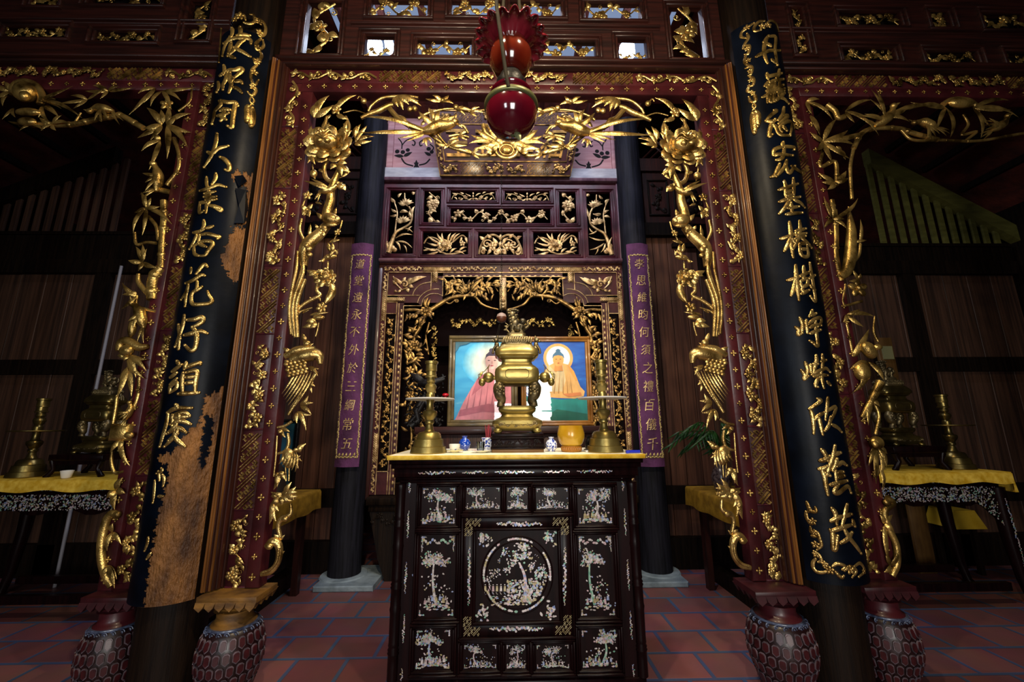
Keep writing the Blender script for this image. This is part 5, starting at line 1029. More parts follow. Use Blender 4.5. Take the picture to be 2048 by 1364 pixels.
for i in range(16): a = rnd.uniform(0, 6.28); r = rnd.uniform(4, 30)*kk; b.tube([(q.x+math.cos(a)*r*.5, q.y+math.sin(a)*r*.5, q.z+45*kk), (q.x+math.cos(a)*r, q.y+math.sin(a)*r, q.z+rnd.uniform(170, 215)*kk)], .0016, 5)
tag(b.build('incense_sticks', mat('red_incense', '#a01022', .5)), 'bunch of red incense sticks standing in the blue white pot', 'incense sticks')
root = thing('offering_bowl', 'round golden yellow bowl on a carved ring right of the censer', 'bowl', (0, 0, 0)); p = at(1143, 904, 2.62); root.location = (p.x, 2.62, TZ); kk = mpp(V((p.x, 2.62, TZ)))/4.016
YB = mat('golden_glaze', '#a87a10', .28, .1, '#c9a02c', 6, bump=.08, bscale=20, coat=.4)
b = MB(); b.lathe([(70, 44), (92, 66), (108, 108), (110, 140), (102, 176), (94, 206), (90, 206), (98, 172), (100, 140), (60, 62)], (0, 0, 0), 40); b.v = [v*kk+V((p.x, 2.62, TZ)) for v in b.v]; b.build('bowl', YB, root)
b = MB(); b.lathe([(72, 0), (80, 8), (76, 30), (80, 46), (66, 50)], (0, 0, 0), 32)
for i in range(28): a = i*2*math.pi/28; b.ell((math.cos(a)*77, math.sin(a)*77, 26), 8, 8, 20, None, 6, 5)
b.v = [v*kk+V((p.x, 2.62, TZ)) for v in b.v]; b.build('ring_stand', mat('orange_wood_ring', '#9c6414', .45), root)
pot('dark_jar', 'small dark bottle in shadow behind the yellow bowl', 'jar', 1178, 900, [(26, 0), (30, 10), (30, 60), (18, 80), (14, 100), (16, 104)], DARKC, 2.85)
b = MB(); p = atz(1181, 904, TZ); b.box(p.x-.035, p.x+.03, p.y-.03, p.y+.03, TZ, TZ+.014, 0, .003); b.box(p.x-.036, p.x+.031, p.y-.031, p.y+.031, TZ+.014, TZ+.018, 1); tag(b.build('matchbox', [mat('white_card', '#cfcfca', .6), DARKC], None, False), 'little white and black box beside the right candlestick base', 'box')
b = MB(); p = atz(1268, 907, TZ); b.tube([(p.x-.03, p.y, TZ+.011), (p.x+.035, p.y, TZ+.011)], .009, 10, None); b.box(p.x-.047, p.x-.03, p.y-.008, p.y+.008, TZ+.002, TZ+.019); tag(b.build('lighter', mat('blue_plastic', '#1226b4', .3)), 'blue plastic lighter at the right end of the altar cloth', 'lighter')
# ================================================================ rear table and the two framed pictures
RX0, RX1 = -.80, .98
RT = thing('rear_altar_table', 'dark wooden table behind the altar carrying both framed pictures', 'table', (.09, 3.9, 0))
b = MB(); b.box(RX0, RX1, 3.66, 4.12, 1.36, 1.425, 0, .006); b.build('tabletop', WOODRX, RT); b = MB(); b.box(RX0+.04, RX1-.04, 3.7, 4.1, 1.0, 1.36, 0, .006); b.build('apron', WOODR, RT)
for x in (RX0+.05, RX1-.13):
    for y in (3.7, 4.02): b = MB(); b.box(x, x+.08, y, y+.08, 0, 1.0, 0); b.build('leg', WOODD, RT)
PYF = 3.88
def pm(n, c, r=.5):
    h = [min(255, int(int(c[i:i+2], 16)*1.16)) for i in (1, 3, 5)]; return mat('print_'+n, c, r, 0, '#%02x%02x%02x' % tuple(h), 14, (1, 1, .6))
def ellp(cx, cz, rx, rz, n=28): return [(cx+math.cos(2*math.pi*i/n)*rx, cz+math.sin(2*math.pi*i/n)*rz) for i in range(n)]
def picture(label, px0, px1, py0, py1, fm, fw, layers, bg):
    tl, br = at(px0, py0, PYF), at(px1, py1, PYF); X0, X1, Z1, Z0 = tl.x, br.x, tl.z, br.z; Z0 = 1.426
    root = thing('framed_picture', label, 'picture', ((X0+X1)/2, PYF, Z0))
    b = MB(); frame_ring(b, X0, X1, Z0, Z1, fw*.55, PYF-.03, PYF+.02, 0, .008); frame_ring(b, X0+fw*.5, X1-fw*.5, Z0+fw*.5, Z1-fw*.5, fw*.5, PYF-.018, PYF+.02, 0, .006); b.build('frame', fm, root)
    x0, x1, z0, z1 = X0+fw, X1-fw, Z0+fw, Z1-fw
    b = MB(); b.box(x0-.01, x1+.01, PYF+.004, PYF+.015, z0-.01, z1+.01); pt = b.build('print', bg(x0, x1, z0, z1), root, False)
    for i, (pts, m, nm) in enumerate(layers):
        b = MB(); y = PYF+.0038-.0004*i
        q = [(min(x1, max(x0, x0+u*(x1-x0))), min(z1, max(z0, z0+v*(z1-z0)))) for u, v in pts]; b.add([(u, y, v) for u, v in q], [tuple(range(len(q)))]); b.build(nm, m, pt, False)
    b = MB(); b.box(x0, x1, PYF-.008, PYF-.006, z0, z1); b.build('glass_pane', PANE, root, False)
def skybg(c0, c1, c2, noise):
    def f(x0, x1, z0, z1):
        m = mat('print_sky', c0, .5, 0, c1, noise, (1, 1, 3.2), lo=.4, hi=.62); nt = m.node_tree; L = nt.links; p = nt.nodes['Principled BSDF']
        r = [n for n in nt.nodes if n.type == 'VALTORGB'][0]; e = r.color_ramp.elements.new(.69); e.color = lin(c2); return m
    return f
SK = lambda s: [tuple(float(v) for v in p.split(',')) for p in s.split()]
picture('framed picture of a seated figure in pink robe before pale halo', 899, 1036, 672, 858, mat('grey_brown_frame', '#3f3421', .4, 0, '#6a5a38', 8, coat=.2), .062, [
    *[(ellp(.66, .73, .54-.016*i, .31-.0088*i), pm('halo_%d' % i, '#%02x%02x%02x' % tuple(int(a+(b_-a)*(i/17)**.8) for a, b_ in zip((66, 172, 218), (222, 218, 206)))), 'halo') for i in range(18)],
    (SK('.02,0 1,0 1,.52 .9,.58 .72,.62 .56,.6 .42,.54 .3,.4 .16,.22'), pm('robe', '#c9808c'), 'robe'), (SK('.3,.3 .5,.42 .62,.6 .52,.58 .4,.52'), pm('robe_fold', '#b06272'), 'robe'), *[(SK('%g,%g %g,%g %g,%g' % (.2+.11*i, .12+.01*i, .3+.1*i, .5-.02*abs(i-3), .225+.11*i, .12)), pm('robe_line', '#a05c6c'), 'robe_line') for i in range(7)], (SK('.1,.12 .6,.2 .95,.16 .95,.08 .5,.1 .08,.04'), pm('robe_shade', '#a35a6c'), 'robe'),
    (SK('.56,.56 .74,.56 .72,.68 .58,.68'), pm('skin_neck', '#d9a8a6'), 'neck'), (ellp(.655, .745, .115, .105), pm('skin', '#e2bcb8'), 'face'), (SK('.535,.76 .55,.83 .6,.865 .655,.875 .72,.865 .765,.83 .775,.76 .745,.8 .7,.815 .6,.815 .56,.8'), pm('hair', '#3a3048'), 'hair'), (ellp(.655, .885, .05, .03), pm('hair_top', '#3a3048'), 'hair'),
    (SK('.575,.755 .6,.762 .63,.755 .6,.748'), pm('eye', '#4a3340'), 'eye'), (SK('.685,.755 .71,.762 .74,.755 .71,.748'), pm('eye2', '#4a3340'), 'eye'), (SK('.65,.75 .665,.75 .675,.71 .64,.71'), pm('nose', '#c9978f'), 'nose'), (SK('.62,.688 .655,.696 .695,.688 .655,.676'), pm('lips', '#b4505e'), 'lips'),
    (SK('.0,1 .0,.86 .04,.9 .08,.95 .2,.97 .28,1'), pm('foliage', '#27586a'), 'foliage')], skybg('#2f9fd6', '#48b4e2', '#7fd0ea', 3))
picture('orange framed picture of a seated golden figure with ringed halo on blue', 1041, 1187, 674, 858, mat('orange_frame', '#6b4214', .4, 0, '#94642a', 8, coat=.2), .05, [
    (ellp(.545, .79, .25, .19), pm('halo_ring', '#e0a25e'), 'halo'), (ellp(.545, .79, .2, .155), pm('halo_inner', '#cfe4ec'), 'halo'), (ellp(.545, .79, .16, .12), pm('halo_core', '#f0f3ee'), 'halo'),
    (SK('.0,.0 1,.0 1,.28 .6,.26 .0,.3'), pm('water', '#1d8a86'), 'water'), (SK('.2,.0 1,.0 1,.08 .5,.14'), pm('deep_water', '#0d6a58'), 'water'),
    (SK('.12,.32 .2,.3 .5,.28 .8,.27 .95,.3 .97,.36 .9,.42 .86,.5 .8,.62 .72,.7 .62,.72 .46,.72 .36,.68 .27,.55 .24,.42'), pm('robe_gold', '#d3a868'), 'robe'), (SK('.38,.7 .5,.6 .62,.7 .66,.5 .6,.36 .42,.36 .36,.5'), pm('robe_front', '#c9b78e'), 'robe'), *[(SK('%g,%g %g,%g %g,%g' % (.3+.075*i, .34, .4+.055*i, .64-.02*abs(i-3), .32+.075*i, .33)), pm('robe_gold_line', '#a87c44'), 'robe_line') for i in range(7)], (SK('.6,.33 .9,.35 .92,.31 .7,.29'), pm('arm', '#c67e4c'), 'arm'), (SK('.7,.7 .8,.62 .86,.5 .82,.5 .74,.62'), pm('robe_edge', '#e09a48'), 'robe'),
    (SK('.47,.62 .62,.62 .6,.72 .49,.72'), pm('neck_gold', '#c98c4c'), 'neck'), (ellp(.545, .765, .09, .085), pm('skin_gold', '#dca15c'), 'face'), (SK('.445,.78 .455,.83 .5,.865 .545,.875 .59,.865 .635,.83 .645,.78 .61,.815 .545,.825 .48,.815'), pm('hair_blue', '#3d6a8c'), 'hair'), (ellp(.545, .88, .04, .025), pm('hair_blue2', '#3d6a8c'), 'hair'),
    (SK('.49,.772 .51,.777 .53,.772 .51,.767'), pm('eye3', '#6a3a20'), 'eye'), (SK('.56,.772 .58,.777 .6,.772 .58,.767'), pm('eye4', '#6a3a20'), 'eye'), (SK('.52,.722 .545,.728 .57,.722 .545,.714'), pm('lips2', '#a84a30'), 'lips')], skybg('#114fae', '#1e6cc8', '#6fb4e2', 4))
# black carved crane and rockwork beside the left picture
root = thing('carved_rockery', 'black carved wooden bird and rockwork standing left of the pictures', 'carving', (-.68, 3.84, 1.426)); rnd = random.Random(8)
b = MB(); b.tube([at(822, 852, 3.84), at(838, 840, 3.84), at(832, 820, 3.84), at(850, 790, 3.84)], (.045, .03, .035, .03), 8)
for i in range(120): p = at(rnd.uniform(812, 886), rnd.uniform(748, 848), 3.84+rnd.uniform(-.05, .05)); b.ell(p, rnd.uniform(.01, .03), .015, rnd.uniform(.006, .014), Matrix.Rotation(rnd.uniform(0, 3), 3, 'Y'), 8, 6)
for x in (815, 880): b.tube([at(x, 852, 3.84), at((x+850)/2, 830, 3.84), at(850, 800, 3.84)], .025, 8)
b.build('rockwork', DARKC, root, True, 80)
b = MB(); b.tube([at(838, 765, 3.82), at(862, 768, 3.8), at(876, 762, 3.8), at(890, 758, 3.8)], (.03, .05, .035, .012), 8); b.leaf(at(850, 765, 3.8), at(818, 745, 3.8), .06); b.leaf(at(860, 770, 3.8), at(892, 752, 3.8), .05); b.build('bird', DARKC, root)
p = at(891, 790, 3.84); b = MB(); b.tube([(p.x, p.y, p.z-.05), (p.x, p.y, p.z-.008)], .012, 8); b.ell((p.x, p.y, p.z), .032, .03, .018); b.build('red_bulb', mat('red_plastic', '#b01020', .3), root)
# ================================================================ rear shrine front, openwork screen, plaque
SYP = 4.3; SC_ = -.015
Q = lambda x, y, d=0: at(740+x/6.2, 500+y/6.2, SYP-d)
SH = thing('rear_shrine', 'rear red shrine front with stepped arch of gilt carving behind the pictures', 'shrine', (SC_, SYP, .755))
zt_, zb_ = Q(100, 190).z, .76
hx = SC_-Q(130, 800).x                                # half width
xo = lambda px, py=640: SC_-Q(px, py).x               # half offset of a measured x on the left side
def both(fn):
    for s in (-1, 1): fn(s)
# plain timber posts at either side
b = MB()
for s in (-1, 1): x0, x1 = sorted((SC_+s*hx, SC_+s*(hx+.09))); b.box(x0, x1, SYP-.02, SYP+.06, zb_-.05, zt_+.0, 0, .006)
b.box(SC_-hx-.09, SC_+hx+.09, SYP-.03, SYP+.06, zt_+.0, zt_+.02, 0, .006); b.build('timber_frame', WOODR, SH)
a1, a2, a3, a4, a5 = xo(215), xo(345), xo(372), xo(400), xo(425)
zc0, zc1 = Q(300, 285).z, Q(300, 572).z               # corner panels
zl0, zl1 = Q(1200, 290).z, Q(1200, 340).z             # top band
ztip = Q(500, 700).z
ai, aj = xo(905, 450), xo(765, 400)
b = MB(); 
b.box(SC_-hx, SC_+hx, SYP-.012, SYP+.03, zl0, zt_); b.box(SC_-aj, SC_+aj, SYP-.012, SYP+.03, zl1+.01, zl0)
for s in (-1, 1):
    f = lambda u, v: sorted((SC_+s*u, SC_+s*v))
    for u, v, z0, z1 in ((hx, a1, zb_, zl0), (aj, ai, zc1, zl0), (a1, ai, ztip+.04, zc1-.0), (a2, a5, zb_, ztip+.05), (a1, a2, Q(280, 800).z, zc1), (a1, a2, zb_, zb_+.22)): x0, x1 = f(u, v); b.box(x0, x1, SYP-.012, SYP+.03, z0, z1)
    x0, x1 = f(a1, aj); b.box(x0, x1, SYP+.0, SYP+.03, zc1, zc0)
b.build('lacquer_frame', LACQ, SH)
b = MB()
for s in (-1, 1):
    f = lambda u, v: sorted((SC_+s*u, SC_+s*v)); t = .007
    def ln(u, v, z0, z1): x0, x1 = f(u, v); b.box(x0, x1, SYP-.02, SYP-.01, z0, z1)
    ln(a1, aj, zc0, zc0+t); ln(a1+t, a1, zb_, zc0); ln(aj+t, aj, zc0-.2, zc0); ln(aj, SC_*0+.0, zl0, zl0+t)
    ln(a1, ai+.25, zc1, zc1+t); ln(a2+t, a2, zb_, Q(0, 655).z); ln(a3+t, a3, zb_, ztip+.03); ln(a1, a2, Q(0, 655).z, Q(0, 655).z+t); ln(a1, a2, Q(0, 797).z, Q(0, 797).z+t); ln(a1, a2, zb_+.22, zb_+.22+t); ln(a5+.004, a5-.003, zb_, ztip); ln(a5, xo(640), ztip, ztip+t); ln(ai+.003, ai-.004, Q(0, 580).z, zl1); ln(ai, 0, zl1, zl1+t)
    P = [Q(530, 570), Q(560, 500), Q(640, 430), Q(765, 400)]; P2 = [Q(590, 660), Q(620, 590), Q(700, 520), Q(800, 490), Q(860, 490)]; P3 = [Q(640, 700), Q(665, 610), Q(740, 555), Q(830, 548), Q(895, 570)]
    for p in (P, P2, P3): b.tube([V((SC_+s*(SC_-q.x), SYP-.014, q.z)) for q in spline(p, 6)], .005, 6)
b.build('gilt_lines', GOLDP, SH)
b = MB()
for s in (-1, 1):
    P = [V((SC_+s*(SC_-q.x), SYP-.011, q.z)) for q in [Q(530, 570), Q(545, 520), Q(590, 470), Q(660, 425), Q(765, 400), Q(765, 345), Q(900, 345), Q(905, 570), Q(830, 548), Q(740, 555), Q(665, 610), Q(640, 700), Q(600, 660), Q(540, 655)]]
    b.poly(P, (0, .03, 0))
b.build('arch_spandrel', LACQ, SH, False)
def scale_bar(x0, x1, z0, z1, nm='scale_pattern_bar'):
    b = MB(); b.box(x0, x1, SYP-.022, SYP-.005, z0, z1, 0, .01); n = int(max(x1-x0, z1-z0)/.022); T = min(x1-x0, z1-z0)
    hor = x1-x0 > z1-z0
    for i in range(n):
        for d in (-1, 1):
            a = (x0+(i+.5)*(x1-x0)/n, (z0+z1)/2) if hor else ((x0+x1)/2, z0+(i+.5)*(z1-z0)/n)
            b.tube([(a[0]-T*.42, SYP-.024, a[1]-d*T*.42), (a[0]+T*.42, SYP-.024, a[1]+d*T*.42)], .0022, 4)
    b.build(nm, GOLDP, SH)
for s in (-1, 1):
    f = lambda u, v: sorted((SC_+s*u, SC_+s*v))
    x0, x1 = f(hx-.012, xo(205)); scale_bar(x0, x1, Q(0, 880).z, Q(0, 510).z)
    x0, x1 = f(xo(205), xo(435)); scale_bar(x0, x1, Q(0, 640).z, Q(0, 590).z)
    x0, x1 = f(xo(665, 240), xo(1010, 240)); scale_bar(x0, x1, Q(800, 272).z, Q(800, 215).z)
    x0, x1 = f(xo(775, 300), xo(845, 300)); scale_bar(x0, x1, Q(800, 400).z, Q(800, 272).z)
    for i, (u, v, z0, z1) in enumerate(((hx-.012, xo(205), Q(0, 505).z, zl0), (hx-.012, xo(205), zb_+.62, Q(0, 890).z), (hx-.012, xo(205), zb_+.02, zb_+.3))): 
        x0, x1 = f(u, v); b = MB(); vine(b, x0, x1, z0, z1, SYP-.014, 300+i, 1.6); b.build('strip_carving', GOLDP, SH)
    x0, x1 = f(hx-.012, xo(205)); scale_bar(x0, x1, zb_+.31, zb_+.6)
    for i, (u, v) in enumerate(((xo(180, 240), xo(655, 240)), (xo(1020, 240), .06))): x0, x1 = f(u, v); b = MB(); vine(b, x0, x1, Q(800, 272).z, Q(800, 212).z, SYP-.014, 320+i, 1.5); b.build('strip_carving', GOLDP, SH)
    # corner relief
    def M(x, y): q = Q(x, y); return V((SC_+s*(SC_-q.x), SYP-.012, q.z))
    b = MB(); b.scroll(M(430, 430), .09*.55, 0 if s > 0 else math.pi, 1.1*s, .012); 
    for (x, y, x2, y2, w) in ((470, 430, 700, 335, 60), (460, 400, 560, 360, 46), (400, 420, 290, 330, 50), (330, 500, 300, 530, 36), (480, 450, 545, 470, 46), (460, 480, 480, 530, 44), (420, 390, 450, 340, 36), (540, 400, 640, 340, 44), (340, 430, 285, 380, 34), (390, 500, 330, 525, 30)): b.leaf(M(x, y), M(x2, y2), w*mpp(M(x, y))/6.2, bend=.08)
    b.tube([M(290, 330), M(330, 430), M(400, 500), M(470, 470)], .009, 6); b.build('corner_carving', GOLDP, SH)
    b = MB(); x0, x1 = f(a1-.008, a2+.008); b.box(x0, x1, SYP+.005, SYP+.03, zb_+.22, Q(0, 797).z); b.build('side_panel_back', mat('dark_recess', '#080303', .9, spec=.1), SH, False)
    b = MB(); vine(b, x0, x1, zb_+.23, Q(0, 805).z, SYP+.0, 340, 1.2, fl=4); b.build('side_panel_carving', GOLDB, SH)
    b = MB(); z = zb_+.05
    while z < ztip: b.ell((SC_+s*(a3+a5)/2, SYP-.014, z), .013, .006, .02, None, 6, 5); z += .062
    for i in range(10): u = ai*(i/10)+.03; b.ell((SC_+s*u, SYP-.014, zl1+.012), .022, .006, .012, None, 6, 5)
    b.build('stud_row', GOLDP, SH)
    # open branch carving of the arch
    b = MB(); D = V((0, -.02, 0))
    def br(pts, w): b.tube(spline([M(x, y) for x, y in pts], 5), tuple(v*mpp(M(*pts[0]))/6.2 for v in w), 8, V((0, -1, 0)), .85)
    def lf(x, y, x2, y2, w): b.leaf(M(x, y)+D, M(x2, y2)+D*1.4, .72*w*mpp(M(x, y))/6.2, bend=.08)
    br([(660, 900), (700, 790), (780, 730), (920, 640), (1030, 590), (1180, 570), (1300, 580), (1380, 670), (1480, 715), (1590, 740)], (26, 30, 28, 22, 16, 10)); br([(930, 640), (990, 670), (1060, 620)], (12, 8)); br([(430, 750), (560, 745), (660, 770)], (20, 22)); br([(660, 850), (610, 980), (560, 1060), (540, 1180), (480, 1300)], (24, 26, 18)); br([(740, 900), (700, 1040), (700, 1120), (730, 1300)], (14, 10))
    for a in ((700, 720, 690, 620, 50), (720, 720, 760, 620, 50), (690, 700, 740, 590, 40), (640, 770, 560, 800, 60), (760, 790, 800, 830, 60), (600, 800, 540, 860, 60), (700, 790, 780, 870, 60), (560, 800, 450, 850, 50), (470, 800, 440, 900, 46)): lf(*a)
    for a in ((1200, 540, 1110, 450, 56), (1210, 530, 1150, 370, 56), (1230, 520, 1240, 380, 60), (1250, 520, 1420, 370, 60), (1270, 500, 1330, 420, 40), (1180, 560, 1160, 640, 40), (1400, 600, 1320, 480, 56), (1450, 610, 1370, 550, 46), (1480, 640, 1420, 580, 46), (1500, 640, 1540, 560, 36), (980, 440, 920, 350, 44), (980, 440, 1040, 380, 40), (990, 440, 930, 470, 36), (1080, 420, 1040, 340, 40), (1480, 480, 1460, 390, 44), (1050, 500, 920, 580, 22), (1060, 560, 1000, 480, 20), (1420, 450, 1480, 560, 22), (1600, 400, 1500, 430, 26), (620, 960, 700, 900, 46), (560, 1090, 430, 1060, 50), (560, 1080, 640, 1100, 44), (540, 1200, 460, 1130, 44), (600, 1000, 480, 960, 44), (480, 1290, 430, 1240, 40), (500, 1280, 560, 1330, 44), (700, 1060, 770, 1000, 36), (700, 1100, 660, 1200, 36), (740, 1260, 680, 1220, 36)): lf(*a)
    for x, y, r in ((700, 770, 70), (560, 1185, 62), (975, 430, 34), (1080, 640, 24)): b.peony(M(x, y)+D, r*mpp(M(x, y))/6.2)
    k = 6
    for i in range(k):
        t = i/k; lf(600+60*math.sin(i*2), 1330+i*150, 460+90*(i % 2), 1420+i*150, 54); lf(520, 1380+i*150, 640-20*i, 1450+i*150, 46)
    br([(500, 1300), (560, 1450), (470, 1620), (540, 1800), (480, 2000), (520, 2300), (470, 2700)], (24, 20, 16)); 
    for y in (1500, 1800, 2100): b.flower(M(500, y)+D, .05, n=6)
    rnd = random.Random(70)
    for i in range(150):
        if i % 3 == 0: x, y = rnd.uniform(940, 1570), rnd.uniform(365, 560)
        else: x, y = rnd.uniform(440, 690), rnd.uniform(780, 2950)
        a = rnd.uniform(0, 6.28); l = rnd.uniform(60, 120); lf(x, y, x+math.cos(a)*l, y+math.sin(a)*l, rnd.uniform(36, 60))
    for pts in (((940, 560), (1000, 450), (1100, 420), (1180, 480)), ((1300, 560), (1400, 480), (1520, 440), (1590, 520)), ((1000, 600), (1080, 520), (1200, 560), (1320, 430))): br(pts, (10, 12, 7))
    b.build('arch_carving', GOLDB, SH)
b = MB(); c0 = Q(1610, 560); b.box(SC_-.04, SC_+.04, SYP-.02, SYP+.02, Q(1610, 740).z, zl1, 0, .01)
for i in range(3): b.ell((SC_, SYP-.03, Q(1610, 640+40*i).z), .03-.004*i, .02, .018)
b.build('pendant', GOLDP, SH)
# dark interior of the shrine with a gilt frieze
b = MB(); b.box(SC_-1.2, SC_+1.2, 5.0, 5.05, .76, 3.15); b.build('interior_back', mat('dark_red_interior', '#0c0303', .9, spec=.1), SH, False)
b = MB(); b.box(SC_-.95, SC_+.95, 4.62, 4.66, 2.34, 3.1); b.box(SC_-1.2, SC_-.86, 4.62, 4.66, .8, 3.1); b.box(SC_+.86, SC_+1.2, 4.62, 4.66, .8, 3.1); b.build('inner_frame', bpy.data.materials['dark_red_interior'], SH, False)
b = MB(); vine(b, SC_-.62, SC_-.06, 2.55, 2.68, 4.61, 61, 1.4); vine(b, SC_+.06, SC_+.62, 2.55, 2.68, 4.61, 62, 1.4); vine(b, SC_-.84, SC_-.76, 1.6, 2.6, 4.61, 63, 1.3); vine(b, SC_+.76, SC_+.84, 1.6, 2.6, 4.61, 64, 1.3); b.build('inner_carving', GOLDW, SH)
# carved table under the shrine
root = thing('shrine_table', 'dark carved table with bracket legs carrying the red shrine front', 'table', (SC_, SYP, 0))
b = MB(); b.box(SC_-1.33, SC_+1.33, SYP-.16, SYP+.6, .68, .752, 0, .01); b.box(SC_-1.31, SC_+1.31, SYP-.13, SYP+.6, .62, .68, 0, .006); b.build('tabletop', WOODD, root)
for s in (-1, 1):
    b = MB(); b.poly([V((SC_+s*u, SYP-.11, z)) for u, z in ((1.3, .62), (.85, .62), (.83, .55), (.93, .46), (1.0, .3), (1.02, .1), (.98, .04), (1.05, .0), (1.12, 0), (1.2, .2))], (0, .16, 0)); b.build('leg', WOODD, root)
    b = MB(); x0, x1 = sorted((SC_+s*.95, SC_+s*1.28)); vine(b, x0, x1, .5, .61, SYP-.112, 66); b.build('carving', WOODD, root)
# openwork screen above the shrine
W_ = lambda x, y: at(740+x/3.938, 340+y/3.938, SYP)
SCN = thing('openwork_screen', 'plum red screen of nine gilt openwork panels above the shrine', 'screen', (SC_, SYP, 3.3))
def sr(x0, y0, x1, y1):
    p, q, r, t = W_(x0, y0), W_(x1, y1), W_(x0, y1), W_(x1, y0); return [(p.x+r.x)/2, (q.x+t.x)/2, (q.z+r.z)/2, (p.z+t.z)/2]
HO = [sr(150, 170, 352, 665), sr(425, 172, 560, 418), sr(635, 170, 990, 245), sr(1060, 172, 1415, 250), sr(635, 312, 1420, 425), sr(1490, 180, 1622, 425), sr(1710, 182, 1900, 680), sr(415, 490, 775, 672), sr(852, 495, 1205, 675), sr(1285, 492, 1642, 672)]
x0, x1, z0, z1 = W_(80, 600).x, W_(1960, 600).x, W_(1000, 712).z, W_(1000, 108).z
b = MB(); grid_panel(b, x0, x1, z0, z1, HO, SYP-.02, SYP+.02)
for h in HO: frame_ring(b, h[0]-.045, h[1]+.045, h[2]-.04, h[3]+.04, .014, SYP-.034, SYP-.01); frame_ring(b, h[0]-.02, h[1]+.02, h[2]-.018, h[3]+.018, .016, SYP-.028, SYP)
b.build('screen_frame', PLUM, SCN)
b = MB(); b.box(x0-.09, x0, SYP-.03, SYP+.04, z0, z1, 0, .005); b.box(x1, x1+.09, SYP-.03, SYP+.04, z0, z1, 0, .005); b.box(x0-.1, x1+.1, SYP-.07, SYP+.06, max(z0-.1, zt_+.025), z0, 0, .008); b.box(x0-.1, x1+.1, SYP-.06, SYP+.06, z1, z1+.05, 0, .008); b.build('outer_frame', mat('dusty_plum_wood', '#4a2a38', .5, 0, '#6a4a52', 6, (3, 3, 1)), SCN)
b = MB(); b.box(x0, x1, SYP+.45, SYP+.47, z0-.3, z1+.0); b.box(x0, x1, SYP+.02, SYP+.45, z1-.01, z1); b.build('dark_back', bpy.data.materials['dark_red_interior'], SCN, False)
# each panel's carving
def opn(i, fn): b = MB(); fn(b, HO[i]); b.build('openwork_carving', GOLDP, SCN)
def lily(mir):
    def f(b, h):
        X = lambda u, v: V(((h[0]+u*(h[1]-h[0])) if not mir else (h[1]-u*(h[1]-h[0])), SYP-.004, h[2]+v*(h[3]-h[2]))); T = h[1]-h[0]
        b.tube(spline([X(.05, .02), X(.15, .18), X(.3, .34), X(.62, .42), X(.85, .5), X(.88, .64), X(.75, .75)], 5), (T*.11, T*.06, T*.045, T*.04), 8, V((0, -1, 0)), .8); b.tube(spline([X(.25, .3), X(.28, .5), X(.3, .66), X(.15, .84)], 5), T*.03, 6)
        b.tube(spline([X(.72, .75), X(.6, .8), X(.55, .97)], 4), T*.025, 6)
        for u, v in ((.55, .5), (.62, .78)):
            for i in range(7): a = R(20+23*i); b.leaf(X(u, v), X(u+math.cos(a)*.34*(1 if not mir else 1), v+math.sin(a)*.11), T*.13, bend=.1)
        for a in ((.12, .02, .0, .3, .1), (.3, .2, .5, .06, .07), (.35, .2, .95, .1, .07), (.3, .25, .95, .3, .07), (.6, .4, .95, .34, .06), (.3, .62, .02, .6, .1), (.28, .66, .06, .72, .1), (.4, .66, .75, .66, .13), (.88, .6, .98, .76, .13), (.88, .55, .8, .7, .1), (.2, .82, .02, .9, .13), (.85, .95, .97, .99, .14), (.3, .9, .45, .97, .1), (.6, .15, .75, .02, .05), (.75, .36, .92, .44, .06)): b.leaf(X(*a[:2]), X(*a[2:4]), T*a[4]*1.05, bend=.12)
        for q in ((.08, .05), (.2, .1), (.1, .16), (.28, .07)): b.ell(X(*q), T*.1, .012, T*.1)
    return f
opn(0, lily(False)); opn(6, lily(True))
for i, sd in ((1, 401), (5, 402)): opn(i, lambda b, h, sd=sd: (vine(b, *h, SYP, sd, .7), b.flower(((h[0]+h[1])/2, SYP-.01, (h[2]+h[3])/2+.03), (h[1]-h[0])*.36, n=8)))
def sym(b, h, big=False):
    cx, H = (h[0]+h[1])/2, h[3]-h[2]; Wd = h[1]-h[0]
    for s in (-1, 1):
        X = lambda u, v: V((cx+s*u*Wd/2, SYP-.003, h[2]+v*H))
        b.tube(spline([X(0, .75 if big else .4), X(.3, .9 if big else .7), X(.65, .8 if big else .75), X(.9, .35), X(.95, .05)] if big else [X(0, .3), X(.2, .15), X(.4, .5), X(.65, .75), X(.85, .6), X(.95, .15)], 5), H*.045, 6)
        for u, v, r, t in (((.3, .45, .28, 1.2), (.6, .5, .2, -1.2), (.2, .15, .14, 1), (.75, .15, .13, -1)) if big else ((.8, .72, .2, 1.1), (.3, .3, .18, -1.1), (.6, .3, .15, 1))): b.scroll(X(u, v), r*H, .5, s*t, H*.04)
        for u, v, u2, v2 in ((.1, .5, .35, .8), (.4, .75, .6, .95), (.7, .7, .95, .85), (.85, .4, .7, .1), (.45, .3, .6, .05), (.05, .3, .25, .05)): b.leaf(X(u, v), X(u2, v2), H*.14, bend=.1)
        b.flower(X(.36, .4), H*.2, n=5)
    for v in (.2, .5, .8): b.leaf((cx, SYP-.004, h[2]+H*(v-.15)), (cx, SYP-.004, h[2]+H*(v+.15)), H*.15)
opn(2, sym); opn(3, sym); opn(8, lambda b, h: sym(b, h, True))
opn(4, lambda b, h: vine(b, *h, SYP, 411, .7, fl=7))
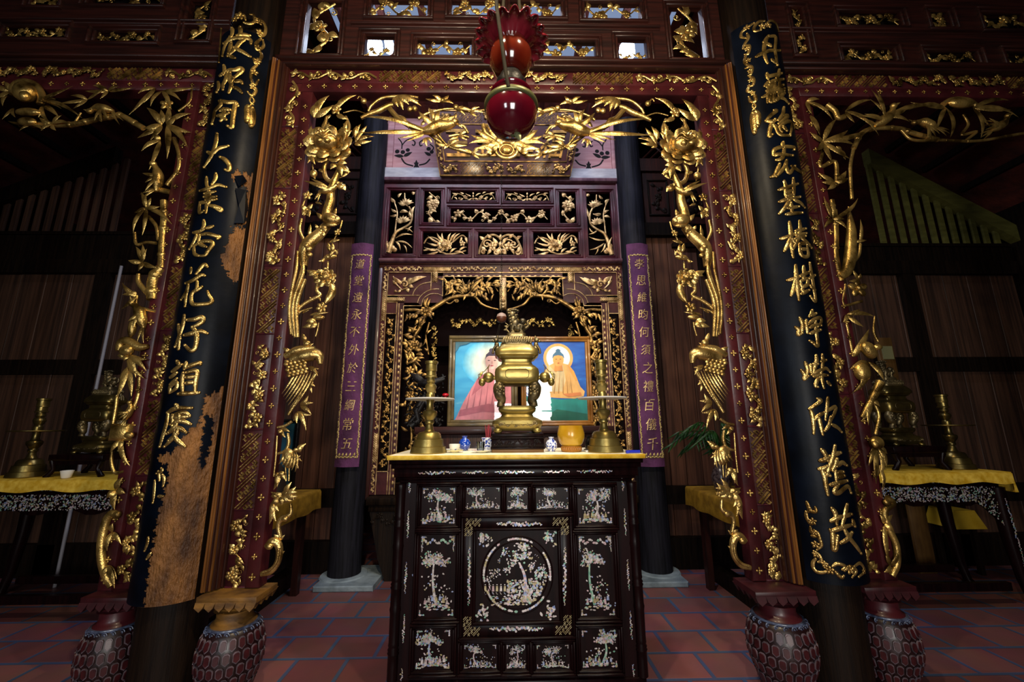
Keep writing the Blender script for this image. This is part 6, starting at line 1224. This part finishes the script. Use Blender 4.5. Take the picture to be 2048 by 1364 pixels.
def orchid(b, h):
    cx, cz, Wd, H = (h[0]+h[1])/2, (h[2]+h[3])/2, h[1]-h[0], h[3]-h[2]; X = lambda u, v: V((h[0]+u*Wd, SYP-.004, h[2]+v*H))
    b.tube(spline([X(.03, .2), X(.25, .25), X(.45, .1), X(.55, .05), X(.75, .08), X(.95, .2)], 5), H*.03, 6); b.tube(spline([X(.5, .4), X(.65, .55), X(.85, .85), X(.97, .7)], 5), H*.03, 6); b.tube(spline([X(.45, .4), X(.3, .7), X(.12, .75), X(.03, .5)], 5), H*.03, 6)
    b.peony(X(.48, .42), H*.27)
    for u, v, u2, v2 in ((.45, .6, .3, .98), (.46, .6, .42, .98), (.4, .5, .1, .85), (.38, .42, .08, .55), (.55, .55, .62, .98), (.6, .55, .74, .98), (.65, .6, .82, .95), (.65, .6, .7, .75), (.3, .2, .03, .35), (.35, .15, .1, .05), (.45, .1, .3, .3), (.6, .1, .75, .3), (.7, .15, .92, .05), (.8, .2, .97, .35), (.85, .8, .8, .55), (.92, .75, .97, .5)): b.leaf(X(u, v), X(u2, v2), H*.085, bend=.1)
    b.flower(X(.87, .5), H*.13)
opn(7, orchid); opn(9, orchid)
# beam, pierced boards and plaque
b = MB(); p, q = at(757, 340, SYP), at(1242, 364, SYP); b.box(x0-.1, x1+.1, SYP-.05, SYP+.1, z1+.05, at(800, 340, SYP).z); tag(b.build('cross_beam', GREYB, None, False), 'pale grey horizontal beam resting above the plum openwork screen', 'beam')
zb2 = at(800, 340, SYP).z; PB = thing('pierced_boards', 'faded pink boards with black pierced flower stencils beside the plaque', 'panel', (SC_, SYP+.05, zb2))
b = MB(); b.box(x0-.02, x1+.02, SYP+.05, SYP+.08, zb2, zb2+.75)
for s in (-1, 1): xx = SC_+s*1.36; b.box(xx-.035, xx+.035, SYP+.02, SYP+.06, zb2, zb2+.75)
b.build('boards', PINKW, PB, False)
DK = mat('pierced_dark', '#040305', .9)
for s in (-1, 1):
    b = MB(); Z5 = lambda x, y: (lambda q: V((SC_+s*(SC_-q.x), SYP+.049, q.z)))(at(640+x/5.683, 260+y/5.683, SYP+.05)); k5 = mpp(Z5(900, 240))/5.683
    for pts, w in (([(890, 90), (930, 150), (930, 215)], 7), ([(1040, 95), (980, 120), (935, 170)], 7), ([(1050, 110), (1080, 140), (1070, 175), (1045, 165)], 8), ([(925, 320), (970, 380), (1060, 410)], 9), ([(1125, 400), (1200, 380), (1250, 330)], 9), ([(1175, 110), (1135, 140), (1140, 180), (1165, 170)], 8), ([(1250, 160), (1290, 200), (1270, 240)], 7)): b.tube(spline([Z5(x, y) for x, y in pts], 5), w*k5, 6, V((0, -1, 0)), .15)
    for x, y, r in ((878, 245, 26), (942, 252, 26), (998, 228, 24), (1235, 215, 26), (1270, 250, 24)): b.ell(Z5(x, y), r*k5, .002, r*k5, None, 14, 6)
    for a in ((950, 300, 840, 290, 44), (950, 300, 1050, 250, 44), (1260, 290, 1185, 250, 40), (1095, 430, 1095, 340, 40), (1095, 400, 1060, 435, 22), (1095, 400, 1130, 435, 22), (1090, 390, 1065, 370, 16), (1100, 390, 1125, 370, 16)): b.leaf(Z5(*a[:2]), Z5(*a[2:4]), a[4]*k5, lift=0, ridge=.05)
    b.build('flower_stencil', DK, PB, False)
Y0, Y1 = SYP-.09, SYP-.33
PQ = thing('name_plaque', 'dark red horizontal plaque with gilt fret border hanging above the screen', 'plaque', (SC_, Y0, zb2))
c00, c10, c11, c01 = at(880, 352, Y0), at(1141, 353, Y0), at(1166, 222, Y1), at(857, 219, Y1)
def pq(u, v, d=0): p = c00.lerp(c10, u).lerp(c01.lerp(c11, u), v); n = (c10-c00).cross(c01-c00).normalized(); n = -n if n.y > 0 else n; return p+n*d
b = MB(); b.quadbox([pq(0, 0), pq(1, 0), pq(1, 1), pq(0, 1)], (0, .03, .02)); b.build('board', LACQ, PQ, False)
b = MB()
for (u0, u1, v0, v1) in ((0, 1, 0, .02), (0, 1, .98, 1), (0, .006, 0, 1), (.994, 1, 0, 1), (.05, .95, .22, .235), (.05, .95, .78, .795), (.05, .057, .22, .79), (.943, .95, .22, .79)): b.quadbox([pq(u0, v0, .008), pq(u1, v0, .008), pq(u1, v1, .008), pq(u0, v1, .008)], (0, .012, 0))
b.build('gilt_edge', GOLDB, PQ, False)
def onplaque(fn, u0, u1, v0, v1, *a):
    t = MB(); Wd, Hh = (c10-c00).length, (c01-c00).length; fn(t, u0*Wd, u1*Wd, v0*Hh, v1*Hh, 0, *a); r = MB(); r.v = [pq(p.x/Wd, p.z/Hh, -p.y) for p in t.v]; r.f = t.f; r.m = t.m; return r
for v0, v1 in ((.03, .2), (.81, .97)):
    for u0, u1 in ((.16, .34), (.66, .84)): onplaque(fret, u0, u1, v0, v1, .012, .003, .005).build('border_fret', GOLDB, PQ)
    for i, (u0, u1) in enumerate(((.02, .15), (.35, .49), (.51, .65), (.85, .98))): onplaque(vine, u0, u1, v0, v1, 500+i, 1.6).build('border_carving', GOLDB, PQ)
for i, (u0, u1) in enumerate(((.01, .045), (.955, .99))): onplaque(vine, u0, u1, .22, .78, 520+i, 1.6).build('border_carving', GOLDB, PQ)
# the plaque's lettering and the purple scrolls' lettering
def glyph(ch, shear=.12, wt=.0):
    cu = bpy.data.curves.new('glyph', 'FONT'); cu.body = ch; cu.size = 1; cu.shear = shear; cu.align_x = 'CENTER'; cu.resolution_u = 3; cu.offset = wt; cu.extrude = .03
    o = bpy.data.objects.new('glyph', cu); COL.objects.link(o); dg = bpy.context.evaluated_depsgraph_get(); me = bpy.data.meshes.new_from_object(o.evaluated_get(dg))
    vs = [v.co.copy() for v in me.vertices]; fs = [list(p.vertices) for p in me.polygons]; bpy.data.objects.remove(o); bpy.data.curves.remove(cu); bpy.data.meshes.remove(me)
    if vs:
        x0, x1, y0, y1 = min(v.x for v in vs), max(v.x for v in vs), min(v.y for v in vs), max(v.y for v in vs); s = 1/max(y1-y0, x1-x0, .5)
        vs = [V(((v.x-(x0+x1)/2)*s, (v.y-(y0+y1)/2)*s, v.z)) for v in vs]
    return vs, fs
for ch, u in (('王', .16), ('五', .36), ('壽', .62), ('福', .83)):
    vs, fs = glyph(ch, .05, .01)
    if not vs: continue
    b = MB(); b.add([pq(u+v.x*.17, .5+v.y*.46, .012+v.z*.2) for v in vs], fs); b.build('character', GOLDB, PQ, False)
def scroll(nm, text, x0, x1, z0, z1, y, label):
    root = thing('silk_scroll', label, 'scroll', ((x0+x1)/2, y, z0)); xm, w2 = (x0+x1)/2, (x1-x0)/2
    Yf = lambda x: y-.04*(1-((x-xm)/w2)**2)
    b = MB(); n = 12; m_ = 60; vs = []; fs = []
    for i in range(m_+1):
        for j in range(n+1): x = x0+(x1-x0)*j/n; vs.append((x, Yf(x)+.0025*math.sin(i*.8+j), z0+(z1-z0)*i/m_))
    for i in range(m_):
        for j in range(n): fs.append((i*(n+1)+j, i*(n+1)+j+1, (i+2-1)*(n+1)+j+1, (i+1)*(n+1)+j))
    b.add(vs, fs); b.add([V(v)+V((0, .006, 0)) for v in vs], [f[::-1] for f in fs]); b.build('cloth', PURPLE, root)
    b = MB(); rnd = random.Random(nm); zt2, zb3 = z1-.14, z0+.09
    for s in (-1, 1):
        xx = xm+s*w2*.84; z = zb3; i = 0
        while z < zt2:
            b.ell((xx+.006*math.sin(i*1.7), Yf(xx)-.002, z), .009, .003, .012, None, 6, 4); b.leaf((xx-.012, Yf(xx)-.002, z+.005), (xx+.012, Yf(xx)-.002, z+.022), .009)
            z += .024; i += 1
    for zz in (zt2, zb3):
        for i in range(12): xx = xm+w2*.84*(2*i/11-1); b.ell((xx, Yf(xx)-.002, zz+.006*(i % 2)), .012, .003, .009, None, 6, 4)
    if True:
        for i in range(5): xx = xm+w2*(.6*(2*i/4-1)); b.leaf((xx, Yf(xx)-.003, zb3+.01), (xx+.01, Yf(xx)-.003, zb3+.045), .02)
    b.build('gold_border', mat('gold_thread', '#8a7440', .45, .5, '#c4ad72', 60), root)
    n = len(text)
    for i, ch in enumerate(text):
        vs, fs = glyph(ch, .16, -.004)
        if not vs: continue
        zz = zt2-.1-(zt2-zb3-.23)*i/(n-1); S_ = .105
        b = MB(); b.add([(xm+v.x*S_, Yf(xm+v.x*S_)-.004-v.z*.05, zz+v.y*S_*1.12) for v in vs], fs); b.build('character', mat('gold_embroidery', '#b3935a', .45, .4, '#dcc08a', 40) if i == 0 else bpy.data.materials['gold_embroidery'], root, False)
scroll('a', '道堂遠永不外於三綱常五', -1.648, -1.412, 1.05, 3.36, 4.085, 'long purple cloth scroll with gold writing hung on the left rear column')
scroll('b', '孝思維昀何須之禮百儀千', 1.335, 1.572, 1.03, 3.365, 4.085, 'long purple cloth scroll with gold writing hung on the right rear column')
# chain with a small wooden ball hanging before the shrine
CHY = 3.4; root = thing('hanging_chain', 'thin long chain with a brown wooden ball hanging before the shrine', 'chain', at(1003, 640, CHY)); b = MB(); zA, zB = at(1003, 300, CHY).z, at(1003, 628, CHY).z; xk = at(1003, 480, CHY).x; z = zB+.02; i = 0
while z < 5.49:
    b.tube([(xk+(.007*math.cos(a) if i % 2 else 0), CHY+(0 if i % 2 else .007*math.cos(a)), z+.013*math.sin(a)) for a in [t*math.pi/4 for t in range(9)]], 0.002, 4); z += .02; i += 1
b.build('chain', IRON, root)
b = MB(); c = at(1003, 636, CHY); r = 10.5*mpp(c); b.lathe([(0.001, -r), (r*.8, -r*.7), (r, 0), (r*.98, r*.15)], c, 20); b.build('wooden_ball', mat('brown_turned_wood', '#4a2616', .4), root)
b = MB(); b.lathe([(r*.98, r*.15), (r*.8, r*.7), (r*.3, r*1.0), (.002, r*1.05)], c, 20); b.build('pale_cap', mat('pale_cap', '#8a7468', .5), root)
b = MB()
for dx in (-9, -14): q = at(1003+dx, 690, CHY); b.tube([c+V((dx*.2*mpp(c), 0, -r*.5)), q], .0025, 5)
b.build('cord', IRON, root)
# ================================================================ side bay tables and their things
def mop_table(s):
    X0, X1 = (2.42, 4.15) if s > 0 else (-4.32, -2.45); y0, y1 = 3.42, 3.98; zt = 1.03; nm = 'right' if s > 0 else 'left'
    root = thing('inlaid_table', f'black table with shimmering mother-of-pearl apron in the {nm} bay', 'table', ((X0+X1)/2, (y0+y1)/2, 0))
    b = MB(); b.box(X0, X1, y0, y1, zt-.05, zt, 0, .008); b.box(X0+.03, X1-.03, y0+.03, y1-.03, zt-.1, zt-.05, 0, .006); b.build('tabletop', EBONY, root)
    b = MB(); n = 24; pts = [V((X0+.04, y0+.03, zt-.1)), V((X1-.04, y0+.03, zt-.1))]
    for i in range(n+1): t = 1-i/n; x = X0+.04+(X1-X0-.08)*t; e = abs(t-.5)*2; pts.append(V((x, y0+.03, zt-.24-.03*math.sin(t*math.pi*8)-(.22*max(0, e-.75)*4 if e > .75 else 0))))
    b.poly(pts, (0, .03, 0)); b.build('apron', EBONY, root, False)
    b = MB(); rnd = random.Random(21); Y = y0+.028
    for i in range(1300):
        t = rnd.random(); x = X0+.06+(X1-X0-.12)*t; e = abs(t-.5)*2; zl = zt-.23-(.2*max(0, e-.75)*4 if e > .75 else 0); flake(b, rnd, x, rnd.uniform(zl, zt-.115), rnd.uniform(.004, .009), Y, rnd.uniform(1, 2))
    inlay_strip(b, rnd, X0+.02, zt-.025, X1-.02, zt-.025, .02, y0-.001, 1); inlay_strip(b, rnd, X0+.05, zt-.075, X1-.05, zt-.075, .02, y0+.03, 1); b.build('apron_inlay', NACRE, root, False)
    for sx, x in ((-1, X0+.05), (1, X1-.05)):
        for y in (y0+.05, y1-.05):
            b = MB(); b.tube([(x, y, zt-.12), (x+sx*.015, y, zt-.5), (x+sx*.05, y, .2), (x+sx*.09, y, .05), (x+sx*.11, y-.01, 0)], (.055, .045, .035, .03, .045), 8); lg = b.build('leg', EBONY, root)
            if y < y1-.2: b = MB(); inlay_strip(b, rnd, x, zt-.2, x+sx*.03, .35, .03, y-.052, .8); inlay_strip(b, rnd, x+sx*.035, .34, x+sx*.09, .06, .025, y-.04, .8); b.build('leg_inlay', NACRE, lg, False)
    b = MB(); b.box(X0+.1, X1-.1, y0+.05, y0+.09, .12, .18); b.box(X0+.1, X1-.1, y1-.09, y1-.05, .12, .18); b.build('stretcher', EBONY, root)
    # cloth
    b = MB(); e = .03; z = zt+.006
    n = 40; vs = []; fs = []
    for i in range(n+1):
        x = X0-e+(X1-X0+2*e)*i/n; wv = .006*math.sin(i*1.3)
        vs += [(x, y1+e, z-.08), (x, y1+e*.8, z+.0), (x, y0-e*.5, z), (x, y0-e+wv*.3, z-.014), (x, y0-e-.006+wv, z-.085-.01*math.sin(i*.7))]
    for i in range(n):
        for j in range(4): fs.append((i*5+j, i*5+j+1, i*5+5+j+1, i*5+5+j))
    b.add(vs, fs)
    q = [(X1+e if s > 0 else X0-e, y, zz) for y, zz in ((y0-e*.6, z), (y1+e*.8, z), (y1+e*.8, z-.15), (y0-e*.6, z-.16))]; b.add(q+[V(p)+V((s*.03, 0, -.0)) if k > 1 else V(p)+V((s*.004, 0, 0)) for k, p in enumerate(q)], [(0, 1, 5, 4), (4, 5, 6, 7), (2, 3, 7, 6), (0, 4, 7, 3), (1, 2, 6, 5)])
    c = b.build('table_cloth', CLOTHY, None); tag(c, f'glossy yellow satin cloth over the inlaid table in the {nm} bay', 'cloth')
    return zt+.007, (X0, X1, y0, y1)
def small_stand(x, y, z, w_, d, h, m, label):
    root = thing('censer_stand', label, 'stand', (x, y, z)); b = MB(); b.box(x-w_, x+w_, y-d, y+d, z+h*.72, z+h, 0, .004); b.build('top', m, root)
    b = MB(); b.box(x-w_*.94, x+w_*.94, y-d*.94, y-d*.86, z+h*.55, z+h*.72); b.build('apron', m, root)
    for sx in (-1, 1):
        for sy in (-1, 1): b = MB(); b.tube([(x+sx*w_*.9, y+sy*d*.88, z+h*.72), (x+sx*w_*.8, y+sy*d*.88, z+h*.35), (x+sx*w_*1.02, y+sy*d*.9, z)], (w_*.11, w_*.08, w_*.1), 8); b.build('leg', m, root)
ZT, BX = mop_table(-1)
yL = 3.62
k = mpp(at(60, 850, yL))*.86/6.495*6.495/6.6
p = at(58, 936, yL); candlestick(p.x, yL, ZT, kc*1.12, 'tarnished brass candlestick with thin plate on the left bay table', BRASSB)
p = at(175, 880, yL); kk = mpp(p)/4.016*.66*1.0
small_stand(p.x, yL+.1, ZT, 52*mpp(p), 40*mpp(p), 42*mpp(p), EBONY, 'small black legged stand under the incense burner in the left bay')
censer(p.x, yL+.1, ZT+42*mpp(p), mpp(p)*.168, 'dim brass incense burner with lion lid on the left bay table', BRASSB, BRASSD, False)
b = MB(); q = at(144, 934, yL-.1); b.lathe([(.022, 0), (.03, .005), (.042, .06), (.038, .06), (.026, .01)], (q.x, yL-.13, ZT), 24); tag(b.build('white_cup', CERW), 'plain white cup standing under the dark censer stand in the left bay', 'cup')
b = MB(); a, c = at(243, 532, YW_-.3), at(207, 705, YW_-.3); a2 = c+(c-a)*((c.z)/(a.z-c.z)); b.tube([a, c, a2], .014, 8); tag(b.build('pale_rod', mat('pale_rod', '#8f8c92', .5)), 'thin pale upright rod leaning by the board wall of the left bay', 'rod')
ZR, BX = mop_table(1)
yR = 3.66
p = at(1912, 933, yR); candlestick(p.x, yR, ZR, kc*1.12, 'tarnished brass candlestick with thin plate on the right bay table', BRASSB)
p = at(1812, 890, yR)
small_stand(p.x, yR+.06, ZR, 52*mpp(p), 40*mpp(p), 44*mpp(p), EBONY, 'small black legged stand under the incense burner in the right bay')
censer(p.x, yR+.06, ZR+44*mpp(p), mpp(p)*.172, 'dark brass incense burner with pierced lid on the right bay table', BRASSB, BRASSD, False)
q = at(1770, 715, 4.1); root = thing('wooden_board', 'brown upright board with pale plate behind the dark censer in the right bay', 'board', (q.x, 4.2, 0)); b = MB(); a, c = at(1752, 675, 4.2), at(1800, 760, 4.2); b.box(a.x, c.x, 4.2, 4.23, 0, a.z, 0, .006); b.build('board', mat('brown_board', '#4a3114', .5, 0, '#5e421e', 5, (6, 6, 1)), root); b = MB(); a, c = at(1765, 692, 4.18), at(1790, 718, 4.18); b.box(a.x, c.x, 4.185, 4.2, c.z, a.z); b.build('plate', mat('pale_plate', '#77744f', .5), root); q0, q1 = at(1882, 1018, 4.2), at(1946, 1052, 4.2); root = thing('draped_stool', 'low stool draped in shiny yellow cloth seen under the right bay table', 'stool', ((q0.x+q1.x)/2, 4.25, 0))
b = MB(); xm, w2 = (q0.x+q1.x)/2, (q1.x-q0.x)/2; b.add([(xm-w2*.72, 4.12, q0.z), (xm+w2*.72, 4.12, q0.z), (xm+w2*.72, 4.36, q0.z), (xm-w2*.72, 4.36, q0.z), (xm-w2*1.05, 4.08, q1.z), (xm+w2*1.05, 4.08, q1.z), (xm+w2*1.05, 4.39, q1.z), (xm-w2*1.05, 4.39, q1.z)], [(0, 1, 2, 3), (0, 4, 5, 1), (1, 5, 6, 2), (2, 6, 7, 3), (3, 7, 4, 0)]); b.build('cloth', mat('golden_satin', '#b48a18', .3, .2, '#d8b33c', 4), root)
for sx in (-1, 1):
    for y in (4.14, 4.32): b = MB(); b.box(xm+sx*w2*.6-.02, xm+sx*w2*.6+.02, y, y+.04, 0, q0.z-.005); b.build('leg', WOODD, root)
# long tables running back beside the sills
for s, nm in ((-1, 'left'), (1, 'right')):
    x0, x1 = sorted((s*1.74, s*2.28)); y0, y1 = 2.95, 3.38 if False else 4.0; zt = .85
    root = thing('side_table', f'dark narrow table running back behind the {nm} jamb of the middle portal', 'table', ((x0+x1)/2, 3.5, 0)); b = MB(); b.box(x0+.02, x1-.02, y0, y1, zt-.05, zt, 0, .006); b.box(x0+.05, x1-.05, y0+.04, y1-.04, zt-.16, zt-.05, 0, .004); b.build('tabletop', WOODR, root)
    for x in (x0+.06, x1-.12):
        for y in (y0+.05, y1-.12): b = MB(); b.box(x, x+.055, y, y+.06, 0, zt-.1); b.build('leg', WOODR, root)
    b = MB(); xi = x0 if s > 0 else x1; xo_ = x1 if s > 0 else x0; n = 24; vs = []; fs = []
    for i in range(n+1):
        y = y0-.02+(y1-y0+.04)*i/n; wv = .006*math.sin(i*1.1); vs += [(xo_, y, zt+.004), (xi-s*.005, y, zt+.006), (xi-s*.018, y, zt-.012), (xi-s*(.02+wv), y, zt-.16-.006*math.sin(i*.8))]
    for i in range(n):
        for j in range(3): fs.append((i*4+j, i*4+j+1, i*4+5+j, i*4+4+j))
    e = [vs[n*4+j] for j in range(4)]; b.add(vs, fs); b.add([(xo_, y1+.025, zt+.004), (xi-s*.005, y1+.025, zt+.006), (xi-s*.02, y1+.022, zt-.15), (xo_, y1+.022, zt-.15)], [(0, 1, 2, 3)])
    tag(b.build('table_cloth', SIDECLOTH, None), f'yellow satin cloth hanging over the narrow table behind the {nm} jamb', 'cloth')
# vase with palm fronds, second vase, small portrait
p = at(1410, 966, 3.75); vx, vy, vz = 1.93, 3.72, .857; k = .0042
root = thing('palm_vase', 'dark patterned vase holding drooping palm fronds on the right narrow table', 'vase', (vx, vy, vz))
b = MB(); b.lathe([(14*k, 0), (15*k, 2*k), (19*k, 18*k), (20*k, 30*k), (15*k, 44*k), (10*k, 52*k), (13*k, 60*k), (11*k, 60*k), (8*k, 52*k)], (vx, vy, vz), 28); b.build('vase', mat('dark_patterned_porcelain', '#2c1f22', .25, 0, '#6a5a58', 40, coat=.4), root)
rnd = random.Random(14)
for i in range(9):
    a = rnd.uniform(0, 6.28); L = rnd.uniform(.25, .42); tip = V((vx+math.cos(a)*L*.9-.1, vy+math.sin(a)*L*.5, vz+.25+rnd.uniform(.1, .3))); b = MB(); st_ = spline([V((vx, vy, vz+.22)), V((vx+math.cos(a)*L*.35, vy+math.sin(a)*L*.2, vz+.25+L*.9)), tip], 6); b.tube(st_, .004, 5)
    for j in range(3, len(st_)):
        for q in (-1, 1): b.leaf(st_[j], st_[j]+V((math.cos(a)*.1+q*.05*math.sin(a), q*.06, -.07-.03*rnd.random())), .016, V((0, -1, .2)).normalized())
    b.build('palm_frond', LEAFG, root)
b = MB(); b.lathe([(.05, 0), (.06, .02), (.08, .12), (.075, .2), (.04, .26), (.05, .3), (.04, .3)], (2.02, 3.35, .857), 24); tag(b.build('blue_white_vase', CERB), 'blue and white vase behind the gilded crane of the right jamb', 'vase')
root = thing('portrait_frame', 'small portrait in blue beside the bamboo carving of the left jamb', 'picture', (-2.0, 3.6, .857)); b = MB(); frame_ring(b, -2.2, -1.78, .86, 1.5, .025, 3.58, 3.62); b.build('frame', DARKC, root); b = MB(); b.box(-2.19, -1.79, 3.6, 3.61, .87, 1.49); pp = b.build('print', mat('blue_print', '#1d3f52', .5, 0, '#3b7f9c', 3), root, False)
b = MB(); b.add([(u, 3.5985, v) for u, v in ellp(-2.0, 1.3, .08, .11)], [tuple(range(28))]); b.add([(-2.17, 3.5985, .9), (-1.83, 3.5985, .9), (-1.86, 3.5985, 1.08), (-1.94, 3.5985, 1.16), (-2.06, 3.5985, 1.16), (-2.14, 3.5985, 1.08)], [(0, 1, 2, 3, 4, 5)]); b.build('portrait_figure', mat('grey_portrait', '#4d4038', .5), pp, False)
# ================================================================ hanging lamp of red glass
LX, LY = .033, 1.6; LP = thing('hanging_lamp', 'red glass oil lamp with ruffled shade hanging in front of the portal', 'lamp', (LX, LY, 2.72))
b = MB(); r = .118; b.lathe([(.003, -r), (r*.38, -r*.93), (r*.7, -r*.72), (r*.92, -r*.4), (r, 0), (r*.95, r*.33), (r*.8, r*.62), (r*.62, r*.75), (r*.6, r*.85)], (LX, LY, 2.845), 48); b.build('glass_font', REDG, LP)
b = MB(); b.lathe([(r*1.0, 0), (r*1.05, .006), (r*1.05, .022), (r*.97, .028)], (LX, LY, 2.862), 48); b.build('ring_band', mat('greenish_brass', '#6a6a44', .4, .6), LP)
b = MB(); b.lathe([(r*.66, 0), (r*.8, .008), (r*.82, .02), (r*.66, .034)], (LX, LY, 2.925), 40); b.build('glass_rim', REDG, LP)
b = MB(); b.lathe([(.055, 0), (.066, .01), (.068, .06), (.058, .075), (.05, .1)], (LX, LY, 2.95), 32); b.build('burner_collar', DARKC, LP)
b = MB(); b.lathe([(.05, 0), (.075, .02), (.098, .07), (.1, .11), (.085, .16), (.06, .19), (.056, .19), (.08, .15)], (LX, LY, 3.05), 40); b.build('glass_bulb', REDA, LP)
b = MB(); n = 180; vs = []; fs = []
for i, (rr, zz, amp) in enumerate(((.058, 0, 0), (.075, .02, .002), (.1, .045, .005), (.13, .062, .008), (.155, .06, .011), (.166, .045, .013))):
    for j in range(n): a = 2*math.pi*j/n; wv = abs(math.sin(a*9.5))*2-1+.35*math.sin(a*5+1); vs.append((LX+math.cos(a)*(rr+amp*wv), LY+math.sin(a)*(rr+amp*wv), 3.19+zz+amp*.55*wv))
for i in range(5):
    for j in range(n): fs.append((i*n+j, i*n+(j+1) % n, (i+1)*n+(j+1) % n, (i+1)*n+j))
b.add(vs, fs); sh_ = b.build('ruffled_shade', PINKG, LP); md_ = sh_.modifiers.new('Solidify', 'SOLIDIFY'); md_.thickness = .004
for i, a in enumerate((-96, 52, 118)):
    a = R(a); q = lambda rr, zz: V((LX+math.cos(a)*rr, LY+math.sin(a)*rr, zz)); b = MB(); b.tube(spline([q(.122, 2.87)-V((.0, 0, 0)), q(.13, 2.93)-V((.01, 0, 0)), q(.15, 3.1)-V((.03, 0, 0)), q(.16, 3.3)-V((.05, 0, 0)), q(.15, 3.6)-V((.05, 0, 0)), q(.03, 3.85)] if i == 0 else [q(.12, 2.87), q(.115, 2.95), q(.11, 3.1), q(.1, 3.25), q(.08, 3.5), q(.03, 3.85)], 5), .0085, 8, None); b.build('hanger_strap', mat('brown_metal_strap', '#17130d', .7, 0, '#262015', 20, spec=.15), LP)
b = MB(); b.lathe([(.035, 3.84), (.04, 3.87), (.02, 3.9)], (LX, LY, 0), 16); b.tube([(LX, LY, 3.88), (LX, LY, 5.9)], .006, 6); b.build('suspension_rod', IRON, LP)
b = MB(); b.leaf((LX+.02, LY-.02, 2.735), (LX+.04, LY-.03, 2.68), .03, lift=0); b.tube([(LX, LY, 2.73), (LX+.015, LY-.015, 2.715)], .006, 6); b.build('drip_tip', mat('greenish_tip', '#5c6040', .4, .5), LP)

# ================================================================ groups of alike things
GROUPS = {'wooden_column': 'front columns', 'rear_column': 'rear columns', 'stone_plinth': 'stone plinths under the rear columns', 'couplet_board': 'couplet boards on the front columns', 'carved_portal': 'carved portals between the columns',
          'carved_transom': 'carved transoms above the portals', 'vase_pedestal': 'vase pedestals under the portal jambs', 'candlestick': 'brass candlesticks', 'incense_burner': 'brass incense burners', 'censer_stand': 'dark stands under the incense burners',
          'porcelain_jar': 'blue porcelain jars on the altar', 'saucer': 'saucers on the altar', 'framed_picture': 'framed pictures behind the altar', 'silk_scroll': 'purple scrolls on the rear columns', 'inlaid_table': 'inlaid tables in the side bays',
          'side_table': 'narrow tables beside the sills', 'table_cloth': 'yellow cloths on the tables', 'raking_beam': 'sloping beams over the vents', 'slatted_vent': 'slatted vents in the side bays', 'fretwork_panel': 'pierced boards beside the rear columns'}
for o in list(COL.objects):
    if o.parent is None and 'category' in o and 'group' not in o:
        g = GROUPS.get(o.name.split('.')[0])
        if g: o['group'] = g
